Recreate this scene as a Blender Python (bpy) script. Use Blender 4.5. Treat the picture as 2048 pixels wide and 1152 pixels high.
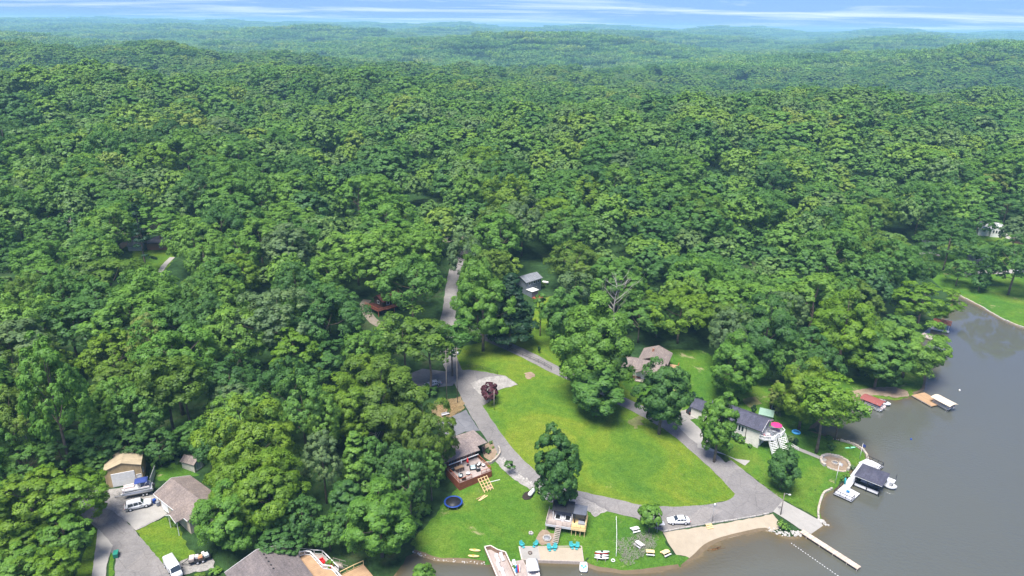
import bpy, bmesh, math, random
import numpy as np
from mathutils import Vector, Matrix
from mathutils.geometry import delaunay_2d_cdt
for o in list(bpy.data.objects): bpy.data.objects.remove(o)
R = math.radians
scene = bpy.context.scene
# ---------------------------------------------------------------- camera
CAM_Z, PITCH, ROLL, F = 100.0, R(20.9), R(0.88), 1365.0
CH = 16.0 / 36.0
cam_d = bpy.data.cameras.new('camera'); cam = bpy.data.objects.new('camera', cam_d)
scene.collection.objects.link(cam); scene.camera = cam
cam_d.sensor_width = 36.0; cam_d.lens = F / 2048 * 36.0
cam_d.clip_start = 1.0; cam_d.clip_end = 40000.0
cam.location = (0, 0, CAM_Z)
cam.rotation_euler = (Matrix.Rotation(R(90) - PITCH, 3, 'X') @ Matrix.Rotation(ROLL, 3, 'Z')).to_euler()
# ---------------------------------------------------------------- sky, sun, exposure
SUN_EL, SUN_AZ = R(68), R(-150)          # azimuth clockwise from +Y
world = bpy.data.worlds.new("World"); scene.world = world; world.use_nodes = True
SKY_STRENGTH = 0.11
def build_world():
    nt = world.node_tree; N = nt.nodes; L = nt.links; N.clear()
    out = N.new('ShaderNodeOutputWorld'); bg = N.new('ShaderNodeBackground')
    sky = N.new('ShaderNodeTexSky'); sky.sky_type = 'NISHITA'; sky.sun_disc = False
    sky.sun_elevation = SUN_EL; sky.sun_rotation = SUN_AZ; sky.air_density = 1.0; sky.dust_density = 0.4; sky.ozone_density = 1.6
    sky.altitude = 200
    tc = N.new('ShaderNodeTexCoord'); sp = N.new('ShaderNodeSeparateXYZ'); L.new(tc.outputs['Generated'], sp.inputs[0])
    # thin cirrus on a plane overhead: direction / (height + small)
    add = N.new('ShaderNodeMath'); add.operation = 'ADD'; add.inputs[1].default_value = 0.035; 
    mx = N.new('ShaderNodeMath'); mx.operation = 'MAXIMUM'; mx.inputs[1].default_value = 0.0
    L.new(sp.outputs[2], mx.inputs[0]); L.new(mx.outputs[0], add.inputs[0])
    cmb = N.new('ShaderNodeCombineXYZ')
    for i in (0, 1):
        d = N.new('ShaderNodeMath'); d.operation = 'DIVIDE'; L.new(sp.outputs[i], d.inputs[0]); L.new(add.outputs[0], d.inputs[1])
        L.new(d.outputs[0], cmb.inputs[i])
    mp = N.new('ShaderNodeMapping'); mp.inputs['Scale'].default_value = (0.10, 0.17, 1); mp.inputs['Location'].default_value = (2.3, 0.7, 0)
    L.new(cmb.outputs[0], mp.inputs[0])
    nz = N.new('ShaderNodeTexNoise'); nz.inputs['Scale'].default_value = 1.6; nz.inputs['Detail'].default_value = 7; nz.inputs['Roughness'].default_value = 0.62
    nz.inputs['Distortion'].default_value = 0.5
    L.new(mp.outputs[0], nz.inputs[0])
    rp = N.new('ShaderNodeValToRGB'); rp.color_ramp.elements[0].position = 0.48; rp.color_ramp.elements[1].position = 0.90
    rp.color_ramp.elements[0].color = (0.04, 0.04, 0.04, 1); rp.color_ramp.elements[1].color = (1, 1, 1, 1)
    L.new(nz.outputs[0], rp.inputs[0])
    mix = N.new('ShaderNodeMix'); mix.data_type = 'RGBA'
    tint = N.new('ShaderNodeMix'); tint.data_type = 'RGBA'; tint.blend_type = 'MULTIPLY'; tint.inputs[0].default_value = 1
    tint.inputs[7].default_value = (0.13, 0.225, 0.52, 1)
    L.new(sky.outputs[0], tint.inputs[6])
    L.new(rp.outputs[0], mix.inputs[0]); L.new(tint.outputs[2], mix.inputs[6])
    mix.inputs[7].default_value = (5.3, 5.4, 5.6, 1)
    L.new(mix.outputs[2], bg.inputs[0]); bg.inputs[1].default_value = SKY_STRENGTH
    L.new(bg.outputs[0], out.inputs[0])
build_world()
sd_ = bpy.data.lights.new('sun', 'SUN'); sun = bpy.data.objects.new('sun', sd_); scene.collection.objects.link(sun)
sd_.energy = 2.9; sd_.angle = R(26); sd_.color = (1.0, 0.965, 0.90)
sv = Vector((math.sin(SUN_AZ) * math.cos(SUN_EL), math.cos(SUN_AZ) * math.cos(SUN_EL), math.sin(SUN_EL)))
sun.rotation_euler = sv.to_track_quat('Z', 'Y').to_euler(); sun.location = sv * 500
vs = scene.view_settings; vs.view_transform = 'Standard'; vs.look = 'None'; vs.exposure = 1.6; vs.gamma = 1.0; vs.use_curve_mapping = False
scene.render.engine = 'CYCLES'
cy = scene.cycles; cy.max_bounces = 6; cy.diffuse_bounces = 3; cy.glossy_bounces = 2; cy.transmission_bounces = 3; cy.transparent_max_bounces = 6
cy.volume_bounces = 1; cy.use_denoising = True; cy.caustics_reflective = False; cy.caustics_refractive = False
cy.sample_clamp_indirect = 5.0
try: cy.denoiser = 'OPENIMAGEDENOISE'; cy.denoising_input_passes = 'RGB_ALBEDO_NORMAL'; cy.denoising_prefilter = 'ACCURATE'
except Exception: pass
# ---------------------------------------------------------------- survey: sight lines from the drone to the ground
_cp, _sp, _cr, _sr = math.cos(PITCH), math.sin(PITCH), math.cos(ROLL), math.sin(ROLL)
def sight(px, py):
    u, v = (px - 1024) / F, (576 - py) / F
    u, v = u * _cr - v * _sr, u * _sr + v * _cr
    return np.array([u, _cp + v * _sp, -_sp + v * _cp])
def project(p):
    x, y, z = p[0], p[1], p[2] - CAM_Z
    d = y * _cp - z * _sp; v = (y * _sp + z * _cp) / d; u = x / d
    u, v = u * _cr + v * _sr, -u * _sr + v * _cr
    return 1024 + u * F, 576 - v * F, d
def flat(px, py, z=0.0):
    s = sight(px, py); t = (z - CAM_Z) / s[2]; return (s[0] * t, s[1] * t)
# ---------------------------------------------------------------- terrain
SHORE = [flat(*p) for p in [(760,1190),(800,1135),(812,1098),(837,1108),(872,1120),(906,1122),(941,1125),(972,1128),(1042,1122),(1168,1125),(1178,1133),(1195,1139),
 (1225,1142),(1250,1146),(1293,1144),(1332,1138),(1361,1132),(1390,1111),(1417,1089),(1453,1074),(1491,1065),(1527,1059),(1540,1062),(1562,1071),(1585,1074),(1602,1072),
 (1616,1066),(1643,1051),(1655,1047),(1641,1038),(1637,1024),(1640,1005),(1648,987),(1664,979),(1683,968),(1694,950),(1705,934),(1733,922),(1731,910),(1722,898),(1705,889),(1683,882),
 (1664,878),(1647,871),(1622,861),(1640,842),(1668,818),(1700,800),(1740,796),(1765,796),(1790,800),(1818,795),(1826,787),(1846,778),(1850,755),(1842,720),(1836,692),(1840,670),(1860,655),(1885,636),(1902,608),
 (1899,582),(1930,598),(1963,615),(1989,631),(2019,646),(2048,657)]]
_e = SHORE[-1]
SHORE += [(_e[0] + 60, _e[1] - 22), (_e[0] + 190, _e[1] - 40), (_e[0] + 330, _e[1] - 140), (300, 60), (150, 20), (-60, 40)]
SHN = np.array(SHORE)
def _sd_poly(x, y, P):
    x = np.asarray(x, float); y = np.asarray(y, float)
    best = np.full(x.shape, 1e18); ins = np.zeros(x.shape, bool)
    n = len(P)
    for i in range(n):
        ax, ay = P[i]; bx, by = P[(i + 1) % n]; dx, dy = bx - ax, by - ay
        t = np.clip(((x - ax) * dx + (y - ay) * dy) / (dx * dx + dy * dy + 1e-12), 0, 1)
        best = np.minimum(best, (x - ax - t * dx) ** 2 + (y - ay - t * dy) ** 2)
        if ay != by:
            c = ((ay > y) != (by > y)) & (x < dx * (y - ay) / (by - ay) + ax); ins ^= c
    return np.where(ins, -1.0, 1.0) * np.sqrt(best)
def inside(x, y, P): return _sd_poly(x, y, P) < 0
_uy = [0, 100, 150, 200, 250, 300, 400, 500, 620, 760, 950, 1200, 1600, 2200, 3000, 4200, 6000, 7600, 9500, 14000]
_uz = [8, 8, 8, 9, 12, 17, 25, 31, 33, 24, 8, 4, 10, 12, 14, 20, 26, 70, 74, 70]
def upland(x, y):
    r = np.hypot(x * 0.8, y)
    u = np.interp(r, _uy, _uz)
    w = np.clip((r - 280) / 400, 0, 1); w2 = np.clip((r - 520) / 900, 0, 1)
    u = u + w * (8 * np.sin(x / 63 + 0.6) * np.sin(y / 60 + x / 300) + 8 * np.sin(x / 140 - y / 190 + 1.0) + 3 * np.sin(x / 37 + y / 51))
    u = u + w2 * (18 * np.sin(x / 420 + y / 330) + 20 * np.sin(y / 210 - x / 700 + 2) + 11 * np.sin(x / 230 - y / 510))
    # the valley of the lake runs away to the right
    v = np.clip((x - 190 - (y - 300) * 0.28) / 120, 0, 1) * np.clip((720 - y) / 200, 0, 1)
    return u * (1 - 0.55 * v)
def height(x, y):
    x = np.asarray(x, float); y = np.asarray(y, float)
    sd = _sd_poly(x, y, SHN)
    u = upland(x, y)
    s = np.maximum(sd, 0)
    bank = 0.55 * (1 - np.exp(-s / 2.5)) + 0.052 * s + 0.00045 * s * s
    k = 4.0; hh = np.clip(0.5 + 0.5 * (u - bank) / k, 0, 1)
    land = u * (1 - hh) + bank * hh - k * hh * (1 - hh)
    land = np.where(s < 12, np.minimum(bank, np.maximum(land, bank * 0.7)), land)
    return np.where(sd > 0, land, np.maximum(sd * 0.22, -2.6))
def hz(x, y): return float(height(np.array([x]), np.array([y]))[0])
def spot(px, py, up=0.0):
    """point where the sight line meets the surface `up` metres above the ground"""
    s = sight(px, py); t = (2 - CAM_Z + up) / s[2] if s[2] < -1e-3 else 3000
    for _ in range(40):
        z = hz(s[0] * t, s[1] * t) + up
        t2 = (z - CAM_Z) / s[2]
        if abs(t2 - t) < 0.01: break
        t = 0.5 * t + 0.5 * t2
    return (s[0] * t, s[1] * t)
def spots(*pp): return [spot(*p) for p in pp]
# ---------------------------------------------------------------- helpers
COL = scene.collection
def tag(o, label=None, cat=None, group=None, kind=None):
    if label: o['label'] = label
    if cat: o['category'] = cat
    if group: o['group'] = group
    if kind: o['kind'] = kind
    return o
def link(o, parent=None):
    COL.objects.link(o)
    if parent is not None: o.parent = parent
    return o
def empty(name, loc, rz=0.0, label=None, cat=None, group=None):
    o = bpy.data.objects.new(name, None); COL.objects.link(o); o.empty_display_size = 0.5
    o.location = loc; o.rotation_euler = (0, 0, rz)
    return tag(o, label, cat, group)
def copy_tree(o, parent=None):
    c = o.copy(); COL.objects.link(c); c.parent = parent
    for ch in list(o.children): copy_tree(ch, c)
    return c
def mesh_np(name, V, F_, mats, parent=None, smooth=False):
    me = bpy.data.meshes.new(name); me.from_pydata([tuple(v) for v in V], [], [tuple(f) for f in F_]); 
    for m in (mats if isinstance(mats, (list, tuple)) else [mats]): me.materials.append(m)
    if smooth: me.polygons.foreach_set('use_smooth', [True] * len(me.polygons))
    me.update(); return link(bpy.data.objects.new(name, me), parent)
class MB:
    """collects boxes, bars, tubes, prisms; build() links them as one mesh object"""
    def __init__(s): s.V = []; s.F = []; s.S = []
    def add(s, V, F_, smooth=False):
        b = len(s.V); s.V += [tuple(v) for v in V]
        for f in F_: s.F.append(tuple(i + b for i in f)); s.S.append(smooth)
        return s
    def box(s, c, d, rz=0.0, bev=0.0, M=None):
        x, y, z = d[0] / 2, d[1] / 2, d[2] / 2; cr, sr = math.cos(rz), math.sin(rz)
        def T(p):
            q = (c[0] + p[0] * cr - p[1] * sr, c[1] + p[0] * sr + p[1] * cr, c[2] + p[2])
            return q if M is None else tuple(M @ Vector(q))
        if bev <= 0:
            V = [T((i, j, k)) for k in (-z, z) for j in (-y, y) for i in (-x, x)]
            return s.add(V, [(0, 2, 3, 1), (4, 5, 7, 6), (0, 1, 5, 4), (2, 6, 7, 3), (0, 4, 6, 2), (1, 3, 7, 5)])
        b = bev; V = []
        for k, (ix, iy) in ((-z, (x, y)), (z - b, (x, y)), (z, (x - b, y - b))):
            for a, e in ((-1, -1), (1, -1), (1, 1), (-1, 1)): V.append(T((a * ix, e * iy, k)))
        F_ = [(3, 2, 1, 0), (8, 9, 10, 11)]
        for r in (0, 4):
            for i in range(4): F_.append((r + i, r + (i + 1) % 4, r + 4 + (i + 1) % 4, r + 4 + i))
        return s.add(V, F_)
    def bar(s, a, b, w, h=None):
        """rectangular bar between two points, h measured upward"""
        h = h or w; a = Vector(a); b = Vector(b); d = (b - a); L = d.length
        if L < 1e-6: return s
        d /= L; up = Vector((0, 0, 1)) if abs(d.z) < 0.95 else Vector((1, 0, 0))
        sx = d.cross(up).normalized() * (w / 2); sy = sx.cross(d).normalized() * (h / 2)
        V = [p + i * sx + j * sy for p in (a, b) for i, j in ((-1, -1), (1, -1), (1, 1), (-1, 1))]
        return s.add(V, [(0, 1, 2, 3), (7, 6, 5, 4), (0, 4, 5, 1), (1, 5, 6, 2), (2, 6, 7, 3), (3, 7, 4, 0)])
    def tube(s, pts, r, n=8, cap=True):
        pts = [Vector(p) for p in pts]; rr = r if isinstance(r, (list, tuple)) else [r] * len(pts)
        V = []; F_ = []
        for i, p in enumerate(pts):
            d = (pts[min(i + 1, len(pts) - 1)] - pts[max(i - 1, 0)])
            d = d.normalized() if d.length > 1e-9 else Vector((0, 0, 1))
            u = d.cross(Vector((0.13, 0.21, 1)) if abs(d.z) < 0.9 else Vector((1, 0.2, 0.1))).normalized(); w = d.cross(u)
            for k in range(n):
                a = 2 * math.pi * k / n; V.append(p + (u * math.cos(a) + w * math.sin(a)) * rr[i])
        for i in range(len(pts) - 1):
            for k in range(n): F_.append((i * n + k, i * n + (k + 1) % n, (i + 1) * n + (k + 1) % n, (i + 1) * n + k))
        if cap:
            F_.append(tuple(range(n))[::-1]); F_.append(tuple(range((len(pts) - 1) * n, len(pts) * n)))
        return s.add(V, F_, True)
    def cyl(s, c, r, h, n=16, r2=None): return s.tube([c, (c[0], c[1], c[2] + h)], [r, r if r2 is None else r2], n)
    def lathe(s, c, prof, n=20, cap=True):
        V = []; F_ = []
        for (r, z) in prof:
            for k in range(n):
                a = 2 * math.pi * k / n; V.append((c[0] + r * math.cos(a), c[1] + r * math.sin(a), c[2] + z))
        for i in range(len(prof) - 1):
            for k in range(n): F_.append((i * n + k, i * n + (k + 1) % n, (i + 1) * n + (k + 1) % n, (i + 1) * n + k))
        if cap: F_.append(tuple(range(n))[::-1]); F_.append(tuple(range((len(prof) - 1) * n, len(prof) * n)))
        return s.add(V, F_, True)
    def prism(s, poly, z0, z1):
        n = len(poly); V = [(p[0], p[1], z0) for p in poly] + [(p[0], p[1], z1) for p in poly]
        a = sum(poly[i][0] * poly[(i + 1) % n][1] - poly[(i + 1) % n][0] * poly[i][1] for i in range(n))
        o = 1 if a > 0 else -1
        F_ = [tuple(range(n))[::-o], tuple(range(n, 2 * n))[::o]]
        for i in range(n):
            f = (i, (i + 1) % n, n + (i + 1) % n, n + i); F_.append(f[::o])
        return s.add(V, F_)
    def side_prism(s, prof, x0, x1):
        """profile in (y, z) swept along x"""
        n = len(prof); V = [(x, p[0], p[1]) for x in (x0, x1) for p in prof]
        a = sum(prof[i][0] * prof[(i + 1) % n][1] - prof[(i + 1) % n][0] * prof[i][1] for i in range(n)); o = 1 if a > 0 else -1
        F_ = [tuple(range(n))[::-o], tuple(range(n, 2 * n))[::o]]
        for i in range(n): F_.append((i, (i + 1) % n, n + (i + 1) % n, n + i)[::o])
        return s.add(V, F_)
    def stations(s, rings, smooth=True, cap=True):
        """loft through rings with equal counts"""
        n = len(rings[0]); V = [p for r in rings for p in r]; F_ = []
        for i in range(len(rings) - 1):
            for k in range(n): F_.append((i * n + k, i * n + (k + 1) % n, (i + 1) * n + (k + 1) % n, (i + 1) * n + k))
        if cap: F_.append(tuple(range(n))[::-1]); F_.append(tuple(range((len(rings) - 1) * n, len(rings) * n)))
        return s.add(V, F_, smooth)
    def blob(s, c, r, seed=0, n=1, jit=0.18, sq=(1, 1, 1)):
        rg = random.Random(seed); bm = bmesh.new(); bmesh.ops.create_icosphere(bm, subdivisions=n, radius=1)
        V = []
        for v in bm.verts:
            k = r * (1 + rg.uniform(-jit, jit)); V.append((c[0] + v.co.x * k * sq[0], c[1] + v.co.y * k * sq[1], c[2] + v.co.z * k * sq[2]))
        F_ = [tuple(v.index for v in f.verts) for f in bm.faces]; bm.free()
        return s.add(V, F_, n > 1)
    def mesh(s, name, mat):
        me = bpy.data.meshes.new(name); me.from_pydata(s.V, [], s.F); me.materials.append(mat)
        if any(s.S): me.polygons.foreach_set('use_smooth', s.S)
        me.update(); return me
    def build(s, name, mat, parent=None):
        return link(bpy.data.objects.new(name, s.mesh(name, mat)), parent)
# ---------------------------------------------------------------- materials
def new_mat(name):
    m = bpy.data.materials.new(name); m.use_nodes = True; nt = m.node_tree
    return m, nt, nt.nodes['Principled BSDF']
def srgb(h):
    c = [int(h[i:i + 2], 16) / 255 for i in (0, 2, 4)]
    return tuple(x / 12.92 if x <= 0.04045 else ((x + 0.055) / 1.055) ** 2.4 for x in c) + (1,)
def rgba(c): return srgb(c) if isinstance(c, str) else (tuple(c) + (1,) if len(c) == 3 else tuple(c))
def noise(nt, scale, detail=4, rough=0.6, vec=None, dist=0.0):
    n = nt.nodes.new('ShaderNodeTexNoise'); n.inputs['Scale'].default_value = scale; n.inputs['Detail'].default_value = detail
    n.inputs['Roughness'].default_value = rough; n.inputs['Distortion'].default_value = dist
    if vec is not None: nt.links.new(vec, n.inputs[0])
    return n
def ramp(nt, fac, stops, interp='LINEAR'):
    r = nt.nodes.new('ShaderNodeValToRGB'); r.color_ramp.interpolation = interp
    e = r.color_ramp.elements
    while len(e) < len(stops): e.new(0.5)
    for el, (p, c) in zip(e, stops): el.position = p; el.color = rgba(c)
    nt.links.new(fac, r.inputs[0]); return r
def mixc(nt, fac, a, b, mode='MIX'):
    m = nt.nodes.new('ShaderNodeMix'); m.data_type = 'RGBA'; m.blend_type = mode
    for k, v in ((0, fac), (6, a), (7, b)):
        if hasattr(v, 'links'): nt.links.new(v, m.inputs[k])
        elif k == 0: m.inputs[0].default_value = v
        else: m.inputs[k].default_value = rgba(v)
    return m.outputs[2]
def mat(name, col, rough=0.7, var=0.12, scale=1.5, metal=0.0, spec=0.3, bump=0.0, fine=0.0):
    """plain surface with soft mottling and a little grime, in object space"""
    m, nt, b = new_mat(name); c = rgba(col)
    tc = nt.nodes.new('ShaderNodeTexCoord'); geo = nt.nodes.new('ShaderNodeNewGeometry')
    n = noise(nt, scale, 5, 0.65, geo.outputs['Position'])
    d = tuple(max(0, x * (1 - var * 1.6)) for x in c[:3]); l = tuple(min(1, x * (1 + var)) for x in c[:3])
    r = ramp(nt, n.outputs[0], [(0.32, d), (0.68, l)])
    out = r.outputs[0]
    if fine:
        n2 = noise(nt, scale * 9, 3, 0.6, geo.outputs['Position']); r2 = ramp(nt, n2.outputs[0], [(0.3, (1 - fine,) * 3), (0.7, (1 + fine * 0.4,) * 3)])
        out = mixc(nt, 1.0, out, r2.outputs[0], 'MULTIPLY')
    nt.links.new(out, b.inputs['Base Color']); b.inputs['Roughness'].default_value = rough; b.inputs['Metallic'].default_value = metal
    b.inputs['Specular IOR Level'].default_value = spec
    if bump:
        bp = nt.nodes.new('ShaderNodeBump'); bp.inputs['Strength'].default_value = bump; bp.inputs['Distance'].default_value = 0.05
        n3 = noise(nt, scale * 12, 4, 0.6, geo.outputs['Position']); nt.links.new(n3.outputs[0], bp.inputs['Height']); nt.links.new(bp.outputs[0], b.inputs['Normal'])
    return m
def lined(name, col, gap, axis=0, dark=0.6, rough=0.7, var=0.1, duty=0.12, coord='Object'):
    """boards / siding / ribbed sheet: fine parallel seams along one object axis, each course a little different"""
    m, nt, b = new_mat(name); c = rgba(col); tc = nt.nodes.new('ShaderNodeTexCoord')
    sp = nt.nodes.new('ShaderNodeSeparateXYZ'); nt.links.new(tc.outputs[coord], sp.inputs[0])
    dv = nt.nodes.new('ShaderNodeMath'); dv.operation = 'DIVIDE'; dv.inputs[1].default_value = gap; nt.links.new(sp.outputs[axis], dv.inputs[0])
    fr = nt.nodes.new('ShaderNodeMath'); fr.operation = 'FRACT'; nt.links.new(dv.outputs[0], fr.inputs[0])
    fl = nt.nodes.new('ShaderNodeMath'); fl.operation = 'FLOOR'; nt.links.new(dv.outputs[0], fl.inputs[0])
    wn = nt.nodes.new('ShaderNodeTexWhiteNoise'); wn.noise_dimensions = '1D'; nt.links.new(fl.outputs[0], wn.inputs['W'])
    d = tuple(x * (1 - var) for x in c[:3]); l = tuple(min(1, x * (1 + var)) for x in c[:3])
    rb = ramp(nt, wn.outputs[0], [(0, d), (1, l)])
    n = noise(nt, 0.8, 5, 0.65, tc.outputs[coord]); rn = ramp(nt, n.outputs[0], [(0.3, (0.78,) * 3), (0.7, (1.08,) * 3)])
    cc = mixc(nt, 1.0, rb.outputs[0], rn.outputs[0], 'MULTIPLY')
    rs = ramp(nt, fr.outputs[0], [(0, (dark,) * 3), (duty, (1, 1, 1))], 'CONSTANT')
    cc = mixc(nt, 1.0, cc, rs.outputs[0], 'MULTIPLY')
    nt.links.new(cc, b.inputs['Base Color']); b.inputs['Roughness'].default_value = rough; b.inputs['Specular IOR Level'].default_value = 0.25
    return m
def shingle(name, col):
    m, nt, b = new_mat(name); c = rgba(col); tc = nt.nodes.new('ShaderNodeTexCoord')
    br = nt.nodes.new('ShaderNodeTexBrick'); nt.links.new(tc.outputs['Object'], br.inputs[0])
    br.inputs['Scale'].default_value = 2.2; br.inputs['Mortar Size'].default_value = 0.012; br.inputs['Brick Width'].default_value = 0.6; br.inputs['Row Height'].default_value = 0.32
    br.inputs['Color1'].default_value = tuple(x * 0.8 for x in c[:3]) + (1,); br.inputs['Color2'].default_value = tuple(min(1, x * 1.16) for x in c[:3]) + (1,)
    br.inputs['Mortar'].default_value = tuple(x * 0.55 for x in c[:3]) + (1,)
    n = noise(nt, 0.45, 6, 0.7, tc.outputs['Object']); rn = ramp(nt, n.outputs[0], [(0.28, (0.72, 0.73, 0.76)), (0.72, (1.14, 1.12, 1.08))])
    cc = mixc(nt, 1.0, br.outputs[0], rn.outputs[0], 'MULTIPLY')
    mp = nt.nodes.new('ShaderNodeMapping'); mp.inputs['Scale'].default_value = (2.5, 0.25, 0.25); nt.links.new(tc.outputs['Object'], mp.inputs[0])
    n2 = noise(nt, 1.0, 4, 0.6, mp.outputs[0]); rn2 = ramp(nt, n2.outputs[0], [(0.35, (0.84,) * 3), (0.6, (1.04,) * 3)])
    cc = mixc(nt, 1.0, cc, rn2.outputs[0], 'MULTIPLY')
    nt.links.new(cc, b.inputs['Base Color']); b.inputs['Roughness'].default_value = 0.9; b.inputs['Specular IOR Level'].default_value = 0.15
    return m
# ---------------------------------------------------------------- ground materials
def ground_mat(name, big, mid, bump=0.5, patch=None, fine=None, cracks=False):
    """big: ramp stops over a broad noise; mid: multiply ramp over a fine noise; patch: (colour, threshold, scale)"""
    m, nt, b = new_mat(name); g = nt.nodes.new('ShaderNodeNewGeometry'); P = g.outputs['Position']
    n = noise(nt, 0.055, 7, 0.68, P, 0.8); r = ramp(nt, n.outputs[0], big); c = r.outputs[0]
    n2 = noise(nt, 0.7, 6, 0.7, P); r2 = ramp(nt, n2.outputs[0], mid); c = mixc(nt, 1.0, c, r2.outputs[0], 'MULTIPLY')
    if fine:
        n4 = noise(nt, 3.2, 3, 0.7, P); r4 = ramp(nt, n4.outputs[0], fine); c = mixc(nt, 1.0, c, r4.outputs[0], 'MULTIPLY')
    if cracks:
        vo = nt.nodes.new('ShaderNodeTexVoronoi'); vo.feature = 'DISTANCE_TO_EDGE'; vo.inputs['Scale'].default_value = 0.28; nd = noise(nt, 0.9, 4, 0.7, P)
        mv = mixc(nt, 0.25, P, nd.outputs['Color'], 'ADD'); nt.links.new(mv, vo.inputs['Vector'])
        rc = ramp(nt, vo.outputs['Distance'], [(0.004, (0.80, 0.80, 0.80)), (0.022, (1, 1, 1))]); c = mixc(nt, 1.0, c, rc.outputs[0], 'MULTIPLY')
        v2 = nt.nodes.new('ShaderNodeTexVoronoi'); v2.inputs['Scale'].default_value = 0.11; nt.links.new(mv, v2.inputs['Vector']); s3 = nt.nodes.new('ShaderNodeSeparateColor'); nt.links.new(v2.outputs['Color'], s3.inputs[0])
        rp2 = ramp(nt, s3.outputs[0], [(0.0, (0.87, 0.87, 0.885)), (0.25, (0.98, 0.98, 0.98)), (0.8, (1.0, 1.0, 1.0)), (1.0, (1.12, 1.1, 1.07))]); c = mixc(nt, 1.0, c, rp2.outputs[0], 'MULTIPLY')
    if patch:
        for col, t, sc in patch:
            n3 = noise(nt, sc, 8, 0.72, P, 0.5); r3 = ramp(nt, n3.outputs[0], [(t, (0, 0, 0)), (t + 0.07, (1, 1, 1))])
            c = mixc(nt, r3.outputs[0], c, col)
    nt.links.new(c, b.inputs['Base Color']); b.inputs['Roughness'].default_value = 0.95; b.inputs['Specular IOR Level'].default_value = 0.08
    if bump:
        bp = nt.nodes.new('ShaderNodeBump'); bp.inputs['Strength'].default_value = bump; bp.inputs['Distance'].default_value = 0.25
        nb = noise(nt, 2.4, 5, 0.75, P); nt.links.new(nb.outputs[0], bp.inputs['Height']); nt.links.new(bp.outputs[0], b.inputs['Normal'])
    return m
M_floor = ground_mat('forest_floor_litter', [(0.3, (0.018, 0.045, 0.016)), (0.55, (0.035, 0.075, 0.022)), (0.75, (0.07, 0.07, 0.035))], [(0.25, (0.45,) * 3), (0.75, (1.5,) * 3)], 1.0)
M_lawn = ground_mat('mown_grass', [(0.30, (0.062, 0.145, 0.020)), (0.46, (0.100, 0.180, 0.018)), (0.60, (0.145, 0.200, 0.020)), (0.74, (0.20, 0.21, 0.04))],
                    [(0.25, (0.66, 0.70, 0.6)), (0.75, (1.22, 1.18, 1.2))], 0.8, [((0.26, 0.25, 0.10), 0.655, 0.11)], [(0.3, (0.58, 0.64, 0.58)), (0.7, (1.34, 1.28, 1.35))])
M_lawn2 = ground_mat('shore_grass', [(0.30, (0.050, 0.135, 0.020)), (0.50, (0.075, 0.165, 0.018)), (0.70, (0.130, 0.190, 0.026))],
                    [(0.25, (0.66, 0.70, 0.6)), (0.75, (1.22, 1.18, 1.2))], 0.8, [((0.26, 0.245, 0.12), 0.60, 0.16)], [(0.3, (0.58, 0.64, 0.58)), (0.7, (1.34, 1.28, 1.35))])
M_road = ground_mat('worn_asphalt', [(0.3, (0.175, 0.163, 0.154)), (0.6, (0.225, 0.210, 0.198)), (0.75, (0.28, 0.26, 0.243))], [(0.25, (0.86,) * 3), (0.75, (1.1,) * 3)], 0.1, None, [(0.3, (0.82,) * 3), (0.7, (1.1,) * 3)], True)
M_asph = ground_mat('dark_asphalt', [(0.3, (0.115, 0.115, 0.125)), (0.7, (0.19, 0.19, 0.20))], [(0.25, (0.8,) * 3), (0.75, (1.15,) * 3)], 0.1, None, None, True)
M_conc = ground_mat('old_concrete', [(0.3, (0.28, 0.262, 0.235)), (0.7, (0.36, 0.34, 0.305))], [(0.25, (0.86,) * 3), (0.75, (1.08,) * 3)], 0.1)
M_gravel = ground_mat('crushed_gravel', [(0.3, (0.27, 0.25, 0.225)), (0.7, (0.40, 0.375, 0.345))], [(0.25, (0.62,) * 3), (0.75, (1.2,) * 3)], 0.6, None, [(0.3, (0.7,) * 3), (0.7, (1.15,) * 3)])
M_sand = ground_mat('beach_sand', [(0.3, (0.33, 0.275, 0.20)), (0.7, (0.39, 0.33, 0.245))], [(0.25, (0.88,) * 3), (0.75, (1.08,) * 3)], 0.25)
M_wet = ground_mat('wet_sand', [(0.3, (0.12, 0.088, 0.052)), (0.7, (0.19, 0.145, 0.092))], [(0.25, (0.8,) * 3), (0.75, (1.1,) * 3)], 0.2)
M_soil = ground_mat('bare_soil', [(0.3, (0.23, 0.165, 0.11)), (0.7, (0.34, 0.26, 0.185))], [(0.25, (0.6,) * 3), (0.75, (1.25,) * 3)], 0.7)
M_dry = ground_mat('worn_dry_grass', [(0.3, (0.13, 0.17, 0.05)), (0.7, (0.26, 0.22, 0.11))], [(0.25, (0.6,) * 3), (0.75, (1.25,) * 3)], 0.7)
M_dirt = ground_mat('packed_dirt', [(0.3, (0.15, 0.125, 0.098)), (0.7, (0.23, 0.195, 0.155))], [(0.25, (0.7,) * 3), (0.75, (1.15,) * 3)], 0.4)
M_straw = ground_mat('dry_brush', [(0.3, (0.17, 0.135, 0.06)), (0.45, (0.24, 0.17, 0.085)), (0.7, (0.34, 0.26, 0.155))], [(0.25, (0.45,) * 3), (0.75, (1.3,) * 3)], 1.0)
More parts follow.
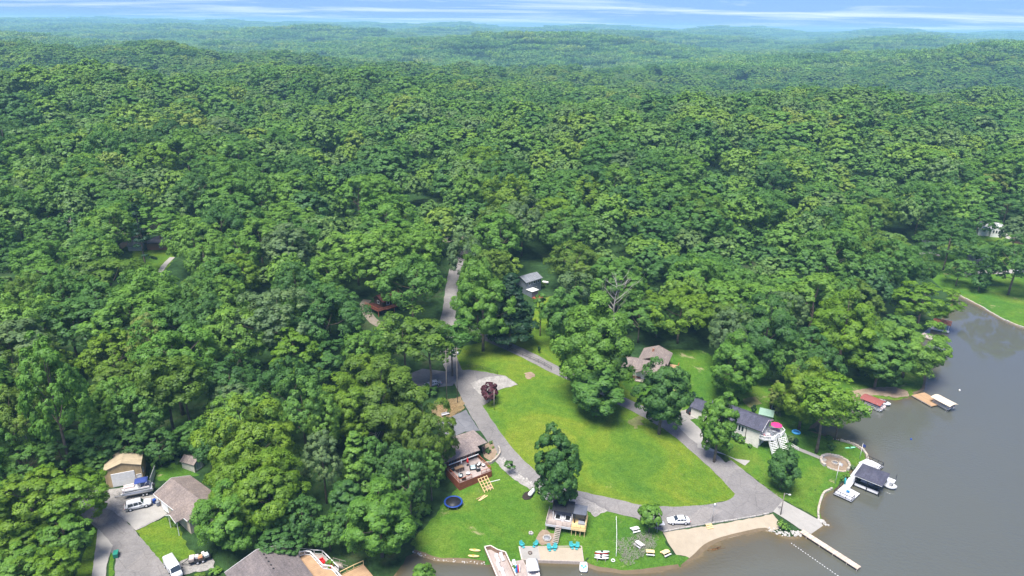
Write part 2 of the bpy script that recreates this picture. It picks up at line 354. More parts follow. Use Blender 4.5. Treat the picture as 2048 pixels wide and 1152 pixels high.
# ---------------------------------------------------------------- sheets
def catmull(P, n=8):
    P = [np.array(p, float) for p in P]; Q = [2 * P[0] - P[1]] + P + [2 * P[-1] - P[-2]]; out = []
    for i in range(1, len(Q) - 2):
        for k in range(n):
            t = k / n; a, b, c, d = Q[i - 1:i + 3]
            out.append(0.5 * ((2 * b) + (-a + c) * t + (2 * a - 5 * b + 4 * c - d) * t * t + (-a + 3 * b - 3 * c + d) * t ** 3))
    out.append(P[-1]); return out
def ragged(poly, seed=1, amp=0.25, step=1.0):
    """resample an outline and make it slightly uneven"""
    rg = random.Random(seed); out = []
    n = len(poly)
    for i in range(n):
        a = np.array(poly[i]); b = np.array(poly[(i + 1) % n]); L = np.linalg.norm(b - a); k = max(1, int(L / step))
        nn = np.array([-(b - a)[1], (b - a)[0]]) / (L + 1e-9)
        for j in range(k): out.append(tuple(a + (b - a) * j / k + nn * (rg.uniform(-amp, amp) if j else 0)))
    return out
def sheet(name, poly, material, lift, cell=2.0, amp=0.0, seed=1, kind='structure', zfun=None, thick=0.0):
    if amp: poly = ragged(poly, seed, amp, 0.8)
    else: poly = ragged(poly, seed, 0, cell)
    P = np.array(poly); x0, y0 = P.min(0); x1, y1 = P.max(0)
    gx, gy = np.meshgrid(np.arange(x0, x1, cell), np.arange(y0, y1, cell)); gx = gx.ravel() + 0.013; gy = gy.ravel() + 0.017
    m = _sd_poly(gx, gy, P) < -cell * 0.4; gx, gy = gx[m], gy[m]
    pts = [Vector((float(a), float(b))) for a, b in poly] + [Vector((float(a), float(b))) for a, b in zip(gx, gy)]
    n = len(poly)
    V, E, Fc, *_ = delaunay_2d_cdt(pts, [(i, (i + 1) % n) for i in range(n)], [], 1, 1e-4)
    X = np.array([v[0] for v in V]); Y = np.array([v[1] for v in V]); Z = (height(X, Y) if zfun is None else zfun(X, Y)) + lift
    o = mesh_np(name, np.stack([X, Y, Z], 1), [tuple(f) for f in Fc], material, None, True)
    me = o.data
    if sum(p.normal.z for p in me.polygons) < 0: me.flip_normals()
    o['kind'] = kind; return o
def strip(name, line, width, material, lift, kind='structure', n=6):
    C = catmull(line, n); V = []; F_ = []
    ws = width if hasattr(width, '__len__') else [width, width]
    K = 5
    for i, p in enumerate(C):
        d = C[min(i + 1, len(C) - 1)] - C[max(i - 1, 0)]; d = d / (np.linalg.norm(d) + 1e-9); nn = np.array([-d[1], d[0]])
        w = np.interp(i / (len(C) - 1), np.linspace(0, 1, len(ws)), ws) * (1 + 0.03 * math.sin(i * 1.7) + 0.02 * math.sin(i * 4.1))
        for k in range(K):
            q = p + nn * w * (k / (K - 1) - 0.5); V.append((q[0], q[1], 0))
    V = np.array(V); V[:, 2] = height(V[:, 0], V[:, 1]) + lift
    for i in range(len(C) - 1):
        for k in range(K - 1): F_.append((i * K + k + 1, i * K + k, (i + 1) * K + k, (i + 1) * K + k + 1))
    o = mesh_np(name, V, F_, material, None, True)
    if sum(p.normal.z for p in o.data.polygons) < 0: o.data.flip_normals()
    o['kind'] = kind; return o
# outlines of the open ground (surveyed)
LAWNS = [('oval_lawn', M_lawn, spots((905,700),(940,690),(1000,676),(1060,660),(1075,600),(1110,590),(1120,700),(1240,745),(1260,790),(1300,815),(1345,850),(1420,912),(1450,935),(1477,968),(1472,1000),(1330,1022),(1240,1030),(1150,1000),(1060,965),(1000,905),(960,850),(925,790),(905,740))),
         ('yard_lawn', M_lawn2, spots((1230,760),(1250,735),(1330,700),(1400,700),(1480,740),(1560,770),(1640,760),(1700,752),(1740,752),(1755,740),(1775,700)) +
          [flat(*p) for p in ((1838,690),(1850,735),(1848,770),(1825,792),(1795,802),(1765,798),(1700,803),(1645,845),(1626,864),(1665,880),(1707,892),(1731,908),(1733,924),(1700,940),(1668,980),(1650,990),(1642,1024),(1647,1040))] +
          spots((1565,1000),(1450,912),(1400,870),(1345,845),(1283,805))),
         ('shore_lawn', M_lawn2, spots((850,1055),(905,985),(935,955),(965,935),(985,905),(1010,905),(1060,955),(1150,1000),(1236,1020),(1290,1045),(1325,1062),(1330,1085)) +
          [flat(*p) for p in ((1345,1115),(1392,1112),(1362,1134),(1333,1140),(1294,1146),(1250,1148),(1225,1143.5),(1195,1141),(1178,1135),(1168,1127),(1042,1124),(972,1130),(940,1127),(906,1124),(872,1122),(837,1110),(812,1100))] ),
         ('far_shore_lawn', M_lawn2, [flat(*p) for p in ((1899,584),(1930,600),(1963,617),(1989,633),(2019,648),(2048,659))] + [(SHORE[-6][0], SHORE[-6][1] + 0)] + [(230,215),(330,290)] + spots((2048,470),(1900,470),(1840,470),(1850,545),(1880,575))),
         ('front_yard', M_lawn, spots((270,1062),(330,1035),(357,1050),(375,1095),(400,1115),(335,1137),(310,1115))),
         ('back_yard', M_lawn2, spots((300,935),(340,925),(372,935),(400,950),(345,965),(305,958))),
         ('clearing_lawn', M_lawn, spots((265,502),(320,495),(352,510),(330,545),(305,552),(270,545))),
         ('glade_lawn', M_lawn2, spots((905,455),(945,455),(950,500),(905,505))),
         ('roadside_verge', M_lawn, spots((150,1152),(190,1050),(205,1060),(212,1160))),
         ('kerb_verge', M_lawn2, spots((218,1105),(227,1105),(226,1160),(214,1160)))]
def build_ground():
    def axis(knots):
        out = []
        for (a, b, s) in knots: out += list(np.arange(a, b, s))
        return np.array(out + [knots[-1][1]])
    xs = axis([(-11000, -3000, 400), (-3000, -900, 70), (-900, -240, 16), (-240, 320, 2.8), (320, 900, 14), (900, 3000, 70), (3000, 11000, 400)])
    ys = axis([(-60, 84, 12), (84, 330, 2.8), (330, 520, 7), (520, 1100, 14), (1100, 3000, 50), (3000, 8000, 160), (8000, 14000, 600)])
    X, Y = np.meshgrid(xs, ys); Z = height(X, Y)
    for nm, m, P in LAWNS:
        P = np.array(P); bb = (X > P[:, 0].min()) & (X < P[:, 0].max()) & (Y > P[:, 1].min()) & (Y < P[:, 1].max())
        d = _sd_poly(X[bb], Y[bb], P); z = Z[bb]; z = np.where((d < -2.9), z - 0.25, z); Z[bb] = z
    nx, ny = len(xs), len(ys); V = np.stack([X.ravel(), Y.ravel(), Z.ravel()], 1)
    i = np.arange(nx * ny).reshape(ny, nx); F_ = np.stack([i[:-1, :-1], i[:-1, 1:], i[1:, 1:], i[1:, :-1]], -1).reshape(-1, 4)
    me = bpy.data.meshes.new('ground'); me.vertices.add(len(V)); me.vertices.foreach_set('co', V.ravel())
    me.loops.add(F_.size); me.loops.foreach_set('vertex_index', F_.ravel()); me.polygons.add(len(F_))
    me.polygons.foreach_set('loop_start', np.arange(0, F_.size, 4)); me.update(calc_edges=True)
    me.polygons.foreach_set('use_smooth', np.ones(len(F_), bool)); me.materials.append(M_floor)
    o = link(bpy.data.objects.new('ground', me)); o['kind'] = 'structure'
build_ground()
for k, (nm, m, P) in enumerate(LAWNS): sheet(nm, P, m, 0.05, 2.2, 0.35, 10 + k)
# lake
def water_mat():
    m, nt, b = new_mat('lake_water'); at = nt.nodes.new('ShaderNodeAttribute'); at.attribute_name = 'depth'
    g = nt.nodes.new('ShaderNodeNewGeometry'); P = g.outputs['Position']
    n = noise(nt, 0.35, 5, 0.7, P); ad = nt.nodes.new('ShaderNodeMath'); ad.operation = 'MULTIPLY_ADD'; ad.inputs[1].default_value = 0.18; 
    nt.links.new(n.outputs[0], ad.inputs[0]); nt.links.new(at.outputs['Fac'], ad.inputs[2])
    r = ramp(nt, ad.outputs[0], [(0.08, (0.19, 0.14, 0.075)), (0.14, (0.105, 0.080, 0.040)), (0.24, (0.082, 0.075, 0.052)), (0.5, (0.090, 0.090, 0.070)), (1.0, (0.082, 0.087, 0.074))])
    nt.links.new(r.outputs[0], b.inputs['Base Color']); b.inputs['Roughness'].default_value = 0.04; b.inputs['IOR'].default_value = 1.33; b.inputs['Specular IOR Level'].default_value = 1.0
    mp = nt.nodes.new('ShaderNodeMapping'); mp.inputs['Scale'].default_value = (1.0, 1.7, 1); mp.inputs['Rotation'].default_value = (0, 0, 0.5); nt.links.new(P, mp.inputs[0])
    n1 = noise(nt, 0.9, 3, 0.55, mp.outputs[0]); n2 = noise(nt, 0.05, 3, 0.5, P)
    r2 = ramp(nt, n2.outputs[0], [(0.38, (0.08,) * 3), (0.62, (1, 1, 1))])
    mu = nt.nodes.new('ShaderNodeMath'); mu.operation = 'MULTIPLY'; nt.links.new(n1.outputs[0], mu.inputs[0])
    sy = nt.nodes.new('ShaderNodeSeparateXYZ'); nt.links.new(P, sy.inputs[0]); mr = nt.nodes.new('ShaderNodeMapRange'); mr.inputs[1].default_value = 205; mr.inputs[2].default_value = 150; mr.inputs[3].default_value = 0.06; mr.inputs[4].default_value = 1.0; nt.links.new(sy.outputs[1], mr.inputs[0])
    mw = nt.nodes.new('ShaderNodeMath'); mw.operation = 'MULTIPLY'; nt.links.new(r2.outputs[0], mw.inputs[0]); nt.links.new(mr.outputs[0], mw.inputs[1]); nt.links.new(mw.outputs[0], mu.inputs[1])
    bp = nt.nodes.new('ShaderNodeBump'); bp.inputs['Strength'].default_value = 0.8; bp.inputs['Distance'].default_value = 0.16
    nt.links.new(mu.outputs[0], bp.inputs['Height']); nt.links.new(bp.outputs[0], b.inputs['Normal'])
    return m
def build_lake():
    xs = np.arange(-60, 330, 2.0); ys = np.arange(20, 330, 2.0); X, Y = np.meshgrid(xs, ys)
    sd = _sd_poly(X, Y, SHN)
    keep = sd < 6
    idx = -np.ones(X.shape, int); idx[keep] = np.arange(keep.sum())
    V = np.stack([X[keep], Y[keep], np.zeros(keep.sum())], 1)
    a, b, c, d = idx[:-1, :-1], idx[:-1, 1:], idx[1:, 1:], idx[1:, :-1]; ok = (a >= 0) & (b >= 0) & (c >= 0) & (d >= 0)
    F_ = np.stack([a[ok], b[ok], c[ok], d[ok]], 1)
    o = mesh_np('lake_water', V, F_.tolist(), water_mat()); o['kind'] = 'structure'
    at = o.data.attributes.new('depth', 'FLOAT', 'POINT'); s = -sd[keep]
    # the swimming bay and the flats by the ramp stay shallow longer
    bay = np.exp(-((V[:, 0] - flat(1500, 1110)[0]) / 22) ** 2 - ((V[:, 1] - flat(1500, 1110)[1]) / 8) ** 2)
    dd = np.clip(s / (9 + 16 * bay), 0, 1); at.data.foreach_set('value', dd)
build_lake()
# ---------------------------------------------------------------- roads, drives, beach
ROAD1 = spots((930,497),(914,530),(906,560),(902,590),(899,620),(893,650),(894,690),(903,730),(926,768),(948,812),(975,855),(1010,903),(1050,944),(1092,974),(1150,994),(1210,1008),(1270,1022),(1330,1034),(1400,1030))
strip('road', ROAD1, [4.6, 4.6, 4.8, 4.4, 4.4, 4.4, 4.6], M_road, 0.10)
ROAD2 = spots((905,640),(950,664),(1000,686),(1055,711),(1112,740),(1170,766),(1233,797),(1285,822),(1348,858),(1400,900),(1450,944),(1490,985))
strip('road', ROAD2, [4.4, 4.2, 4.2, 4.4, 4.8, 5.2], M_road, 0.105)
PLAZA = spots((1300,1012),(1355,1014),(1415,1010),(1442,1005),(1456,1001),(1467,994),(1473,985),(1475,974),(1470,962),(1457,946),(1440,932),(1462,921),(1520,967),(1567,1001),(1572,1012),(1549,1024),(1491,1036),(1423,1047),(1325,1064),(1290,1048),(1262,1030))
sheet('road_junction', PLAZA, M_road, 0.115, 2.0, 0.08, 31)
RAMP = spots((1566,1002),(1605,1023),(1640,1042)) + [flat(1646,1052), flat(1622,1068)] + spots((1598,1058),(1572,1040),(1546,1024))
sheet('boat_ramp', RAMP, M_conc, 0.13, 1.5)
BEACH = spots((1326,1066),(1423,1051),(1491,1039),(1545,1028),(1558,1043),(1561,1056)) + [flat(1540,1064), flat(1527,1061), flat(1491,1068), flat(1453,1077), flat(1417,1092), flat(1391,1114), flat(1384,1119)] + spots((1372,1113),(1352,1110),(1340,1092))
sheet('sand_beach', BEACH, M_sand, 0.09, 1.2, 0.12, 5)
wl = [flat(*p) for p in ((1540,1062.5),(1527,1059.5),(1491,1066),(1453,1075),(1417,1090),(1391,1112),(1381,1119),(1362,1133))]
strip('wet_sand', wl, [0.5, 0.8, 0.6, 1.0, 0.7, 0.4], M_wet, 0.13)
sheet('upper_drive', spots((918,741),(940,740),(975,745),(1010,752),(1036,770),(990,781),(985,800),(966,812),(945,790),(928,768)), M_road, 0.12, 2.0, 0.15, 7)
sheet('gravel_patch', spots((940,768),(968,756),(1010,752),(1036,770),(1000,780),(960,790)), M_gravel, 0.15, 2.0, 0.2, 8)
sheet('parking_pad', spots((870,850),(905,833),(932,820),(946,842),(960,862),(930,864),(905,875),(885,866)), M_asph, 0.12, 2.0, 0.1, 9)
sheet('dry_brush_bank', spots((862,820),(895,800),(922,793),(930,815),(905,833),(872,848),(858,838)), M_straw, 0.10, 1.5, 0.4, 10)
sheet('carport_drive', spots((815,750),(845,738),(905,745),(918,757),(905,772),(850,778),(830,770)), M_asph, 0.13, 2.0, 0.1, 11)
sheet('planting_bed', spots((962,895),(985,882),(994,905),(985,925),(968,915)), M_soil, 0.14, 1.5, 0.1, 12)
sheet('riprap_verge', spots((985,905),(1000,915),(1030,942),(1068,970),(1060,980),(1040,968),(1012,945),(992,925)), M_gravel, 0.11, 1.5, 0.2, 13)
sheet('soil_path', spots((1075,985),(1110,975),(1175,1000),(1215,1022),(1190,1035),(1170,1018),(1100,1005)), M_gravel, 0.12, 1.5, 0.3, 14)
sheet('soil_patch', spots((1085,1060),(1110,1068),(1108,1090),(1084,1092),(1072,1078)), M_soil, 0.12, 1.5, 0.3, 15)
sheet('soil_patch', spots((1258,840),(1285,828),(1288,850),(1268,858)), M_dry, 0.09, 1.5, 0.9, 16)
sheet('soil_patch', spots((1047,747),(1062,744),(1070,754),(1055,759)), M_soil, 0.09, 1.0, 0.5, 17)
sheet('soil_patch', spots((1486,798),(1510,793),(1524,808),(1500,816),(1488,806)), M_dry, 0.10, 1.5, 0.3, 18)
# west side: lane, driveway, yard paths
sheet('lane', spots((178,985),(205,978),(250,1040),(290,1085),(340,1145),(360,1190),(225,1190),(232,1120),(196,1060),(150,1020)), M_road, 0.11, 2.0, 0.1, 21)
sheet('gravel_drive', spots((175,985),(220,979),(285,970),(310,990),(335,1030),(300,1048),(272,1062),(255,1045),(225,1022),(190,1015)), M_gravel, 0.14, 2.0, 0.15, 22)
sheet('concrete_apron', spots((240,1028),(300,1005),(318,1012),(336,1030),(300,1046),(272,1060)), M_conc, 0.17, 2.0, 0.05, 23)
sheet('concrete_path', spots((196,1058),(212,1075),(226,1092),(222,1104),(214,1130),(210,1170),(182,1170)), M_conc, 0.15, 2.0, 0.05, 24)
sheet('trailer_pad', spots((345,1132),(400,1108),(425,1118),(430,1140),(360,1150)), M_gravel, 0.12, 1.5, 0.3, 25)
sheet('house_walk', spots((1395,888),(1412,893),(1470,918),(1500,922),(1490,932),(1455,912),(1395,896)), M_conc, 0.12, 1.5, 0.05, 26)
sheet('house_drive', spots((1352,850),(1378,838),(1410,868),(1425,880),(1405,895),(1380,878)), M_conc, 0.12, 1.5, 0.1, 27)
sheet('gravel_drive', spots((1348,846),(1362,822),(1398,815),(1412,830),(1380,840)), M_gravel, 0.12, 1.5, 0.2, 28)
strip('garden_path', spots((1585,893),(1600,900),(1630,912),(1652,922)), 1.4, M_conc, 0.12)
sheet('cove_beach', spots((1640,795),(1665,785),(1705,782),(1740,776),(1790,774),(1815,783)) + [flat(1818,793), flat(1790,797), flat(1765,793), flat(1740,793), flat(1700,797), flat(1670,812)], M_soil, 0.10, 1.5, 0.3, 29)
strip('lane', spots((735,600),(728,612),(738,632),(755,648),(785,657)), 3.0, M_dirt, 0.12)
strip('lane', spots((250,470),(280,458),(318,452),(345,448)), 4.0, M_dirt, 0.2)
strip('lane', spots((236,498),(262,480),(290,470),(318,462)), 3.5, M_dirt, 0.2)
strip('lane', spots((320,545),(330,530),(345,515)), 2.0, M_conc, 0.15)
strip('lane', spots((885,482),(910,478),(935,470)), 5.0, M_dirt, 0.15)
strip('lane', spots((1925,552),(1955,545),(1990,545),(2048,542)), 4.0, M_conc, 0.15)
strip('lane', spots((1838,508),(1860,506),(1880,512)), 2.0, M_conc, 0.15)
strip('lane', spots((2003,462),(2015,475),(2030,480)), 2.5, M_conc, 0.15)


for pts in (((812,1099),(837,1107),(872,1119),(906,1121),(941,1124),(970,1127)), ((1170,1126),(1180,1133),(1196,1138.5),(1225,1141.5),(1250,1145.5),(1293,1143.5),(1332,1137.5),(1358,1133)), ((1899,582),(1930,598),(1963,615),(1989,631),(2019,646),(2048,657)), ((1647,871),(1622,861),(1640,842),(1668,818),(1700,800)), ((1826,787),(1846,778),(1850,755),(1842,720),(1836,692),(1840,670))):
    strip('muddy_bank', [flat(*p) for p in pts], [0.7, 1.1, 0.8, 1.3, 0.9], M_wet, 0.075)
# ---------------------------------------------------------------- foliage
def leaf_mat(name, stops, trans=0.30, obj_rand=1.0, hue_world=True):
    m = bpy.data.materials.new(name); m.use_nodes = True; nt = m.node_tree; nt.nodes.clear(); N = nt.nodes; L = nt.links
    out = N.new('ShaderNodeOutputMaterial'); oi = N.new('ShaderNodeObjectInfo'); at = N.new('ShaderNodeAttribute'); at.attribute_name = 'tint'
    fac = oi.outputs['Random']
    if hue_world:
        nz = noise(nt, 0.007, 4, 0.62, oi.outputs['Location']); ad = N.new('ShaderNodeMath'); ad.operation = 'MULTIPLY_ADD'; ad.inputs[1].default_value = 0.72; 
        L.new(fac, ad.inputs[0]); mu = N.new('ShaderNodeMath'); mu.operation = 'MULTIPLY_ADD'; mu.inputs[1].default_value = 1.3; mu.inputs[2].default_value = -0.51; L.new(nz.outputs[0], mu.inputs[0])
        L.new(mu.outputs[0], ad.inputs[2]); fac = ad.outputs[0]
    r = ramp(nt, fac, stops)
    rt = ramp(nt, at.outputs['Fac'], [(0, (0.66, 0.70, 0.74)), (0.5, (1, 1, 1)), (1, (1.40, 1.28, 1.0))])
    c = mixc(nt, 1.0, r.outputs[0], rt.outputs[0], 'MULTIPLY')
    d = N.new('ShaderNodeBsdfDiffuse'); L.new(c, d.inputs[0]); t = N.new('ShaderNodeBsdfTranslucent')
    c2 = mixc(nt, 1.0, c, (1.25, 1.2, 0.55), 'MULTIPLY'); L.new(c2, t.inputs[0])
    g = N.new('ShaderNodeBsdfGlossy'); g.inputs['Roughness'].default_value = 0.5; g.inputs[0].default_value = (0.8, 0.85, 0.9, 1)
    m1 = N.new('ShaderNodeMixShader'); m1.inputs[0].default_value = trans; L.new(d.outputs[0], m1.inputs[1]); L.new(t.outputs[0], m1.inputs[2])
    m2 = N.new('ShaderNodeMixShader'); m2.inputs[0].default_value = 0.015; L.new(m1.outputs[0], m2.inputs[1]); L.new(g.outputs[0], m2.inputs[2])
    L.new(m2.outputs[0], out.inputs[0]); return m
FOREST = [(0.0, (0.060, 0.140, 0.040)), (0.2, (0.080, 0.182, 0.040)), (0.4, (0.108, 0.226, 0.040)), (0.52, (0.138, 0.225, 0.068)), (0.66, (0.130, 0.262, 0.040)), (0.84, (0.170, 0.282, 0.040)), (1.0, (0.212, 0.290, 0.052))]
M_leaf = leaf_mat('broadleaf_foliage', FOREST)
def one(name, a, b, tr=0.30): return leaf_mat(name, [(0, a), (1, b)], tr, 1.0, False)
LEAF = dict(bright=one('bright_green_foliage', (0.110, 0.240, 0.034), (0.138, 0.262, 0.038)), lime=one('lime_foliage', (0.120, 0.235, 0.020), (0.150, 0.250, 0.024)),
            olive=one('olive_green_foliage', (0.092, 0.175, 0.022), (0.112, 0.190, 0.026)), mid=one('mid_green_foliage', (0.084, 0.198, 0.036), (0.104, 0.220, 0.038)),
            dark=one('dark_green_foliage', (0.060, 0.150, 0.034), (0.076, 0.170, 0.036)), deep=one('deep_evergreen_foliage', (0.020, 0.058, 0.024), (0.028, 0.070, 0.028)),
            grey=one('grey_green_foliage', (0.105, 0.180, 0.065), (0.130, 0.205, 0.075)), pale=one('pale_yellow_green_foliage', (0.20, 0.26, 0.06), (0.22, 0.28, 0.07)),
            purple=one('purple_foliage', (0.070, 0.020, 0.028), (0.085, 0.028, 0.034), 0.15))
M_bark = mat('grey_brown_bark', (0.16, 0.125, 0.095), 0.95, 0.3, 1.2, bump=0.4)
M_dead = mat('bleached_dead_wood', (0.42, 0.38, 0.34), 0.9, 0.2, 1.5)
def fib(n, rg, zmin=-1.0):
    i = np.arange(n) + 0.5; z = 1 - (1 - zmin) * i / n; a = i * 2.399963 + rg.uniform(0, 6.28)
    a = a + rg.normal(0, 0.35, n); r = np.sqrt(np.clip(1 - z * z, 0, 1)); return np.stack([r * np.cos(a), r * np.sin(a), z], 1)
def unit(v): return v / (np.linalg.norm(v, axis=-1, keepdims=True) + 1e-9)
def leaves_np(pos, nor, size, tint, rg):
    n = len(pos); t = unit(np.cross(nor, rg.normal(0, 1, (n, 3)))); b = np.cross(nor, t)
    s = size * rg.uniform(0.65, 1.35, n)[:, None]; k = rg.uniform(0.55, 1.0, n)[:, None]
    V = np.stack([pos - t * s, pos + b * s * k - nor * s * 0.18, pos + t * s, pos - b * s * k - nor * s * 0.18], 1).reshape(-1, 3)
    F_ = np.arange(4 * n).reshape(-1, 4); return V, F_, tint
def crown_mesh(name, seed, rad, hgt, n1=20, n2=8, n3=26, leaf=0.42, shape='round', squash=1.0, lob=(0.27, 0.40), kr=(0.50, 0.78), zmin=-0.72):
    """crown around the origin at its base: lobes on an envelope, clumps on the lobes, leaf sprays on the clumps"""
    rg = np.random.default_rng(seed)
    D = fib(n1, rg, zmin)
    if shape == 'cone':
        t = rg.uniform(0, 1, n1) ** 0.75; a = np.arange(n1) * 2.4 + rg.normal(0, 0.3, n1); rr = (1 - t) * rad * rg.uniform(0.6, 0.95, n1) + 0.05 * rad
        C = np.stack([rr * np.cos(a), rr * np.sin(a), t * hgt * 0.94 + 0.03 * hgt], 1); r1 = rad * (0.16 + 0.26 * (1 - t)) * rg.uniform(0.85, 1.15, n1)
        out = unit(C - np.array([0, 0, hgt * 0.2])); out = unit(np.stack([np.cos(a), np.sin(a), np.full(n1, 0.45)], 1))
    else:
        e = np.array([rad, rad, hgt / 2]); k = rg.uniform(kr[0], kr[1], n1)[:, None]
        prof = np.where(D[:, 2:3] > 0, 1.0, 0.86); asym = 1 + 0.16 * np.sin(np.arctan2(D[:, 1:2], D[:, 0:1]) * 2 + rg.uniform(0, 6)) + 0.12 * np.sin(np.arctan2(D[:, 1:2], D[:, 0:1]) * 3 + rg.uniform(0, 6))
        C = D * e * k * prof * asym; C[:, 2] += hgt / 2
        if shape == 'egg': w = 1 - 0.42 * np.clip(C[:, 2:3] / hgt - 0.35, 0, 1); C[:, :2] *= w
        if shape == 'vase': w = 0.55 + 0.62 * np.clip(C[:, 2:3] / hgt, 0, 1); C[:, :2] *= w
        r1 = rad * rg.uniform(lob[0], lob[1], n1); out = unit(D * np.array([1, 1, rad / hgt * 1.6]) + np.array([0, 0, 0.25]))
    cl = []; ti = []; cr = []; co = []
    for i in range(n1):
        d = unit(fib(n2, rg, -0.55) + out[i] * 0.75 + rg.normal(0, 0.18, (n2, 3)))
        p = C[i] + d * np.array([1, 1, squash]) * r1[i] * rg.uniform(0.62, 0.95, n2)[:, None]
        cl.append(p); cr.append(r1[i] * rg.uniform(0.34, 0.55, n2)); co.append(unit(d + out[i] * 0.5)); ti.append(np.clip(0.5 + rg.normal(0, 0.10) + rg.normal(0, 0.16, n2), 0, 1))
    cl = np.concatenate(cl); cr = np.concatenate(cr); co = np.concatenate(co); ti = np.concatenate(ti)
    m = len(cl); d = unit(rg.normal(0, 1, (m, n3, 3)) + co[:, None, :] * 0.85 + np.array([0, 0, 0.25]))
    pos = cl[:, None, :] + d * cr[:, None, None] * rg.uniform(0.7, 1.1, (m, n3, 1)) * np.array([1, 1, squash])
    nor = unit(d * 0.62 + co[:, None, :] * 0.5 + np.array([0, 0, 0.12]) + rg.normal(0, 0.20, (m, n3, 3)))
    tint = np.clip(ti[:, None] + rg.normal(0, 0.10, (m, n3)), 0, 1)
    V, F_, tint = leaves_np(pos.reshape(-1, 3), nor.reshape(-1, 3), leaf, tint.ravel(), rg)
    me = bpy.data.meshes.new(name); me.vertices.add(len(V)); me.vertices.foreach_set('co', V.ravel())
    me.loops.add(F_.size); me.loops.foreach_set('vertex_index', F_.ravel().astype(np.int32)); me.polygons.add(len(F_)); me.polygons.foreach_set('loop_start', np.arange(0, F_.size, 4, dtype=np.int32))
    me.update(calc_edges=True); at = me.attributes.new('tint', 'FLOAT', 'FACE'); at.data.foreach_set('value', tint.astype(np.float32)); me.materials.append(M_leaf)
    return me, C
def trunk_mesh(name, seed, H, base, C, r0, nl=7):
    rg = random.Random(seed); m = MB(); top = H * 0.8
    pts = [(0, 0, -0.6)]; 
    for k in range(1, 7): z = top * k / 6; pts.append((rg.uniform(-.25, .25) * k / 3, rg.uniform(-.25, .25) * k / 3, z))
    m.tube(pts, [r0 * 1.25, r0, r0 * .85, r0 * .72, r0 * .55, r0 * .36, r0 * .12], 7)
    sel = list(range(len(C))); rg.shuffle(sel)
    for j in sel[:nl]:
        c = C[j]; e = Vector((c[0], c[1], c[2] + base)); z0 = max(base * 0.75, min(e.z * 0.72, top * 0.85)); a = Vector((pts[1][0], pts[1][1], z0))
        mid = a.lerp(e, 0.5) + Vector((0, 0, -0.06 * (e - a).length))
        m.tube([a, mid, e], [r0 * .38, r0 * .26, r0 * .08], 5, False)
    return m.mesh(name, M_bark)
# kinds: (crown radius, crown height, height of crown base, shape ...)
KINDS = {}
def kind(key, seed, rad, ch, base, r0=0.34, **kw):
    me, C = crown_mesh('crown', seed, rad, ch, **kw); KINDS[key] = (me, trunk_mesh('trunk', seed, base + ch, base, C, r0), rad, ch + base, base)
for i, (sh, rad, ch, base, n1) in enumerate([('round', 7.4, 17, 3.5, 48), ('round', 8.2, 16, 4.5, 52), ('egg', 6.4, 19, 3, 46), ('round', 6.8, 17, 3.5, 44), ('vase', 7.6, 17, 4, 48), ('egg', 7.0, 17, 3.5, 42)]):
    kind('oak%d' % i, 100 + i, rad, ch, base, n1=int(n1 * 1.6), n2=6, n3=38, leaf=0.19, shape=sh, lob=(0.14, 0.23), kr=(0.74, 0.93), zmin=-0.5)
for i, (sh, rad, ch) in enumerate([('round', 7.6, 17), ('egg', 7.2, 18)]):
    kind('full%d' % i, 130 + i, rad, ch, 1.2, n1=66, n2=9, n3=70, leaf=0.165, shape=sh, lob=(0.15, 0.27), kr=(0.60, 0.92), zmin=-0.85)
kind('airy', 210, 5.2, 15, 8, n1=22, n2=7, n3=34, leaf=0.24, shape='vase')
kind('airy1', 211, 4.6, 17, 9, n1=20, n2=7, n3=34, leaf=0.24, shape='egg')
kind('dense', 220, 5.0, 18, 0.9, n1=72, n2=8, n3=58, leaf=0.185, lob=(0.19, 0.30), kr=(0.48, 0.88), zmin=-0.85, shape='egg')
kind('dense1', 221, 5.4, 16, 0.8, n1=72, n2=8, n3=58, leaf=0.185, lob=(0.19, 0.30), kr=(0.48, 0.88), zmin=-0.85, shape='round')
kind('cone', 230, 4.2, 19, 1.5, n1=60, n2=7, n3=30, leaf=0.22, shape='cone', squash=0.7)
kind('column', 231, 2.3, 20, 3.0, 0.22, n1=34, n2=6, n3=18, leaf=0.30, shape='cone', squash=0.6)
kind('feather', 240, 5.6, 14, 1.5, n1=70, n2=8, n3=46, leaf=0.14, shape='round', squash=0.75, lob=(0.14, 0.26), kr=(0.5, 0.95), zmin=-0.8)
kind('small', 250, 2.6, 4.6, 1.5, 0.14, n1=15, n2=7, n3=20, leaf=0.26, shape='round')
kind('thin', 251, 1.9, 8.5, 4.0, 0.13, n1=12, n2=6, n3=14, leaf=0.26, shape='egg')
kind('shrub', 252, 1.2, 1.9, 0.1, 0.05, n1=10, n2=6, n3=14, leaf=0.16, shape='round')
GROUP_FOREST = 'broadleaf trees of the summer forest'
def tree(key, x, y, H=None, W=None, leaf=None, label=None, group=None, name='broadleaf_tree', rz=None, z=None, cat='tree'):
    cm, tm, rad, h0, base = KINDS[key]; rg = random.Random(int(x * 37 + y * 101)); H = H or h0; sz = H / h0; sx = (W / 2 / rad) if W else sz
    t = empty(name, (x, y, hz(x, y) if z is None else z), rg.uniform(0, 6.28) if rz is None else rz, label, cat, group)
    tr = link(bpy.data.objects.new('trunk', tm), t); tr.scale = (min(sx, sz * 1.1), min(sx, sz * 1.1), sz)
    c = link(bpy.data.objects.new('crown', cm), t); c.location = (0, 0, base * sz); c.scale = (sx, sx, sz)
    if leaf: c.material_slots[0].link = 'OBJECT'; c.material_slots[0].material = LEAF[leaf]
    return t
TREES = []      # (x, y, radius, H) of every placed tree
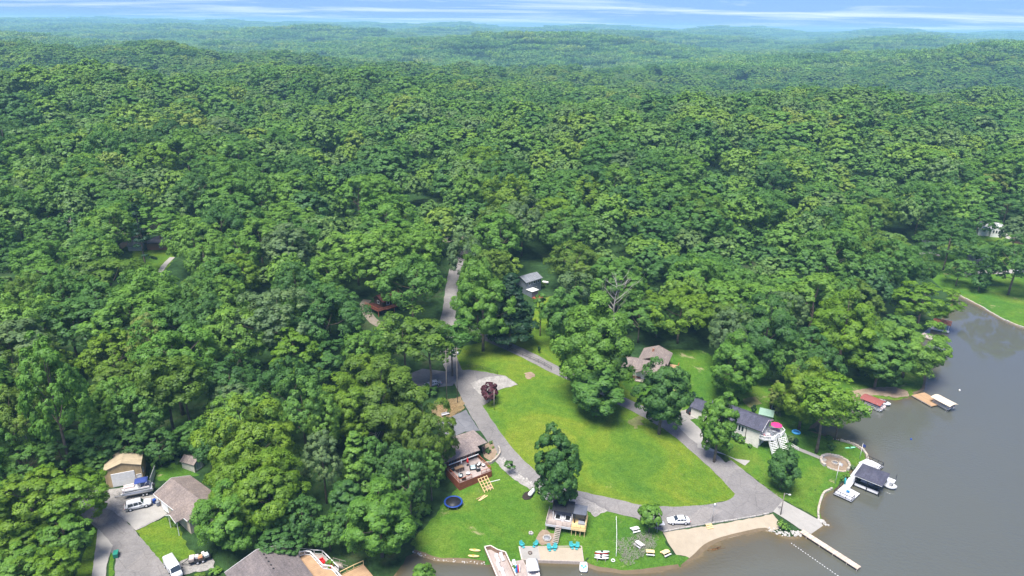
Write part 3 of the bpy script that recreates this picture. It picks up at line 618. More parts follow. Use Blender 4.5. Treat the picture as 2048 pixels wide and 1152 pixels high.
def top_tree(key, px, py, wpx, H, leaf, label, name='broadleaf_tree', group=None, cat='tree'):
    """tree whose top stands on the sight line (px, py), wpx wide there"""
    x, y = spot(px, py, H * 0.97); d = project((x, y, hz(x, y) + H * 0.7))[2]; W = wpx * d / F * 1.02
    TREES.append((x, y, W / 2, H)); return tree(key, x, y, H, W, leaf, label, group, name, cat=cat)
def base_tree(key, px, py, ty, wpx, leaf, label, name='broadleaf_tree', group=None, cat='tree', off=(0, 0)):
    """tree rooted on the sight line (px, py), its top at image height ty"""
    x, y = spot(px, py); z = hz(x, y); lo, hi = 0.5, 45
    for _ in range(30):
        mid = (lo + hi) / 2
        if project((x, y, z + mid))[1] > ty: lo = mid
        else: hi = mid
    d = project((x, y, z + lo * 0.7))[2]; W = wpx * d / F
    TREES.append((x, y, W / 2, lo)); return tree(key, x, y, lo, W, leaf, label, group, name, cat=cat)
# trees of the clearing, the yards and the shore, one by one
top_tree('feather', 45, 955, 150, 15, 'lime', 'feathery light green tree filling the corner left of the lane', 'feathery_tree')
top_tree('feather', 125, 946, 140, 14, 'lime', 'feathery light green tree overhanging the left side of the lane', 'feathery_tree')
for px, py, w, lf, lb in [(40, 1032, 130, 'lime', 'lower feathery green tree at the left edge below the tall pair'), (118, 1040, 100, 'bright', 'lower feathery green tree beside the left verge'), (20, 1105, 120, 'bright', 'feathery green tree in the bottom left corner'), (82, 1112, 115, 'lime', 'feathery green tree cut by the bottom edge left of the concrete path')]:
    top_tree('feather', px, py, w, 9.5, lf, lb, 'feathery_tree')
top_tree('full0', 490, 824, 175, 23, 'lime', 'large yellow-green oak with the highest crown behind the brown-roofed left house', 'oak_tree')
top_tree('full1', 462, 908, 120, 17, 'lime', 'yellow-green oak hanging over the right end of the left house roof', 'oak_tree')
top_tree('full1', 530, 925, 150, 18, 'lime', 'yellow-green oak leaning over the right half of the woodland edge above the grey roof', 'oak_tree')
top_tree('full0', 450, 985, 150, 13, 'bright', 'low bright green oak beside the utility trailer', 'oak_tree')
top_tree('full1', 756, 985, 150, 16, 'bright', 'dense bright green maple by the cove, right of the grey-roofed house deck', 'maple_tree')
top_tree('cone', 708, 866, 84, 17, 'bright', 'conical bright green tree standing behind the cove maple', 'conical_tree')
top_tree('full0', 852, 812, 118, 20, 'olive', 'olive green oak hiding the left end of the brown cabin roof', 'oak_tree')
top_tree('oak2', 815, 905, 90, 18, 'dark', 'dark tree in the shade left of the round trampoline', 'broadleaf_tree')
top_tree('dense', 690, 960, 80, 13, 'dark', 'dark bushy tree left of the cove maple', 'broadleaf_tree')
top_tree('oak2', 640, 870, 80, 18, 'grey', 'grey-green tree right of the yellow-green oaks', 'broadleaf_tree')
top_tree('full0', 755, 732, 185, 21, 'olive', 'wide olive-green oak in front of the carport driveway', 'oak_tree')
top_tree('full1', 690, 765, 120, 19, 'lime', 'yellow-green oak left of the wide olive oak', 'oak_tree')
base_tree('dense', 1108, 1035, 850, 97, 'dark', 'tall dark green tree standing alone at the lower edge of the oval lawn', 'maple_tree')
base_tree('full1', 1180, 800, 604, 168, 'bright', 'largest tree of the oval lawn, fresh green with a tall broad crown', 'maple_tree')
base_tree('dense1', 1192, 832, 730, 112, 'mid', 'darker green tree in front of the largest lawn tree, foliage down to the grass', 'maple_tree')
base_tree('dense1', 1318, 868, 724, 98, 'dark', 'round dark green tree right beside the right-hand road', 'maple_tree')
base_tree('dense', 1428, 924, 782, 76, 'bright', 'bright green tree in front of the white house with the dark roof', 'maple_tree')
base_tree('dense1', 1560, 978, 897, 66, 'dark', 'small round dark green tree on the lawn above the boat ramp', 'maple_tree')
base_tree('full1', 1460, 800, 678, 115, 'bright', 'light green tree in the middle of the yard beyond the white house', 'maple_tree')
base_tree('airy', 1632, 906, 752, 120, 'lime', 'lime green tree with a bare trunk near the stone fire pit', 'shore_tree')
base_tree('full1', 1598, 858, 732, 115, 'lime', 'lime green tree beside the green-roofed shed', 'shore_tree')
base_tree('airy', 1670, 880, 786, 105, 'bright', 'low bright green tree spreading over the water by the maroon boat lift', 'shore_tree')
top_tree('full0', 1542, 610, 130, 24, 'dark', 'tall dark tree beyond the yard, left of the shore trees', 'broadleaf_tree')
top_tree('full0', 1702, 606, 150, 24, 'lime', 'yellow-topped green tree above the cove beach', 'broadleaf_tree')
top_tree('full0', 1830, 652, 150, 18, 'bright', 'bushy green tree hanging over the lake above the tan dock', 'shore_tree')
top_tree('dense1', 1772, 675, 100, 17, 'mid', 'green tree left of the bushy tree over the lake', 'shore_tree')
top_tree('feather', 1855, 568, 118, 17, 'lime', 'feathery yellow-green tree at the lake corner beside the orange boathouse roof', 'shore_tree')
top_tree('full1', 955, 513, 92, 25, 'bright', 'tall bright green tree between the two roads', 'maple_tree')
base_tree('full1', 966, 702, 552, 122, 'bright', 'broad bright green tree at the road fork', 'maple_tree')
base_tree('cone', 1020, 692, 545, 100, 'deep', 'dark conical evergreen right of the road fork', 'evergreen_tree')
top_tree('oak1', 822, 526, 128, 21, 'mid', 'rounded green tree beside the red-roofed house', 'broadleaf_tree')
top_tree('oak0', 826, 462, 115, 22, 'bright', 'bright green tree left of the upper road', 'broadleaf_tree')
base_tree('airy', 812, 772, 626, 112, 'olive', 'thin olive oak in front of the road, left of a pair', 'oak_tree')
base_tree('airy1', 862, 788, 630, 104, 'olive', 'thin olive oak in front of the road, middle of three', 'oak_tree')
base_tree('airy', 905, 752, 642, 92, 'mid', 'thin green tree between the carport drive and the road', 'oak_tree')
base_tree('small', 978, 806, 768, 40, 'purple', 'small purple-leaved tree at the end of the gravel patch', 'ornamental_tree')
base_tree('thin', 1080, 672, 578, 36, 'mid', 'thin young tree in the yard below the grey-blue house', 'young_tree')
base_tree('small', 1298, 1066, 1010, 52, 'bright', 'small bright green tree beside the road above the beach corner', 'young_tree')
base_tree('thin', 1018, 950, 920, 24, 'dark', 'little sapling beside the riprap verge', 'young_tree')
top_tree('oak1', 1905, 464, 112, 18, 'dark', 'dark tree on the far lawn left of the concrete drive', 'lawn_tree')
base_tree('oak0', 2016, 590, 480, 105, 'dark', 'dark spreading tree at the far right on the lakeside lawn', 'lawn_tree')
base_tree('small', 1956, 583, 548, 40, 'dark', 'small dark round tree on the far lakeside lawn', 'lawn_tree')
top_tree('oak3', 2022, 390, 80, 17, 'dark', 'dark tree right of the white far house', 'lawn_tree')
top_tree('oak3', 1978, 350, 60, 17, 'pale', 'pale yellow-green tree behind the white far house', 'lawn_tree')
top_tree('airy', 1972, 485, 50, 12, 'mid', 'mid green tree in front of the far grey roof', 'lawn_tree')
base_tree('column', 294, 545, 404, 38, 'deep', 'narrow dark spruce standing in front of the slate-roofed house', 'spruce_tree')
base_tree('oak2', 147, 956, 680, 132, 'bright', 'tall light green tree with a bare pale trunk left of the tan garage', 'broadleaf_tree')
base_tree('airy', 352, 885, 712, 110, 'olive', 'olive oak with a bare trunk behind the tan garage', 'oak_tree')
base_tree('airy1', 386, 880, 715, 100, 'olive', 'olive oak with a bare trunk behind the small shed', 'oak_tree')
base_tree('dense1', 200, 952, 905, 62, 'mid', 'low bushy tree at the left rear corner of the tan garage', 'small_tree')
top_tree('oak4', 35, 712, 110, 21, 'olive', 'half-bare olive tree at the left edge of the picture above the feathery trees', 'broadleaf_tree')
top_tree('oak2', 285, 638, 75, 22, 'pale', 'pale yellow-green tree standing out in the left forest', 'pale_tree')
top_tree('airy', 1150, 545, 75, 24, 'grey', 'soft grey-green pine left of the dead white tree', 'pine_tree')
top_tree('dense1', 1130, 580, 85, 20, 'mid', 'green tree behind the largest lawn tree', 'broadleaf_tree')
top_tree('dense', 845, 1128, 56, 9, 'bright', 'bright green bush top by the water at the bottom of the cove', 'small_tree')
top_tree('dense1', 1560, 770, 40, 9, 'pale', 'pale green small tree by the lime shore trees', 'small_tree')
top_tree('small', 1370, 745, 26, 6, 'mid', 'small green tree on the grass below the brown house', 'small_tree')
for px, py, w, H, lf, lb in [(598, 765, 120, 21, 'mid', 'broad mid green tree in the woods right of the highest yellow-green oak'), (565, 735, 110, 20, 'dark', 'dark tree behind the highest yellow-green oak'), (275, 775, 115, 17, 'mid', 'mid green tree in the woods above the tan garage'), (215, 760, 90, 18, 'bright', 'fresh green tree right of the tall bare-trunked tree'), (640, 800, 90, 18, 'bright', 'fresh green tree in front of the broad woods tree'), (775, 660, 75, 13, 'mid', 'mid green tree between the dirt lane and the carport driveway'), (720, 668, 80, 15, 'bright', 'fresh green tree below the bend of the dirt lane'), (1965, 415, 72, 17, 'mid', 'mid green tree between the white far house and the shore trees'), (1912, 440, 80, 19, 'dark', 'dark tree on the upper edge of the far lawn'), (2042, 435, 64, 18, 'grey', 'grey-green tree at the right picture edge behind the brown outbuilding'), (1988, 520, 56, 11, 'dark', 'dark tree before the concrete drive of the far shore'), (930, 476, 80, 20, 'grey', 'soft grey-green tree leaning over the top of the upper road'), (600, 1005, 90, 11, 'dark', 'dark tree in the shade right of the large yellow-green oak'), (655, 1040, 80, 8, 'mid', 'low green tree above the white railed deck'), (560, 1060, 90, 7, 'dark', 'low dark tree behind the grey roof ridge'), (690, 1030, 60, 9, 'dark', 'dark slim tree squeezed left of the cove maple'),
    (110, 870, 100, 10, 'dark', 'low dark understory tree left of the pale bare trunk'), (45, 895, 100, 10, 'mid', 'low green understory tree above the feathery trees'), (190, 870, 90, 9, 'dark', 'dark understory tree right of the pale bare trunk'), (250, 858, 90, 9, 'dark', 'dark understory tree right behind the tan garage'), (310, 868, 80, 9, 'dark', 'dark understory tree between garage and small shed'), (385, 850, 70, 9, 'mid', 'green understory tree behind the small shed'),
    (1597, 690, 85, 16, 'mid', 'mid green tree in front of the shaded brown house'), (1650, 700, 80, 17, 'dark', 'dark tree between the shaded brown house and the cove'), (1470, 625, 90, 20, 'grey', 'grey-green tree behind the light green yard tree'), (1925, 520, 60, 12, 'mid', 'green tree before the far grey roofed house'), (780, 900, 80, 14, 'dark', 'dark tree in the hollow left of the brown cabin'), (860, 905, 60, 13, 'mid', 'green tree at the left corner of the cabin deck'), (740, 880, 70, 15, 'mid', 'mid green tree behind the dark hollow trees')]:
    top_tree('oak%d' % (px % 6), px, py, w, H, lf, lb, 'broadleaf_tree')
# ---------------------------------------------------------------- building materials
M_white = mat('white_paint', (0.72, 0.71, 0.685), 0.5, 0.06, 2.0)
M_cream = lined('cream_siding', (0.74, 0.69, 0.62), 0.2, 2, 0.82, 0.6, 0.04)
M_tanmetal = lined('tan_ribbed_steel', (0.48, 0.35, 0.19), 0.3, 0, 0.80, 0.5, 0.04)
M_tanroof = lined('tan_ribbed_roof', (0.46, 0.37, 0.24), 0.3, 1, 0.82, 0.45, 0.04)
M_whitedoor = lined('white_sectional_door', (0.84, 0.84, 0.84), 0.53, 2, 0.7, 0.45, 0.02, 0.05)
M_roofbrown = shingle('grey_brown_shingles', (0.24, 0.195, 0.172))
M_roofgrey = shingle('weathered_grey_shingles', (0.185, 0.158, 0.152))
M_roofslate = shingle('dark_slate_shingles', (0.085, 0.085, 0.115))
M_roofcabin = shingle('taupe_shingles', (0.28, 0.228, 0.205))
M_roofred = shingle('dark_red_shingles', (0.16, 0.055, 0.048))
M_roofblue = shingle('blue_grey_shingles', (0.22, 0.23, 0.25))
M_brownwood = lined('dark_brown_siding', (0.10, 0.060, 0.045), 0.22, 2, 0.7, 0.8, 0.1)
M_redwood = lined('red_stained_boards', (0.26, 0.080, 0.042), 0.15, 2, 0.72, 0.7, 0.12)
M_redwood2 = lined('dull_red_boards', (0.16, 0.055, 0.040), 0.15, 2, 0.72, 0.8, 0.12)
M_deckgrey = lined('weathered_deck_boards', (0.38, 0.315, 0.28), 0.15, 1, 0.70, 0.8, 0.10)
M_deckx = lined('weathered_deck_planks', (0.38, 0.315, 0.28), 0.15, 0, 0.70, 0.8, 0.10)
M_decktan = lined('tan_deck_boards', (0.40, 0.255, 0.145), 0.15, 1, 0.72, 0.75, 0.10)
M_newpine = lined('new_pine_boards', (0.72, 0.50, 0.22), 0.15, 1, 0.75, 0.7, 0.08)
M_pine = mat('new_pine_timber', (0.72, 0.52, 0.26), 0.7, 0.10, 3)
M_oldwood = mat('grey_timber', (0.40, 0.34, 0.29), 0.85, 0.15, 3)
M_redtimber = mat('red_stained_timber', (0.34, 0.095, 0.045), 0.7, 0.12, 3)
M_brick = mat('red_brick_wall', (0.30, 0.14, 0.09), 0.9, 0.15, 4)
M_beige = mat('beige_brick_wall', (0.50, 0.42, 0.32), 0.9, 0.12, 4)
M_bluewall = lined('blue_grey_siding', (0.17, 0.19, 0.225), 0.2, 2, 0.75, 0.7, 0.06)
M_glass, _nt, _b = new_mat('window_glass'); _b.inputs['Base Color'].default_value = (0.03, 0.04, 0.05, 1); _b.inputs['Roughness'].default_value = 0.06; _b.inputs['Specular IOR Level'].default_value = 0.7
M_black = mat('black_metal', (0.022, 0.022, 0.024), 0.5, 0.2, 3)
M_blackroof = lined('black_steel_roof', (0.028, 0.030, 0.036), 0.35, 0, 0.6, 0.45, 0.08)
M_greyroof = lined('slatted_grey_roof', (0.115, 0.125, 0.15), 0.16, 1, 0.55, 0.5, 0.08)
M_green = lined('green_steel_roof', (0.24, 0.36, 0.28), 0.3, 0, 0.75, 0.5, 0.05)
M_stone = mat('pale_limestone', (0.40, 0.36, 0.30), 0.9, 0.2, 2.5, bump=0.4)
M_rock = mat('white_limestone_rock', (0.42, 0.395, 0.355), 0.9, 0.2, 2.5, bump=0.4)
M_alu = mat('brushed_aluminium', (0.62, 0.62, 0.62), 0.4, 0.08, 3, metal=0.6)
M_galv = mat('galvanised_steel', (0.42, 0.42, 0.42), 0.5, 0.1, 3, metal=0.4)
M_ltgrey = mat('light_grey_composite', (0.50, 0.50, 0.51), 0.6, 0.06, 2)
M_whitedeck = lined('pale_composite_boards', (0.55, 0.55, 0.56), 0.15, 0, 0.78, 0.6, 0.05)
def thing_at(name, A, ang, label, cat, group=None, dz=0.0):
    return empty(name, (A[0], A[1], hz(*A) + dz), R(ang), label, cat, group)
def gable_walls(m, x0, x1, y0, y1, z0, ze, zr, axis='x'):
    if axis == 'x':
        ym = (y0 + y1) / 2; return m.side_prism([(y0, z0), (y1, z0), (y1, ze), (ym, zr), (y0, ze)], x0, x1)
    b = MB(); b.side_prism([(x0, z0), (x1, z0), (x1, ze), ((x0 + x1) / 2, zr), (x0, ze)], y0, y1)
    return m.add([(v[1], v[0], v[2]) for v in b.V], [f[::-1] for f in b.F])
def gable_roof(m, x0, x1, y0, y1, ze, zr, oh=0.45, th=0.14, axis='x', lift=0.03):
    if axis == 'y':
        b = MB(); gable_roof(b, y0, y1, x0, x1, ze, zr, oh, th, 'x', lift); return m.add([(v[1], v[0], v[2]) for v in b.V], [f[::-1] for f in b.F])
    ym = (y0 + y1) / 2; s = (zr - ze) / (ym - y0); a = x0 - oh; c = x1 + oh; e = ze - s * oh + lift; r = zr + lift
    prof = [(y0 - oh, e), (ym, r), (y1 + oh, e), (y1 + oh, e + th), (ym, r + th), (y0 - oh, e + th)]
    b = MB()
    V = [(x, p[0], p[1]) for x in (a, c) for p in prof]
    F_ = [(0, 1, 4, 5), (1, 2, 3, 4), (11, 10, 7, 6), (10, 9, 8, 7)]
    for i, j in ((0, 5), (5, 4), (4, 3), (3, 2), (2, 1), (1, 0)): F_.append((i, j, j + 6, i + 6))
    return m.add(V, [f for f in F_])
def hip_roof(m, x0, x1, y0, y1, ze, zr, oh=0.4, th=0.15, ridge=None):
    a, b, c, d = x0 - oh, x1 + oh, y0 - oh, y1 + oh; k = min(b - a, d - c) / 2 if ridge is None else ridge
    if (b - a) >= (d - c): r = [(a + k, (c + d) / 2, zr), (b - k, (c + d) / 2, zr)]
    else: r = [((a + b) / 2, c + k, zr), ((a + b) / 2, d - k, zr)]
    V = [(a, c, ze), (b, c, ze), (b, d, ze), (a, d, ze), (a, c, ze + th), (b, c, ze + th), (b, d, ze + th), (a, d, ze + th), r[0], r[1]]
    F_ = [(3, 2, 1, 0), (0, 1, 5, 4), (1, 2, 6, 5), (2, 3, 7, 6), (3, 0, 4, 7)]
    if (b - a) >= (d - c): F_ += [(4, 5, 9, 8), (5, 6, 9), (6, 7, 8, 9), (7, 4, 8)]
    else: F_ += [(4, 5, 8), (5, 6, 9, 8), (6, 7, 9), (7, 4, 8, 9)]
    return m.add(V, F_)
def opening(p, face, u, v, at, w, h, fm, gm, name='window', sub='pane', bars=1, fw=0.09):
    """window or door on a wall: proud frame with a recessed leaf behind it"""
    def P(a, b, c):      # a along wall, b up, c outward
        return {'-y': (u + a, at - c, v + b), '+y': (u - a, at + c, v + b), '-x': (at - c, u - a, v + b), '+x': (at + c, u + a, v + b)}[face]
    def bx(m, a0, a1, b0, b1, c0, c1):
        q0, q1 = P(a0, b0, c0), P(a1, b1, c1); m.box([(q0[i] + q1[i]) / 2 for i in range(3)], [abs(q0[i] - q1[i]) for i in range(3)])
    m = MB(); W, H = w / 2, h / 2
    bx(m, -W - fw, -W, -H - fw, H + fw, 0.002, 0.09); bx(m, W, W + fw, -H - fw, H + fw, 0.002, 0.09); bx(m, -W, W, H, H + fw, 0.002, 0.09); bx(m, -W, W, -H - fw, -H, 0.002, 0.11)
    for k in range(1, bars): x = -W + w * k / bars; bx(m, x - 0.025, x + 0.025, -H, H, 0.002, 0.07)
    f = m.build(name, fm, p); g = MB(); bx(g, -W, W, -H, H, 0.001, 0.03); g.build(sub, gm, f); return f
def railing(p, pts, h, mt, gap=1.4, name='railing', bal=0.0, closed=False, w=0.08, mid=True):
    m = MB(); n = len(pts)
    for i in range(n - 1 + closed):
        a = Vector(pts[i]); b = Vector(pts[(i + 1) % n]); L = (b - a).length; k = max(1, round(L / gap)); up = Vector((0, 0, h))
        m.bar(a + up, b + up, w * 1.3, w * 0.7)
        if mid: m.bar(a + up * 0.15, b + up * 0.15, w * 0.6)
        for j in range(k + (i == n - 2)): q = a.lerp(b, j / k); m.bar(q, q + up * 0.99, w)
        if bal:
            t = int(L / bal)
            for j in range(1, t): q = a.lerp(b, j / t); m.bar(q + up * 0.14, q + up * 0.98, w * 0.34)
    return m.build(name, mt, p)
def stairs(p, a, b, w, mt, n=9, name='stairs', rail=None, ang=None):
    """a: centre of the top edge, b: centre of the foot"""
    a = Vector(a); b = Vector(b); d = b - a; hd = Vector((d.x, d.y, 0)); L = hd.length; hd /= L; s = Vector((-hd.y, hd.x, 0)); rz = math.atan2(hd.y, hd.x)
    st = MB()
    for e in (-1, 1): st.bar(a + s * e * w / 2 - Vector((0, 0, .12)), b + s * e * w / 2 - Vector((0, 0, .02)), 0.06, 0.26)
    o = st.build(name, mt, p)
    t0 = MB(); t0.box((0, 0, 0), (L / n * 0.78, w - 0.07, 0.05)); me = t0.mesh('tread', mt)
    for i in range(n):
        q = a + d * ((i + 0.7) / n); t = link(bpy.data.objects.new('tread', me), o); t.location = q; t.rotation_euler = (0, 0, rz)
    if rail:
        for e in (-1, 1):
            m = MB(); m.bar(a + s * e * w / 2 + Vector((0, 0, .9)), b + s * e * w / 2 + Vector((0, 0, .9)), 0.09, 0.07)
            for k in (0, .5, 1): q = a + d * k + s * e * w / 2; m.bar(q, q + Vector((0, 0, .9)), 0.08)
            m.bar(a + s * e * w / 2 + Vector((0, 0, .25)), b + s * e * w / 2 + Vector((0, 0, .25)), 0.05)
            m.build('handrail', rail, o)
    return o
def part(p, name, mt, fn): m = MB(); fn(m); return m.build(name, mt, p)
def posts(p, pts, z0, z1, mt, w=0.12, name='post'):
    for (x, y) in pts: part(p, name, mt, lambda m: m.box((x, y, (z0 + z1) / 2), (w, w, z1 - z0)))
def roof_vents(p, pts):
    for q in pts: part(p, 'roof_vent', M_black, lambda m: m.box(q, (0.28, 0.28, 0.22), 0, 0.03))
# ---------------------------------------------------------------- tan garage
t = thing_at('metal_garage', (-86.7, 122.0), 22, 'tan steel garage with a big white overhead door and tan gable roof', 'garage', dz=-0.1)
def f(m): gable_walls(m, 0, 6.9, -0.1, 6.2, -0.6, 4.5, 5.7, 'y')
part(t, 'wall', M_tanmetal, f); r_ = part(t, 'roof', M_tanroof, lambda m: gable_roof(m, 0, 6.9, -0.1, 6.2, 4.5, 5.7, 0.22, 0.1, 'y'))
M_trim = mat('tan_trim', (0.48, 0.37, 0.22), 0.5)
for x in (0, 6.9): part(t, 'corner_trim', M_trim, lambda m: m.box((x, -0.1, 2.0), (0.16, 0.16, 4.9)))
d = part(t, 'garage_door', M_whitedoor, lambda m: m.box((3.3, -0.14, 1.75), (4.5, 0.06, 3.3)))
for k in range(5): part(d, 'door_panel', M_white, lambda m: m.box((3.3, -0.185, 0.44 + 0.655 * k), (4.42, 0.03, 0.61)))
opening(t, '-y', 6.25, 1.15, -0.1, 0.85, 2.0, M_white, M_white, 'door', 'door_leaf')
opening(t, '+x', 1.8, 2.0, 6.9, 0.7, 0.8, M_white, M_glass)
# ---------------------------------------------------------------- garden shed behind the left house
t = thing_at('garden_shed', (-74.6, 130.5), -20, 'small pale shed with a brown gable roof at the forest edge', 'shed')
part(t, 'wall', mat('pale_shed_wall', (0.50, 0.47, 0.40), 0.7), lambda m: gable_walls(m, 0, 3.6, 0, 2.6, -0.5, 1.9, 2.7, 'x'))
part(t, 'roof', M_roofbrown, lambda m: gable_roof(m, 0, 3.6, 0, 2.6, 1.9, 2.7, 0.25, 0.1))
opening(t, '+x', 1.3, 0.85, 3.6, 1.3, 1.7, M_white, M_ltgrey, 'door', 'door_leaf', 2, 0.06)
# ---------------------------------------------------------------- left house with white fascia
t = thing_at('house', (-74.7, 118.2), -37, 'low house with a plain brown shingle roof and white fascia beside the SUV', 'house')
part(t, 'wall', M_beige, lambda m: gable_walls(m, 0.4, 13, 0.5, 7.7, -1.5, 2.6, 4.1))
part(t, 'roof', M_roofbrown, lambda m: gable_roof(m, 0.4, 13, 0.5, 7.7, 2.6, 4.15, 0.5, 0.15))
m = MB(); m.box((6.7, -0.02, 2.52), (13.5, 0.05, 0.22)); m.build('fascia', M_white, t)
m = MB()
for s_ in (0, 1):
    a = Vector((-0.13, 0.0 if s_ == 0 else 8.2, 2.55)); b = Vector((-0.13, 4.1, 4.27)); m.bar(a, b, 0.05, 0.2)
m.build('barge_board', M_white, t)
pr = part(t, 'porch_roof', M_roofbrown, lambda m: gable_roof(m, 8.4, 11.8, -1.4, 3.0, 2.6, 3.4, 0.3, 0.12, 'y'))
m = MB(); m.bar((8.1, -1.72, 2.42), (10.1, -1.72, 3.42), 0.06, 0.2); m.bar((10.1, -1.72, 3.42), (12.1, -1.72, 2.42), 0.06, 0.2); m.build('barge_board', M_white, pr)
posts(t, [(8.5, -1.3), (11.7, -1.3)], -1.2, 2.6, M_white)
opening(t, '-y', 3.2, 0.9, 0.5, 2.6, 2.1, M_white, M_whitedoor, 'garage_door', 'door_leaf')
opening(t, '-y', 6.6, 1.3, 0.5, 1.2, 1.1, M_white, M_glass, bars=2)
# ---------------------------------------------------------------- grey-roofed house at the bottom
t = thing_at('house', (-52.6, 99.2), 40, 'large grey shingle roofed house at the bottom with white railed decks', 'house')
part(t, 'wall', M_cream, lambda m: gable_walls(m, 0.6, 11.9, -16, -0.6, -2.0, 2.6, 4.3, 'y'))
part(t, 'roof', M_roofgrey, lambda m: gable_roof(m, 0.6, 11.9, -16, -0.6, 2.6, 4.3, 0.55, 0.16, 'y'))
roof_vents(t, [(6.9, -2.0 - 1.15 * k, 4.33 ) for k in range(5)])
m = MB(); m.bar((0.05, 0.0, 2.55), (6.25, 0.0, 4.42), 0.06, 0.2); m.bar((6.25, 0.0, 4.42), (12.45, 0.0, 2.55), 0.06, 0.2); m.build('barge_board', M_white, t)
dk = [(12.2, -3.5), (13.0, -3.4), (14.0, -3.7), (14.8, -4.6), (15.1, -9.3), (16.3, -10.7), (16.5, -14.5), (12.4, -14.5)]
part(t, 'deck', M_decktan, lambda m: m.prism(dk[::-1], 1.2, 1.4)); railing(t, [(x, y, 1.4) for x, y in dk[:7]], 1.0, M_white, 1.2, w=0.15)
dk2 = [(12.4, -0.9), (14.0, -1.0), (16.0, -3.3), (17.2, -4.4), (17.7, -10.4), (16.6, -10.4), (15.3, -9.2), (15.0, -4.4), (14.0, -3.5), (12.4, -3.2)]
part(t, 'lower_deck', M_deckgrey, lambda m: m.prism(dk2[::-1], 0.0, 0.2)); railing(t, [(x, y, 0.2) for x, y in dk2[:5]], 1.0, M_white, 1.4, 'lower_railing', w=0.12)
posts(t, [dk[3], dk[4], dk[6], dk2[2], dk2[4]], -2.5, 0.0, M_oldwood, 0.16)
stairs(t, (17.9, -8.2, 0.2), (20.2, -8.6, -1.7), 1.4, M_oldwood, 8, rail=M_oldwood)
part(t, 'landing', M_decktan, lambda m: m.prism([(17.6, -11.0), (22.5, -11.2), (22.5, -15), (17.6, -15)][::-1], -0.7, -0.5)); railing(t, [(17.7, -11.0, -0.5), (20.5, -11.05, -0.5), (22.5, -11.2, -0.5)], 0.95, M_pine, 1.5, 'landing_railing', w=0.1)
AB = (t.location.x, t.location.y, t.location.z)
# ---------------------------------------------------------------- brown cabin with the furnished red deck
CABIN = ((-11.0, 128.3), 34)
t = thing_at('cabin', CABIN[0], CABIN[1], 'brown lake cabin with taupe roof and a wide red deck full of furniture', 'house', dz=0.0)
DZ = 2.1
part(t, 'wall', M_brownwood, lambda m: gable_walls(m, -0.6, 7.9, 6.4, 13.0, -0.4, 4.7, 5.7))
part(t, 'roof', M_roofcabin, lambda m: gable_roof(m, -0.4, 7.7, 6.2, 13.0, 4.55, 5.75, 0.75, 0.16))
part(t, 'carport_roof', M_roofcabin, lambda m: hip_roof(m, 7.0, 11.2, 7.4, 13.2, 4.45, 5.3, 0.35, 0.14))
posts(t, [(11.0, 7.6), (11.0, 13.0), (8.6, 7.6)], 0.8, 4.45, M_brownwood, 0.18)
part(t, 'carport_wall', M_brownwood, lambda m: m.box((9.5, 13.0, 2.6), (3.4, 0.15, 3.7)))
part(t, 'deck', M_deckgrey, lambda m: m.box((4.0, 3.1, DZ - 0.1), (8.5, 6.4, 0.2)))
def f(m):
    m.box((4.0, -0.14, DZ / 2 - 0.3), (8.5, 0.06, DZ + 0.5)); m.box((-0.29, 3.0, DZ / 2 - 0.3), (0.06, 6.2, DZ + 0.5)); m.box((8.29, 3.0, DZ / 2 - 0.3), (0.06, 6.2, DZ + 0.5))
part(t, 'skirting', M_redwood, f)
for a_, b_, in (((-0.2, 0, DZ), (3.0, 0, DZ)), ((5.6, 0, DZ), (8.2, 0, DZ)), ((-0.2, 6.0, DZ), (-0.2, 0, DZ)), ((8.2, 0, DZ), (8.2, 6.0, DZ))):
    railing(t, [a_, b_], 0.95, M_redtimber, 1.6, w=0.09, bal=0.3)
m = MB(); m.box((3.9, 5.2, DZ + 1.55), (8.0, 0.12, 0.18)); m.build('awning_bar', M_white, t)
opening(t, '-y', 1.6, DZ + 1.2, 6.4, 2.2, 1.7, M_redtimber, M_glass, bars=3); opening(t, '-y', 4.4, DZ + 1.1, 6.4, 1.8, 2.0, M_redtimber, M_glass, 'door', 'pane', 2); opening(t, '-y', 6.7, DZ + 1.3, 6.4, 1.4, 1.2, M_redtimber, M_glass, bars=2)
roof_vents(t, [(3.3, 9.0, 5.62), (8.8, 10.0, 5.24)])
# half-built stair frame in new timber
t2 = thing_at('stair_frame', (-6.3, 130.4), 34, 'half built stair frame of raw pine leaning off the red deck front', 'frame')
m = MB()
for x in (-1.15, -0.4, 0.4, 1.15): m.bar((x, -0.25, 2.0), (x, -3.3, 0.15), 0.09, 0.26)
m.build('stringer', M_pine, t2)
for k in range(5): part(t2, 'tread', M_pine, lambda m: m.box((0, -0.45 - 0.62 * k, 1.98 - 0.38 * k), (2.5, 0.12, 0.08)))
for k, (x, y, a) in enumerate([(-10.6 + 4.3, 125.9, 40), (-6.0, 125.6, 55), (-5.6, 125.5, 47)]):
    o = part(None, 'plank', M_pine if k else M_decktan, lambda m: m.box((0, 0, 0), (2.4, 0.22, 0.07))); o.location = (x, y, hz(x, y) + 0.12 + 0.05 * k); o.rotation_euler = (0, 0, R(a))
    tag(o, 'loose timber plank lying on the grass below the stair frame', 'plank', 'loose planks by the half built stairs')
o = part(None, 'soil_mound', M_soil, lambda m: m.blob((0, 0, 0), 0.9, 3, 3, 0.08, (1.0, 0.8, 0.28))); _s = spot(978, 975); o.location = (_s[0], _s[1], hz(*_s)); tag(o, 'round heap of reddish soil beside the stair frame', 'soil heap')
_s = spot(988, 963); o = part(None, 'beam', M_white, lambda m: m.box((0, 0, 0), (3.0, 0.12, 0.12))); o.location = (_s[0], _s[1], hz(*_s) + 0.12); o.rotation_euler = (0, 0, R(24)); tag(o, 'long white beam lying on the lawn right of the stair frame', 'beam')
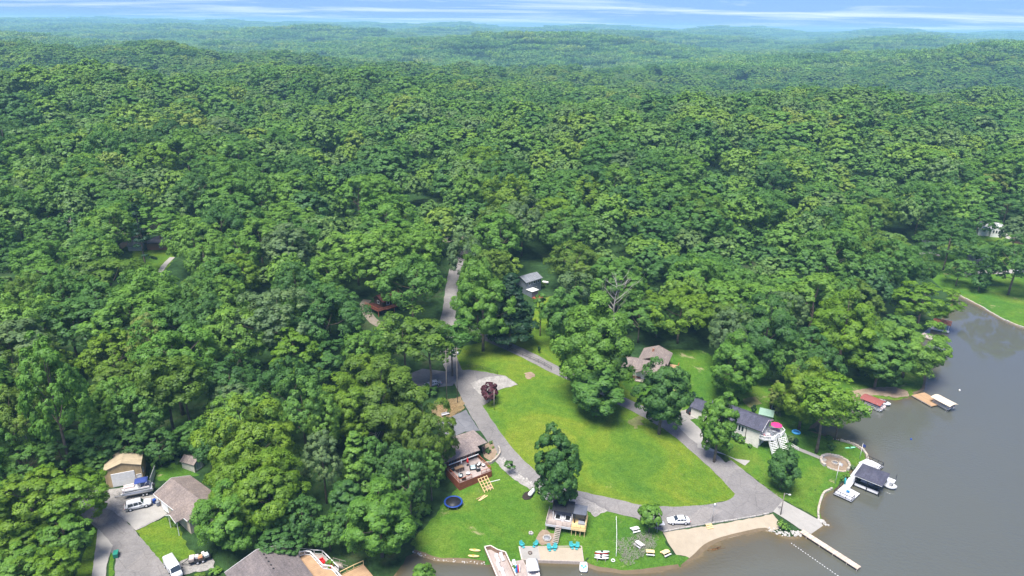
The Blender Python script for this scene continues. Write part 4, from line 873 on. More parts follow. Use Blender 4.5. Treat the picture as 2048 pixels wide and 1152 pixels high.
# ---------------------------------------------------------------- raised lake deck with gazebo and pergola
LD = ((7.9, 116.1), -12)
t = thing_at('lake_deck', LD[0], LD[1], 'raised timber deck on posts with stairs to the sand patio', 'deck', dz=0)
Z = 2.0
part(t, 'platform', M_deckgrey, lambda m: m.box((2.55, 2.25, Z - 0.1), (5.3, 4.7, 0.2))); part(t, 'new_platform', M_newpine, lambda m: m.box((6.75, 2.25, Z - 0.1), (3.0, 4.7, 0.2)))
def f(m): m.box((2.6, -0.13, Z - 0.25), (5.3, 0.06, 0.5)); m.box((-0.13, 2.25, Z - 0.25), (0.06, 4.7, 0.5))
part(t, 'skirting', M_ltgrey, f)
def f(m): m.box((6.75, -0.13, Z - 0.25), (3.0, 0.06, 0.55)); m.box((8.28, 2.25, Z - 0.25), (0.06, 4.7, 0.55))
part(t, 'new_skirting', M_pine, f)
posts(t, [(0, 0.1), (0, 4.3), (2.4, 4.3)], -1, Z - 0.2, M_oldwood); posts(t, [(5.4, 0.1), (6.3, 0.1), (7.2, 0.1), (8.1, 0.1), (8.1, 4.3)], -1, Z - 0.2, M_pine)
for a_, b_ in (((0, 0, Z), (2.0, 0, Z)), ((3.4, 0, Z), (5.1, 0, Z))): railing(t, [a_, b_], 0.9, M_oldwood, 0.95, w=0.08)
railing(t, [(0, 4.4, Z), (0, 0, Z)], 0.9, M_oldwood, 1.4, w=0.09); railing(t, [(5.4, 0, Z), (8.15, 0, Z), (8.15, 4.5, Z)], 0.9, M_pine, 0.9, 'new_railing', w=0.1, bal=0.25)
stairs(t, (2.7, -0.1, Z), (2.5, -3.3, 0.1), 1.1, M_deckx, 10, rail=None)
def onld(x, y): a = R(LD[1]); return (LD[0][0] + x * math.cos(a) - y * math.sin(a), LD[0][1] + x * math.sin(a) + y * math.cos(a))
LDZ = hz(*LD[0]) + Z
def gz(name, label, x0, x1, y0, y1, h, roof, rz_roof, pm, slope=0.35):
    cx, cyy = (x0 + x1) / 2, (y0 + y1) / 2; q = onld(cx, cyy); g = empty(name, (q[0], q[1], LDZ), R(LD[1]), label, 'gazebo'); a, b = (x1 - x0) / 2, (y1 - y0) / 2
    for sx in (-1, 1):
        for sy in (-1, 1): part(g, 'post', pm, lambda m: m.box((sx * (a - .1), sy * (b - .1), (h + (slope if sy > 0 else 0)) / 2), (0.13, 0.13, h + (slope if sy > 0 else 0))))
    def f(m): m.add([(x, y, h + (slope if y > 0 else 0) + dz) for dz in (0.01, 0.13) for x, y in ((-a - .15, -b - .15), (a + .15, -b - .15), (a + .15, b + .15), (-a - .15, b + .15))], [(3, 2, 1, 0), (4, 5, 6, 7), (0, 1, 5, 4), (1, 2, 6, 5), (2, 3, 7, 6), (3, 0, 4, 7)])
    part(g, 'roof', roof, f); return g
gz('gazebo', 'black roofed gazebo over two white lounge chairs on the lake deck', 1.1, 5.3, 1.6, 4.4, 2.35, M_blackroof, 0, M_white, 0.5)
pg = gz('pergola', 'square pergola with a slatted dark grey roof at the right end of the lake deck', 5.6, 8.0, 1.5, 4.2, 2.4, M_greyroof, 0, M_black, 0.05)
part(pg, 'curtain', M_black, lambda m: m.tube([(-1.05, -1.2, 0.05), (-1.05, -1.2, 1.1), (-1.1, -1.2, 2.35)], [0.2, 0.1, 0.22], 8))
# ---------------------------------------------------------------- white lake house with the dark roof
WH = ((52.1, 155.5), -40)
t = thing_at('lake_house', WH[0], WH[1], 'white lake house with a dark slate roof, upper deck and white stairs', 'house', dz=-0.6)
L0, W0, E0, R0 = 13.6, 6.6, 5.2, 6.7
part(t, 'wall', M_cream, lambda m: gable_walls(m, 0, L0, 0, W0, -1.2, E0, R0))
part(t, 'roof', M_roofslate, lambda m: gable_roof(m, -0.2, L0 + 0.1, 0, W0, E0, R0, 0.5, 0.16))
part(t, 'wing_wall', M_cream, lambda m: gable_walls(m, -5.5, -0.0, 1.2, 6.0, -0.5, E0 - 1.3, R0 - 1.7)); part(t, 'wing_roof', M_roofslate, lambda m: gable_roof(m, -5.5, -0.3, 1.2, 6.0, E0 - 1.3, R0 - 1.7, 0.4, 0.15))
m = MB(); m.bar((L0 + 0.63, -0.5, E0 - 0.15), (L0 + 0.63, W0 / 2, R0 + 0.05), 0.05, 0.22); m.bar((L0 + 0.63, W0 / 2, R0 + 0.05), (L0 + 0.63, W0 + 0.5, E0 - 0.15), 0.05, 0.22); m.build('barge_board', M_white, t)
m = MB(); m.box((6.8, -0.53, E0 - 0.13), (14.4, 0.06, 0.16)); m.tube([(10.2, -0.14, E0 - 0.2), (10.2, -0.14, 0.3)], 0.07, 6); m.build('gutter', M_black, t)
for x in (6.6, 7.6, 8.4, 9.2): opening(t, '-y', x, 3.7, 0, 0.55, 1.5, M_white, M_glass)
opening(t, '-y', 4.4, 3.4, 0, 0.8, 2.0, M_white, M_white, 'door', 'door_leaf'); opening(t, '-y', 5.4, 3.8, 0, 0.5, 0.8, M_white, M_glass); opening(t, '-y', 2.0, 3.7, 0, 1.4, 1.2, M_white, M_glass, bars=2)
opening(t, '+x', 0.9, 4.2, L0, 0.7, 1.7, M_white, M_glass); opening(t, '+x', 2.6, 4.1, L0, 1.2, 2.0, M_white, M_glass, bars=2); opening(t, '+x', 4.4, 4.1, L0, 1.2, 2.0, M_white, M_glass, bars=2); opening(t, '+x', 5.7, 4.2, L0, 0.6, 1.7, M_white, M_glass)
opening(t, '+x', 0.9, 1.3, L0, 1.1, 1.2, M_white, M_glass, bars=2); opening(t, '+x', 4.4, 1.1, L0, 2.2, 1.9, M_white, M_glass, bars=3)
DK = [(L0 + 0.02, -0.1), (L0 + 1.4, -0.2), (L0 + 3.3, 1.6), (L0 + 3.3, 3.0), (L0 + 4.0, 4.6), (L0 + 4.0, 6.4), (L0 + 2.8, 7.4), (L0 + 0.02, 7.4)]
part(t, 'deck', M_ltgrey, lambda m: m.prism(DK, 2.75, 2.95)); railing(t, [(x, y, 2.95) for x, y in DK], 1.0, M_white, 1.5, w=0.12, bal=0.28)
posts(t, [DK[2], DK[3], DK[4], DK[5], (L0 + 2.7, 7.2)], -1.2, 2.75, M_white, 0.17)
stairs(t, (L0 + 3.0, 0.9, 2.8), (L0 + 5.2, -0.5, -0.7), 1.9, M_white, 11, rail=M_white); stairs(t, (L0 + 4.0, 4.4, 2.8), (L0 + 6.4, 3.1, -0.9), 2.2, M_white, 11, rail=M_white)
roof_vents(t, [(3.0, 4.6, 6.3), (6.0, 4.5, 6.3), (9.0, 4.5, 6.3)])
def onwh(x, y, z): a = R(WH[1]); return (WH[0][0] + x * math.cos(a) - y * math.sin(a), WH[0][1] + x * math.sin(a) + y * math.cos(a), hz(*WH[0]) - 0.6 + z)
t = thing_at('garden_shed', spot(1530, 842), -25, 'small open shed with a pale green steel roof behind the white lake house', 'shed')
part(t, 'wall', M_ltgrey, lambda m: m.box((0.2, 0.9, 0.9), (2.6, 1.2, 2.2))); part(t, 'roof', M_green, lambda m: m.add([(-1.9, -0.6, 1.9), (1.9, -0.6, 1.9), (1.9, 2.0, 2.6), (-1.9, 2.0, 2.6), (-1.9, -0.6, 2.0), (1.9, -0.6, 2.0), (1.9, 2.0, 2.7), (-1.9, 2.0, 2.7)], [(3, 2, 1, 0), (4, 5, 6, 7), (0, 1, 5, 4), (1, 2, 6, 5), (2, 3, 7, 6), (3, 0, 4, 7)]))
posts(t, [(-1.7, -0.4), (1.7, -0.4)], -0.3, 1.95, M_oldwood, 0.1)
t = thing_at('garden_shed', spot(1548, 820), -25, 'little brown roofed shed under the lime green shore trees', 'shed')
part(t, 'wall', M_brownwood, lambda m: gable_walls(m, -1.2, 1.2, 0, 3.4, -0.4, 1.9, 2.6, 'y')); part(t, 'roof', M_roofred, lambda m: gable_roof(m, -1.2, 1.2, 0, 3.4, 1.9, 2.6, 0.3, 0.1, 'y')); opening(t, '-y', 0, 0.8, 0, 1.2, 1.5, M_white, M_glass, 'door', 'pane')
# ---------------------------------------------------------------- houses among the trees
def small_house(A, ang, label, L, W, e, r, wall, roof, wins=(), group=None, axis='x', oh=0.5, z0=-1.0, name='house', dz=0.0):
    t = thing_at(name, A, ang, label, 'house', group, dz); part(t, 'wall', wall, lambda m: gable_walls(m, 0, L, 0, W, z0, e, r, axis)); part(t, 'roof', roof, lambda m: gable_roof(m, 0, L, 0, W, e, r, oh, 0.15, axis))
    for (fc, u, v, at, w, h) in wins: opening(t, fc, u, v, at, w, h, M_white, M_glass)
    return t
t = small_house((32.3, 179.8), -22, 'brown roofed house with a white band wall and red side deck across the right-hand road', 12, 6.5, 2.9, 4.3, M_white, M_roofbrown, [('-y', 2.4, 2.0, 0, 1.0, 0.8), ('-y', 4.0, 2.0, 0, 1.0, 0.8), ('-y', 9.5, 1.9, 0, 1.4, 1.0)], z0=-1.4)
part(t, 'rear_wall', M_brownwood, lambda m: gable_walls(m, 4.5, 12.4, 5.5, 13.2, -0.5, 3.3, 4.9, 'y')); part(t, 'rear_roof', M_roofbrown, lambda m: gable_roof(m, 4.5, 12.4, 5.5, 13.2, 3.3, 4.9, 0.5, 0.15, 'y'))
pr = part(t, 'porch_roof', M_roofbrown, lambda m: gable_roof(m, 5.0, 8.4, -1.8, 1.0, 2.5, 3.5, 0.3, 0.12, 'y')); posts(t, [(5.1, -1.7), (8.3, -1.7)], -1.2, 2.5, M_oldwood); part(t, 'porch', M_oldwood, lambda m: m.box((6.7, -0.95, -0.2), (3.6, 1.8, 0.2)))
part(t, 'lower_wall', M_brick, lambda m: m.box((3.2, -0.06, -0.4), (6.0, 0.1, 1.7)))
part(t, 'chimney', M_brick, lambda m: m.box((7.6, 9.6, 4.9), (0.6, 0.6, 1.4)))
part(t, 'deck', M_decktan, lambda m: m.box((14.0, 7.0, 0.5), (2.6, 9.0, 0.18))); part(t, 'skirting', M_redwood, lambda m: (m.box((15.33, 7.0, 0.1), (0.06, 9.0, 1.0)), m.box((14.0, 2.47, 0.1), (2.6, 0.06, 1.0)))); railing(t, [(12.8, 2.5, 0.6), (15.3, 2.5, 0.6), (15.3, 11.5, 0.6)], 1.0, M_redtimber, 1.4, w=0.1, bal=0.35)
t = small_house((5.1, 229.3), 42, 'two storey blue-grey house with a grey gable roof half hidden behind the road fork trees', 7.4, 5.6, 5.0, 6.2, M_bluewall, M_roofblue, [('-y', 1.6, 4.0, 0, 0.9, 0.9), ('-y', 4.0, 4.0, 0, 0.9, 0.9), ('-y', 6.0, 4.0, 0, 0.8, 0.9), ('-y', 4.6, 1.4, 0, 1.2, 1.2)])
part(t, 'lean_to_wall', M_bluewall, lambda m: m.box((1.6, -1.5, 0.8), (3.0, 2.9, 2.6))); part(t, 'lean_to_roof', M_white, lambda m: m.box((1.6, -1.6, 2.18), (3.4, 3.3, 0.14)))
part(t, 'deck', M_redwood, lambda m: m.box((1.8, -4.3, -0.2), (3.6, 2.4, 0.5)))
t = small_house((-43.5, 212.6), 45, 'dark red roofed house with a red deck by the dirt lane', 7.5, 5.0, 3.9, 5.4, M_brownwood, M_roofred, [('-y', 2.2, 2.8, 0, 1.0, 1.0), ('-x', 2.5, 3.0, 0, 1.0, 1.0)], z0=-1)
for (x, y, z) in ((1.6, 1.5, 4.75), (5.6, 1.7, 4.9)): part(t, 'skylight', M_white, lambda m: m.box((x, y, z), (0.7, 0.6, 0.3)))
part(t, 'deck', M_redwood2, lambda m: m.box((-1.6, 2.0, 1.7), (3.2, 8.0, 0.2))); part(t, 'front_deck', M_redwood2, lambda m: m.box((3.5, -1.3, 1.7), (7.0, 2.4, 0.2))); posts(t, [(-3.0, -1.8), (-3.0, 5.8), (3, -2.3), (6.8, -2.3)], -1, 1.6, M_redtimber, 0.15)
railing(t, [(-3.1, 5.9, 1.8), (-3.1, -1.9, 1.8), (0, -2.4, 1.8), (7.0, -2.4, 1.8)], 0.95, M_redtimber, 1.3, w=0.09, bal=0.4)
t = thing_at('house', (-145.2, 256.8), 6, 'slate roofed brick house glimpsed in the left forest clearing', 'house')
part(t, 'wall', M_brick, lambda m: m.box((4.2, 5, 1.0), (8.0, 8, 3.6))); part(t, 'roof', M_roofslate, lambda m: hip_roof(m, 0.2, 8.2, 1, 9, 2.85, 4.9, 0.5)); opening(t, '-y', 5.6, 1.6, 1.0, 0.9, 1.2, M_white, M_glass)
part(t, 'annex_wall', M_ltgrey, lambda m: gable_walls(m, -6.5, -0.8, 0.2, 5.0, -0.6, 2.2, 3.4)); part(t, 'annex_roof', M_roofblue, lambda m: gable_roof(m, -6.5, -0.8, 0.2, 5.0, 2.2, 3.4, 0.4, 0.14))
t = small_house((229.6, 325.8), -18, 'white two storey house on the far right lakeside with a pale roof', 10, 7.5, 4.0, 6.2, M_white, M_ltgrey, [('-y', 5.6 + k, 3.0, 0, 0.6, 1.3) for k in range(4)] + [('-y', 2.4, 2.8, 0, 1.2, 1.1), ('+x', 3.5, 3, 10, 1.2, 1.2)], axis='x')
part(t, 'gable_wall', M_white, lambda m: gable_walls(m, 5.0, 9.6, -1.2, 3.0, -1, 4.0, 5.6, 'y')); part(t, 'gable_roof', M_ltgrey, lambda m: gable_roof(m, 5.0, 9.6, -1.2, 3.0, 4.0, 5.6, 0.35, 0.14, 'y'))
for k in range(3): opening(t, '-y', 6.1 + 1.2 * k, 3.0, -1.2, 0.7, 1.4, M_white, M_glass)
small_house(spot(1843, 502), -20, 'dark timber shed at the forest edge above the far lawn', 6.0, 5.0, 3.0, 4.4, M_black, M_roofslate, name='shed')
small_house(spot(1937, 532), -20, 'grey roofed low house behind the far lakeside trees', 8.0, 6.0, 2.8, 4.4, M_ltgrey, M_roofblue, [('-y', 3.0, 1.6, 0, 1.4, 1.0)])
small_house(spot(2024, 486), -40, 'brown roofed outbuilding at the right edge beside the white house', 9.0, 6.0, 2.6, 4.2, M_brownwood, M_roofbrown)
small_house(spot(1578, 752), -25, 'brown house deep in the shade of the tall shore trees with a white framed window', 9.0, 7.0, 3.0, 4.8, M_brownwood, M_roofbrown, [('-y', 2.0, 1.8, 0, 0.9, 1.4), ('-y', 3.4, 1.8, 0, 0.9, 1.4)])
small_house(spot(1445, 690), -20, 'dark roofed house mostly hidden by the forest above the yard', 9.0, 7.0, 3.0, 5.0, M_brownwood, M_roofbrown)
small_house(spot(868, 448), 8, 'pale fronted house glimpsed deep in the forest above the upper road', 8.0, 6.0, 2.8, 4.2, M_beige, M_roofbrown, [('-y', 2.5, 1.5, 0, 1, 1), ('-y', 5.5, 1.5, 0, 1, 1)])
# ---------------------------------------------------------------- vehicles
def paint(name, c, rough=0.28):
    m, nt, b = new_mat(name); b.inputs['Base Color'].default_value = tuple(c) + (1,); b.inputs['Roughness'].default_value = rough; b.inputs['Coat Weight'].default_value = 0.5; b.inputs['Coat Roughness'].default_value = 0.08
    g = nt.nodes.new('ShaderNodeNewGeometry'); n = noise(nt, 2.0, 4, 0.6, g.outputs['Position']); r = ramp(nt, n.outputs[0], [(0.3, tuple(x * 0.9 for x in c)), (0.7, tuple(c))]); nt.links.new(r.outputs[0], b.inputs['Base Color']); return m
P_white = paint('white_car_paint', (0.70, 0.70, 0.69)); P_black = paint('black_car_paint', (0.018, 0.019, 0.022)); P_grey = paint('silver_car_paint', (0.50, 0.51, 0.53))
M_tyre = mat('tyre_rubber', (0.018, 0.018, 0.018), 0.85, 0.1, 4); M_red = mat('red_plastic', (0.62, 0.03, 0.03), 0.4, 0.05, 3); M_lamp = mat('lamp_lens', (0.75, 0.77, 0.80), 0.15, 0.03, 3)
M_hub = mat('bright_wheel_rim', (0.60, 0.60, 0.61), 0.35, 0.05, 3)
def wheel_meshes(r, w):
    a = MB(); a.tube([(0, -w / 2, 0), (0, -w / 2 + .03, 0), (0, w / 2 - .03, 0), (0, w / 2, 0)], [r * .93, r, r, r * .93], 20); b = MB(); b.tube([(0, -w / 2 - .012, 0), (0, w / 2 + .012, 0)], r * 0.62, 16); b.tube([(0, -w / 2 - .03, 0), (0, w / 2 + .03, 0)], r * 0.16, 8)
    for k in range(5):
        an = k * 2 * math.pi / 5
        for s in (-1, 1): b.bar((0, s * (w / 2 + .014), 0), (r * .6 * math.cos(an), s * (w / 2 + .014), r * .6 * math.sin(an)), 0.02, 0.05)
    return a.mesh('wheel', M_tyre), b.mesh('rim', M_hub)
def wheels(t, xs, y, r, w):
    a, b = wheel_meshes(r, w)
    for x in xs:
        for s in (-1, 1):
            o = link(bpy.data.objects.new('wheel', a), t); o.location = (x, s * y, r); link(bpy.data.objects.new('rim', b), o)
def car(label, A, ang, paint_m, L=4.75, W=1.82, H=1.45, hood=0.92, cowl=0.95, roof0=0.2, roof1=-1.15, tail=-1.75, deckz=1.0, suv=False, name='car', rim=None, cat='car', dz=0.16, group=None):
    t = thing_at(name, A, ang, label, cat, group, dz); l = L / 2; w = W / 2; zb = 0.24
    sh = [(-l, 0.66, .80, deckz * .82), (-l + .12, .62, .93, deckz * .97), (-l + .6, .5, 1, deckz), (tail, .4, 1, max(deckz, .96)), (0, .4, 1, .96), (cowl, .4, 1, .95), (cowl + .5, .4, 1, hood * .96), (l - .5, .5, .97, hood * .86), (l - .12, .62, .86, hood * .74), (l, .70, .74, hood * .62)]
    rings = []
    for x, _, k, zs in sh:
        ww = w * k; b0 = zb + (0.12 if abs(x) > l - .3 else 0); rings.append([(x, -ww * .9, b0), (x, -ww, b0 + .14), (x, -ww, zs - .16), (x, -ww * .95, zs - .05), (x, -ww * .82, zs), (x, ww * .82, zs), (x, ww * .95, zs - .05), (x, ww, zs - .16), (x, ww, b0 + .14), (x, ww * .9, b0)])
    m = MB(); m.stations(rings, True); m.build('body', paint_m, t)
    def prof(x):      # (half width at belt, belt z, half width at roof, roof z)
        if x > roof0: k = (x - cowl) / (roof0 - cowl)
        elif x < roof1: k = (x - tail) / (roof1 - tail)
        else: k = 1
        return w * .90, 0.93, w * (.90 - .17 * k), 0.93 + (H - .93) * k
    G = []
    for x in (tail, roof1, (roof0 + roof1) / 2, roof0, cowl):
        a, z0, b, z1 = prof(x); z1 = max(z1, z0 + .02); c = 0.02 if z1 - z0 > .1 else 0
        G.append([(x, -a, z0 - .06), (x, -a, z0), (x, -b, z1 - c), (x, -b * .88, z1 + c), (x, b * .88, z1 + c), (x, b, z1 - c), (x, a, z0), (x, a, z0 - .06)])
    m = MB(); m.stations(G, True); m.build('cabin', paint_m, t)
    def pane(nm, q, out):
        m = MB(); o = Vector(out) * 0.018; m.add([Vector(p) + o for p in q] + [Vector(p) for p in q], [(0, 1, 2, 3), (0, 4, 5, 1), (1, 5, 6, 2), (2, 6, 7, 3), (3, 7, 4, 0)]); m.build(nm, M_glass, t)
    def sp(x, f, s): a, z0, b, z1 = prof(x); return (x, s * (a + (b - a) * f), z0 + (z1 - z0) * f)
    cuts = [cowl - .16, roof0 - .28, roof0 - 1.0 if suv else roof0 - .9, roof1 + .05, tail + .14]
    cuts = [cowl - .22, roof0 - .45, (roof0 - .45 + roof1) / 2 - .02, roof1 + .02] + ([] if not suv else [])
    for s in (-1, 1):
        c0 = cowl - .22; xs = [c0, roof0 - .42, roof1 + .25] if not suv else [c0, roof0 - .42, roof0 - 1.35, roof1 + .1]
        for i in range(len(xs) - 1):
            a, b = xs[i] - (.0 if i == 0 else .05), xs[i + 1] + .05; pane('side_window', [sp(a, .12, s), sp(b, .12, s), sp(b, .86, s), sp(min(a, roof0 + .03) if i == 0 else a, .86, s)], (0, s, .2))
        if not suv: pane('side_window', [sp(roof1 + .2, .12, s), sp(tail + .25, .12, s), sp(roof1 - .1, .82, s), sp(roof1 + .2, .86, s)], (0, s, .2))
    def fw(x, f, k): a, z0, b, z1 = prof(x); return (x, k * (a + (b - a) * f) * .9, z1)
    A_, B_ = cowl - .06, roof0 + .07; pane('windscreen', [fw(A_, 0, -1), fw(A_, 0, 1), fw(B_, 1, 1), fw(B_, 1, -1)], (.5, 0, .8))
    A_, B_ = tail + .06, roof1 - .06; pane('rear_window', [fw(A_, 0, 1), fw(A_, 0, -1), fw(B_, 1, -1), fw(B_, 1, 1)], (-.5, 0, .8))
    for s in (-1, 1):
        part(t, 'headlight', M_lamp, lambda m: m.box((l - .16, s * w * .66, hood * .70), (.22, .36, .14), s * -.3, .03)); part(t, 'tail_light', M_red, lambda m: m.box((-l + .10, s * w * .70, deckz * .80), (.16, .34, .16), s * .3, .03))
        part(t, 'mirror', paint_m, lambda m: m.box((cowl - .28, s * (w + .1), .98), (.12, .2, .14), 0, .03))
        m = MB()
        for x in (-l * .58, l * .60): m.tube([(x, s * (w - .14), .34), (x, s * (w + .004), .34)], .42, 18)
        m.build('wheel_arch', M_black, t)
    part(t, 'bumper', M_black if suv else paint_m, lambda m: (m.box((l - .03, 0, .38), (.10, W * .66, .16), 0, .03), m.box((-l + .03, 0, .40), (.10, W * .70, .18), 0, .03)))
    wheels(t, (-l * .58, l * .60), w - .10, .34, .23)
    return t
car('white sedan parked on the road above the sand beach', (36.5, 119.3), 183, P_white, H=1.44)
sv_ = car('white SUV with a grey door badge parked on the concrete apron', (-77.6, 116.9), 28, P_white, 5.0, 1.92, 1.78, 1.06, 1.15, .55, -1.95, -2.36, 1.08, True, 'suv', cat='SUV', dz=0.2)
m = MB(); m.box((0.55, -0.972, 0.78), (0.5, 0.012, 0.24)); bd = m.build('door_badge', mat('grey_badge', (0.12, 0.12, 0.13), 0.4), sv_)
part(sv_, 'roof_rail', M_galv, lambda m: (m.bar((0.3, -.66, 1.81), (-1.8, -.66, 1.81), .05), m.bar((0.3, .66, 1.81), (-1.8, .66, 1.81), .05)))
part(sv_, 'light_bar', M_ltgrey, lambda m: m.box((0.15, 0, 1.84), (.16, 1.1, .08), 0, .02))
car('dark car parked on the gravel behind the white lake house', spot(1388, 826), 28, P_black, 4.6, 1.85, 1.65, 1.0, 1.0, .45, -1.5, -2.0, 1.05, True)
car('white car under the olive oaks on the carport driveway', spot(866, 772), 205, P_grey, 4.7)
car('pale car half hidden behind the white far house', spot(2040, 545), 20, P_grey, 4.5)
# white box van at the bottom edge
t = thing_at('van', (-63.2, 101.2), -47, 'white van cut off by the bottom edge beside the utility trailer', 'van', dz=.15)
rings = []
for x, zs, k in ((-2.7, 2.0, .9), (-2.55, 2.15, .97), (0.9, 2.2, 1), (1.5, 2.1, .98), (2.1, 1.25, .95), (2.75, 1.1, .88), (2.85, .8, .8)):
    ww = .98 * k; rings.append([(x, -ww, .35), (x, -ww, .9), (x, -ww * .96, zs - .12), (x, -ww * .82, zs), (x, ww * .82, zs), (x, ww * .96, zs - .12), (x, ww, .9), (x, ww, .35)])
part(t, 'body', P_white, lambda m: m.stations(rings)); part(t, 'windscreen', M_glass, lambda m: m.add([(1.53, -.8, 2.09), (1.53, .8, 2.09), (2.10, .86, 1.28), (2.10, -.86, 1.28), (1.5, -.8, 2.0), (1.5, .8, 2.0), (2.05, .86, 1.2), (2.05, -.86, 1.2)], [(0, 3, 2, 1), (0, 1, 5, 4), (2, 3, 7, 6), (1, 2, 6, 5), (3, 0, 4, 7)]))
for s in (-1, 1): part(t, 'side_window', M_glass, lambda m: m.box((1.15, s * .965, 1.55), (.8, .03, .5))); part(t, 'mirror', M_black, lambda m: m.box((1.85, s * 1.12, 1.4), (.12, .24, .26), 0, .03)); part(t, 'headlight', M_lamp, lambda m: m.box((2.72, s * .6, .92), (.2, .34, .16)))
part(t, 'roof_hatch', M_ltgrey, lambda m: m.box((-.6, 0, 2.22), (1.4, 1.0, .05), 0, .02))
wheels(t, (-1.7, 1.8), .88, .36, .25)
# utility trailer heaped with junk
t = thing_at('utility_trailer', spot(400, 1122), 29, 'black utility trailer heaped with boxes and scrap beside the white van', 'trailer', dz=.12)
part(t, 'bed', M_black, lambda m: m.box((0, 0, .62), (3.9, 1.7, .12)))
def f(m):
    for y in (-.84, .84):
        m.bar((-1.9, y, 1.1), (1.9, y, 1.1), .06); m.bar((-1.9, y, .86), (1.9, y, .86), .05)
        for k in range(6): m.bar((-1.9 + .76 * k, y, .62), (-1.9 + .76 * k, y, 1.1), .05)
    m.bar((-1.9, -.84, 1.1), (-1.9, .84, 1.1), .06); m.bar((1.9, -.84, 1.1), (1.9, .84, 1.1), .06)
part(t, 'side_rail', M_black, f); part(t, 'tongue', M_black, lambda m: (m.bar((-1.9, -.7, .55), (-3.2, 0, .5), .1), m.bar((-1.9, .7, .55), (-3.2, 0, .5), .1)))
wheels(t, (-.45, .5), .95, .34, .2)
part(t, 'mudguard', M_black, lambda m: (m.box((0, -.98, .74), (1.9, .26, .05)), m.box((0, .98, .74), (1.9, .26, .05))))
T0 = (t.location.x, t.location.y, t.location.z)
def ontr(x, y): a = R(29); return (T0[0] + x * math.cos(a) - y * math.sin(a), T0[1] + x * math.sin(a) + y * math.cos(a))
for k, (x, y, d_, c, z, lab) in enumerate([(-1.3, 0, (.9, 1.3, .75), (.60, .50, .43), .68, 'tan sofa block loaded at the front of the black trailer'), (-.45, .3, (.7, .7, .5), (.78, .77, .75), .68, 'white box in the middle of the trailer load'), (.15, -.3, (.8, .7, .45), (.45, .22, .12), .68, 'rust brown crate on the trailer load'),
        (.3, .4, (1.1, .3, .3), (.55, .42, .2), .68, 'bundle of yellowish boards on the trailer'), (1.25, -.1, (.8, 1.0, .55), (.70, .78, .76), .68, 'pale green-white box at the rear of the trailer'), (.75, .45, (.5, .5, .7), (.78, .76, .72), .68, 'white bin standing behind the boards on the trailer')]):
    q = ontr(x, y); o = part(None, 'box', mat('load_box_%s' % 'abcdef'[k], c, .7, .12, 3), lambda m: (m.box((0, 0, d_[2] / 2), d_, .1 * k - .2, .04), m.box((0, 0, d_[2] + .025), (d_[0] * .7, d_[1] * .35, .045), .1 * k - .2))); o.location = (q[0], q[1], T0[2] + z); o.rotation_euler = (0, 0, R(29)); tag(o, lab, 'box')
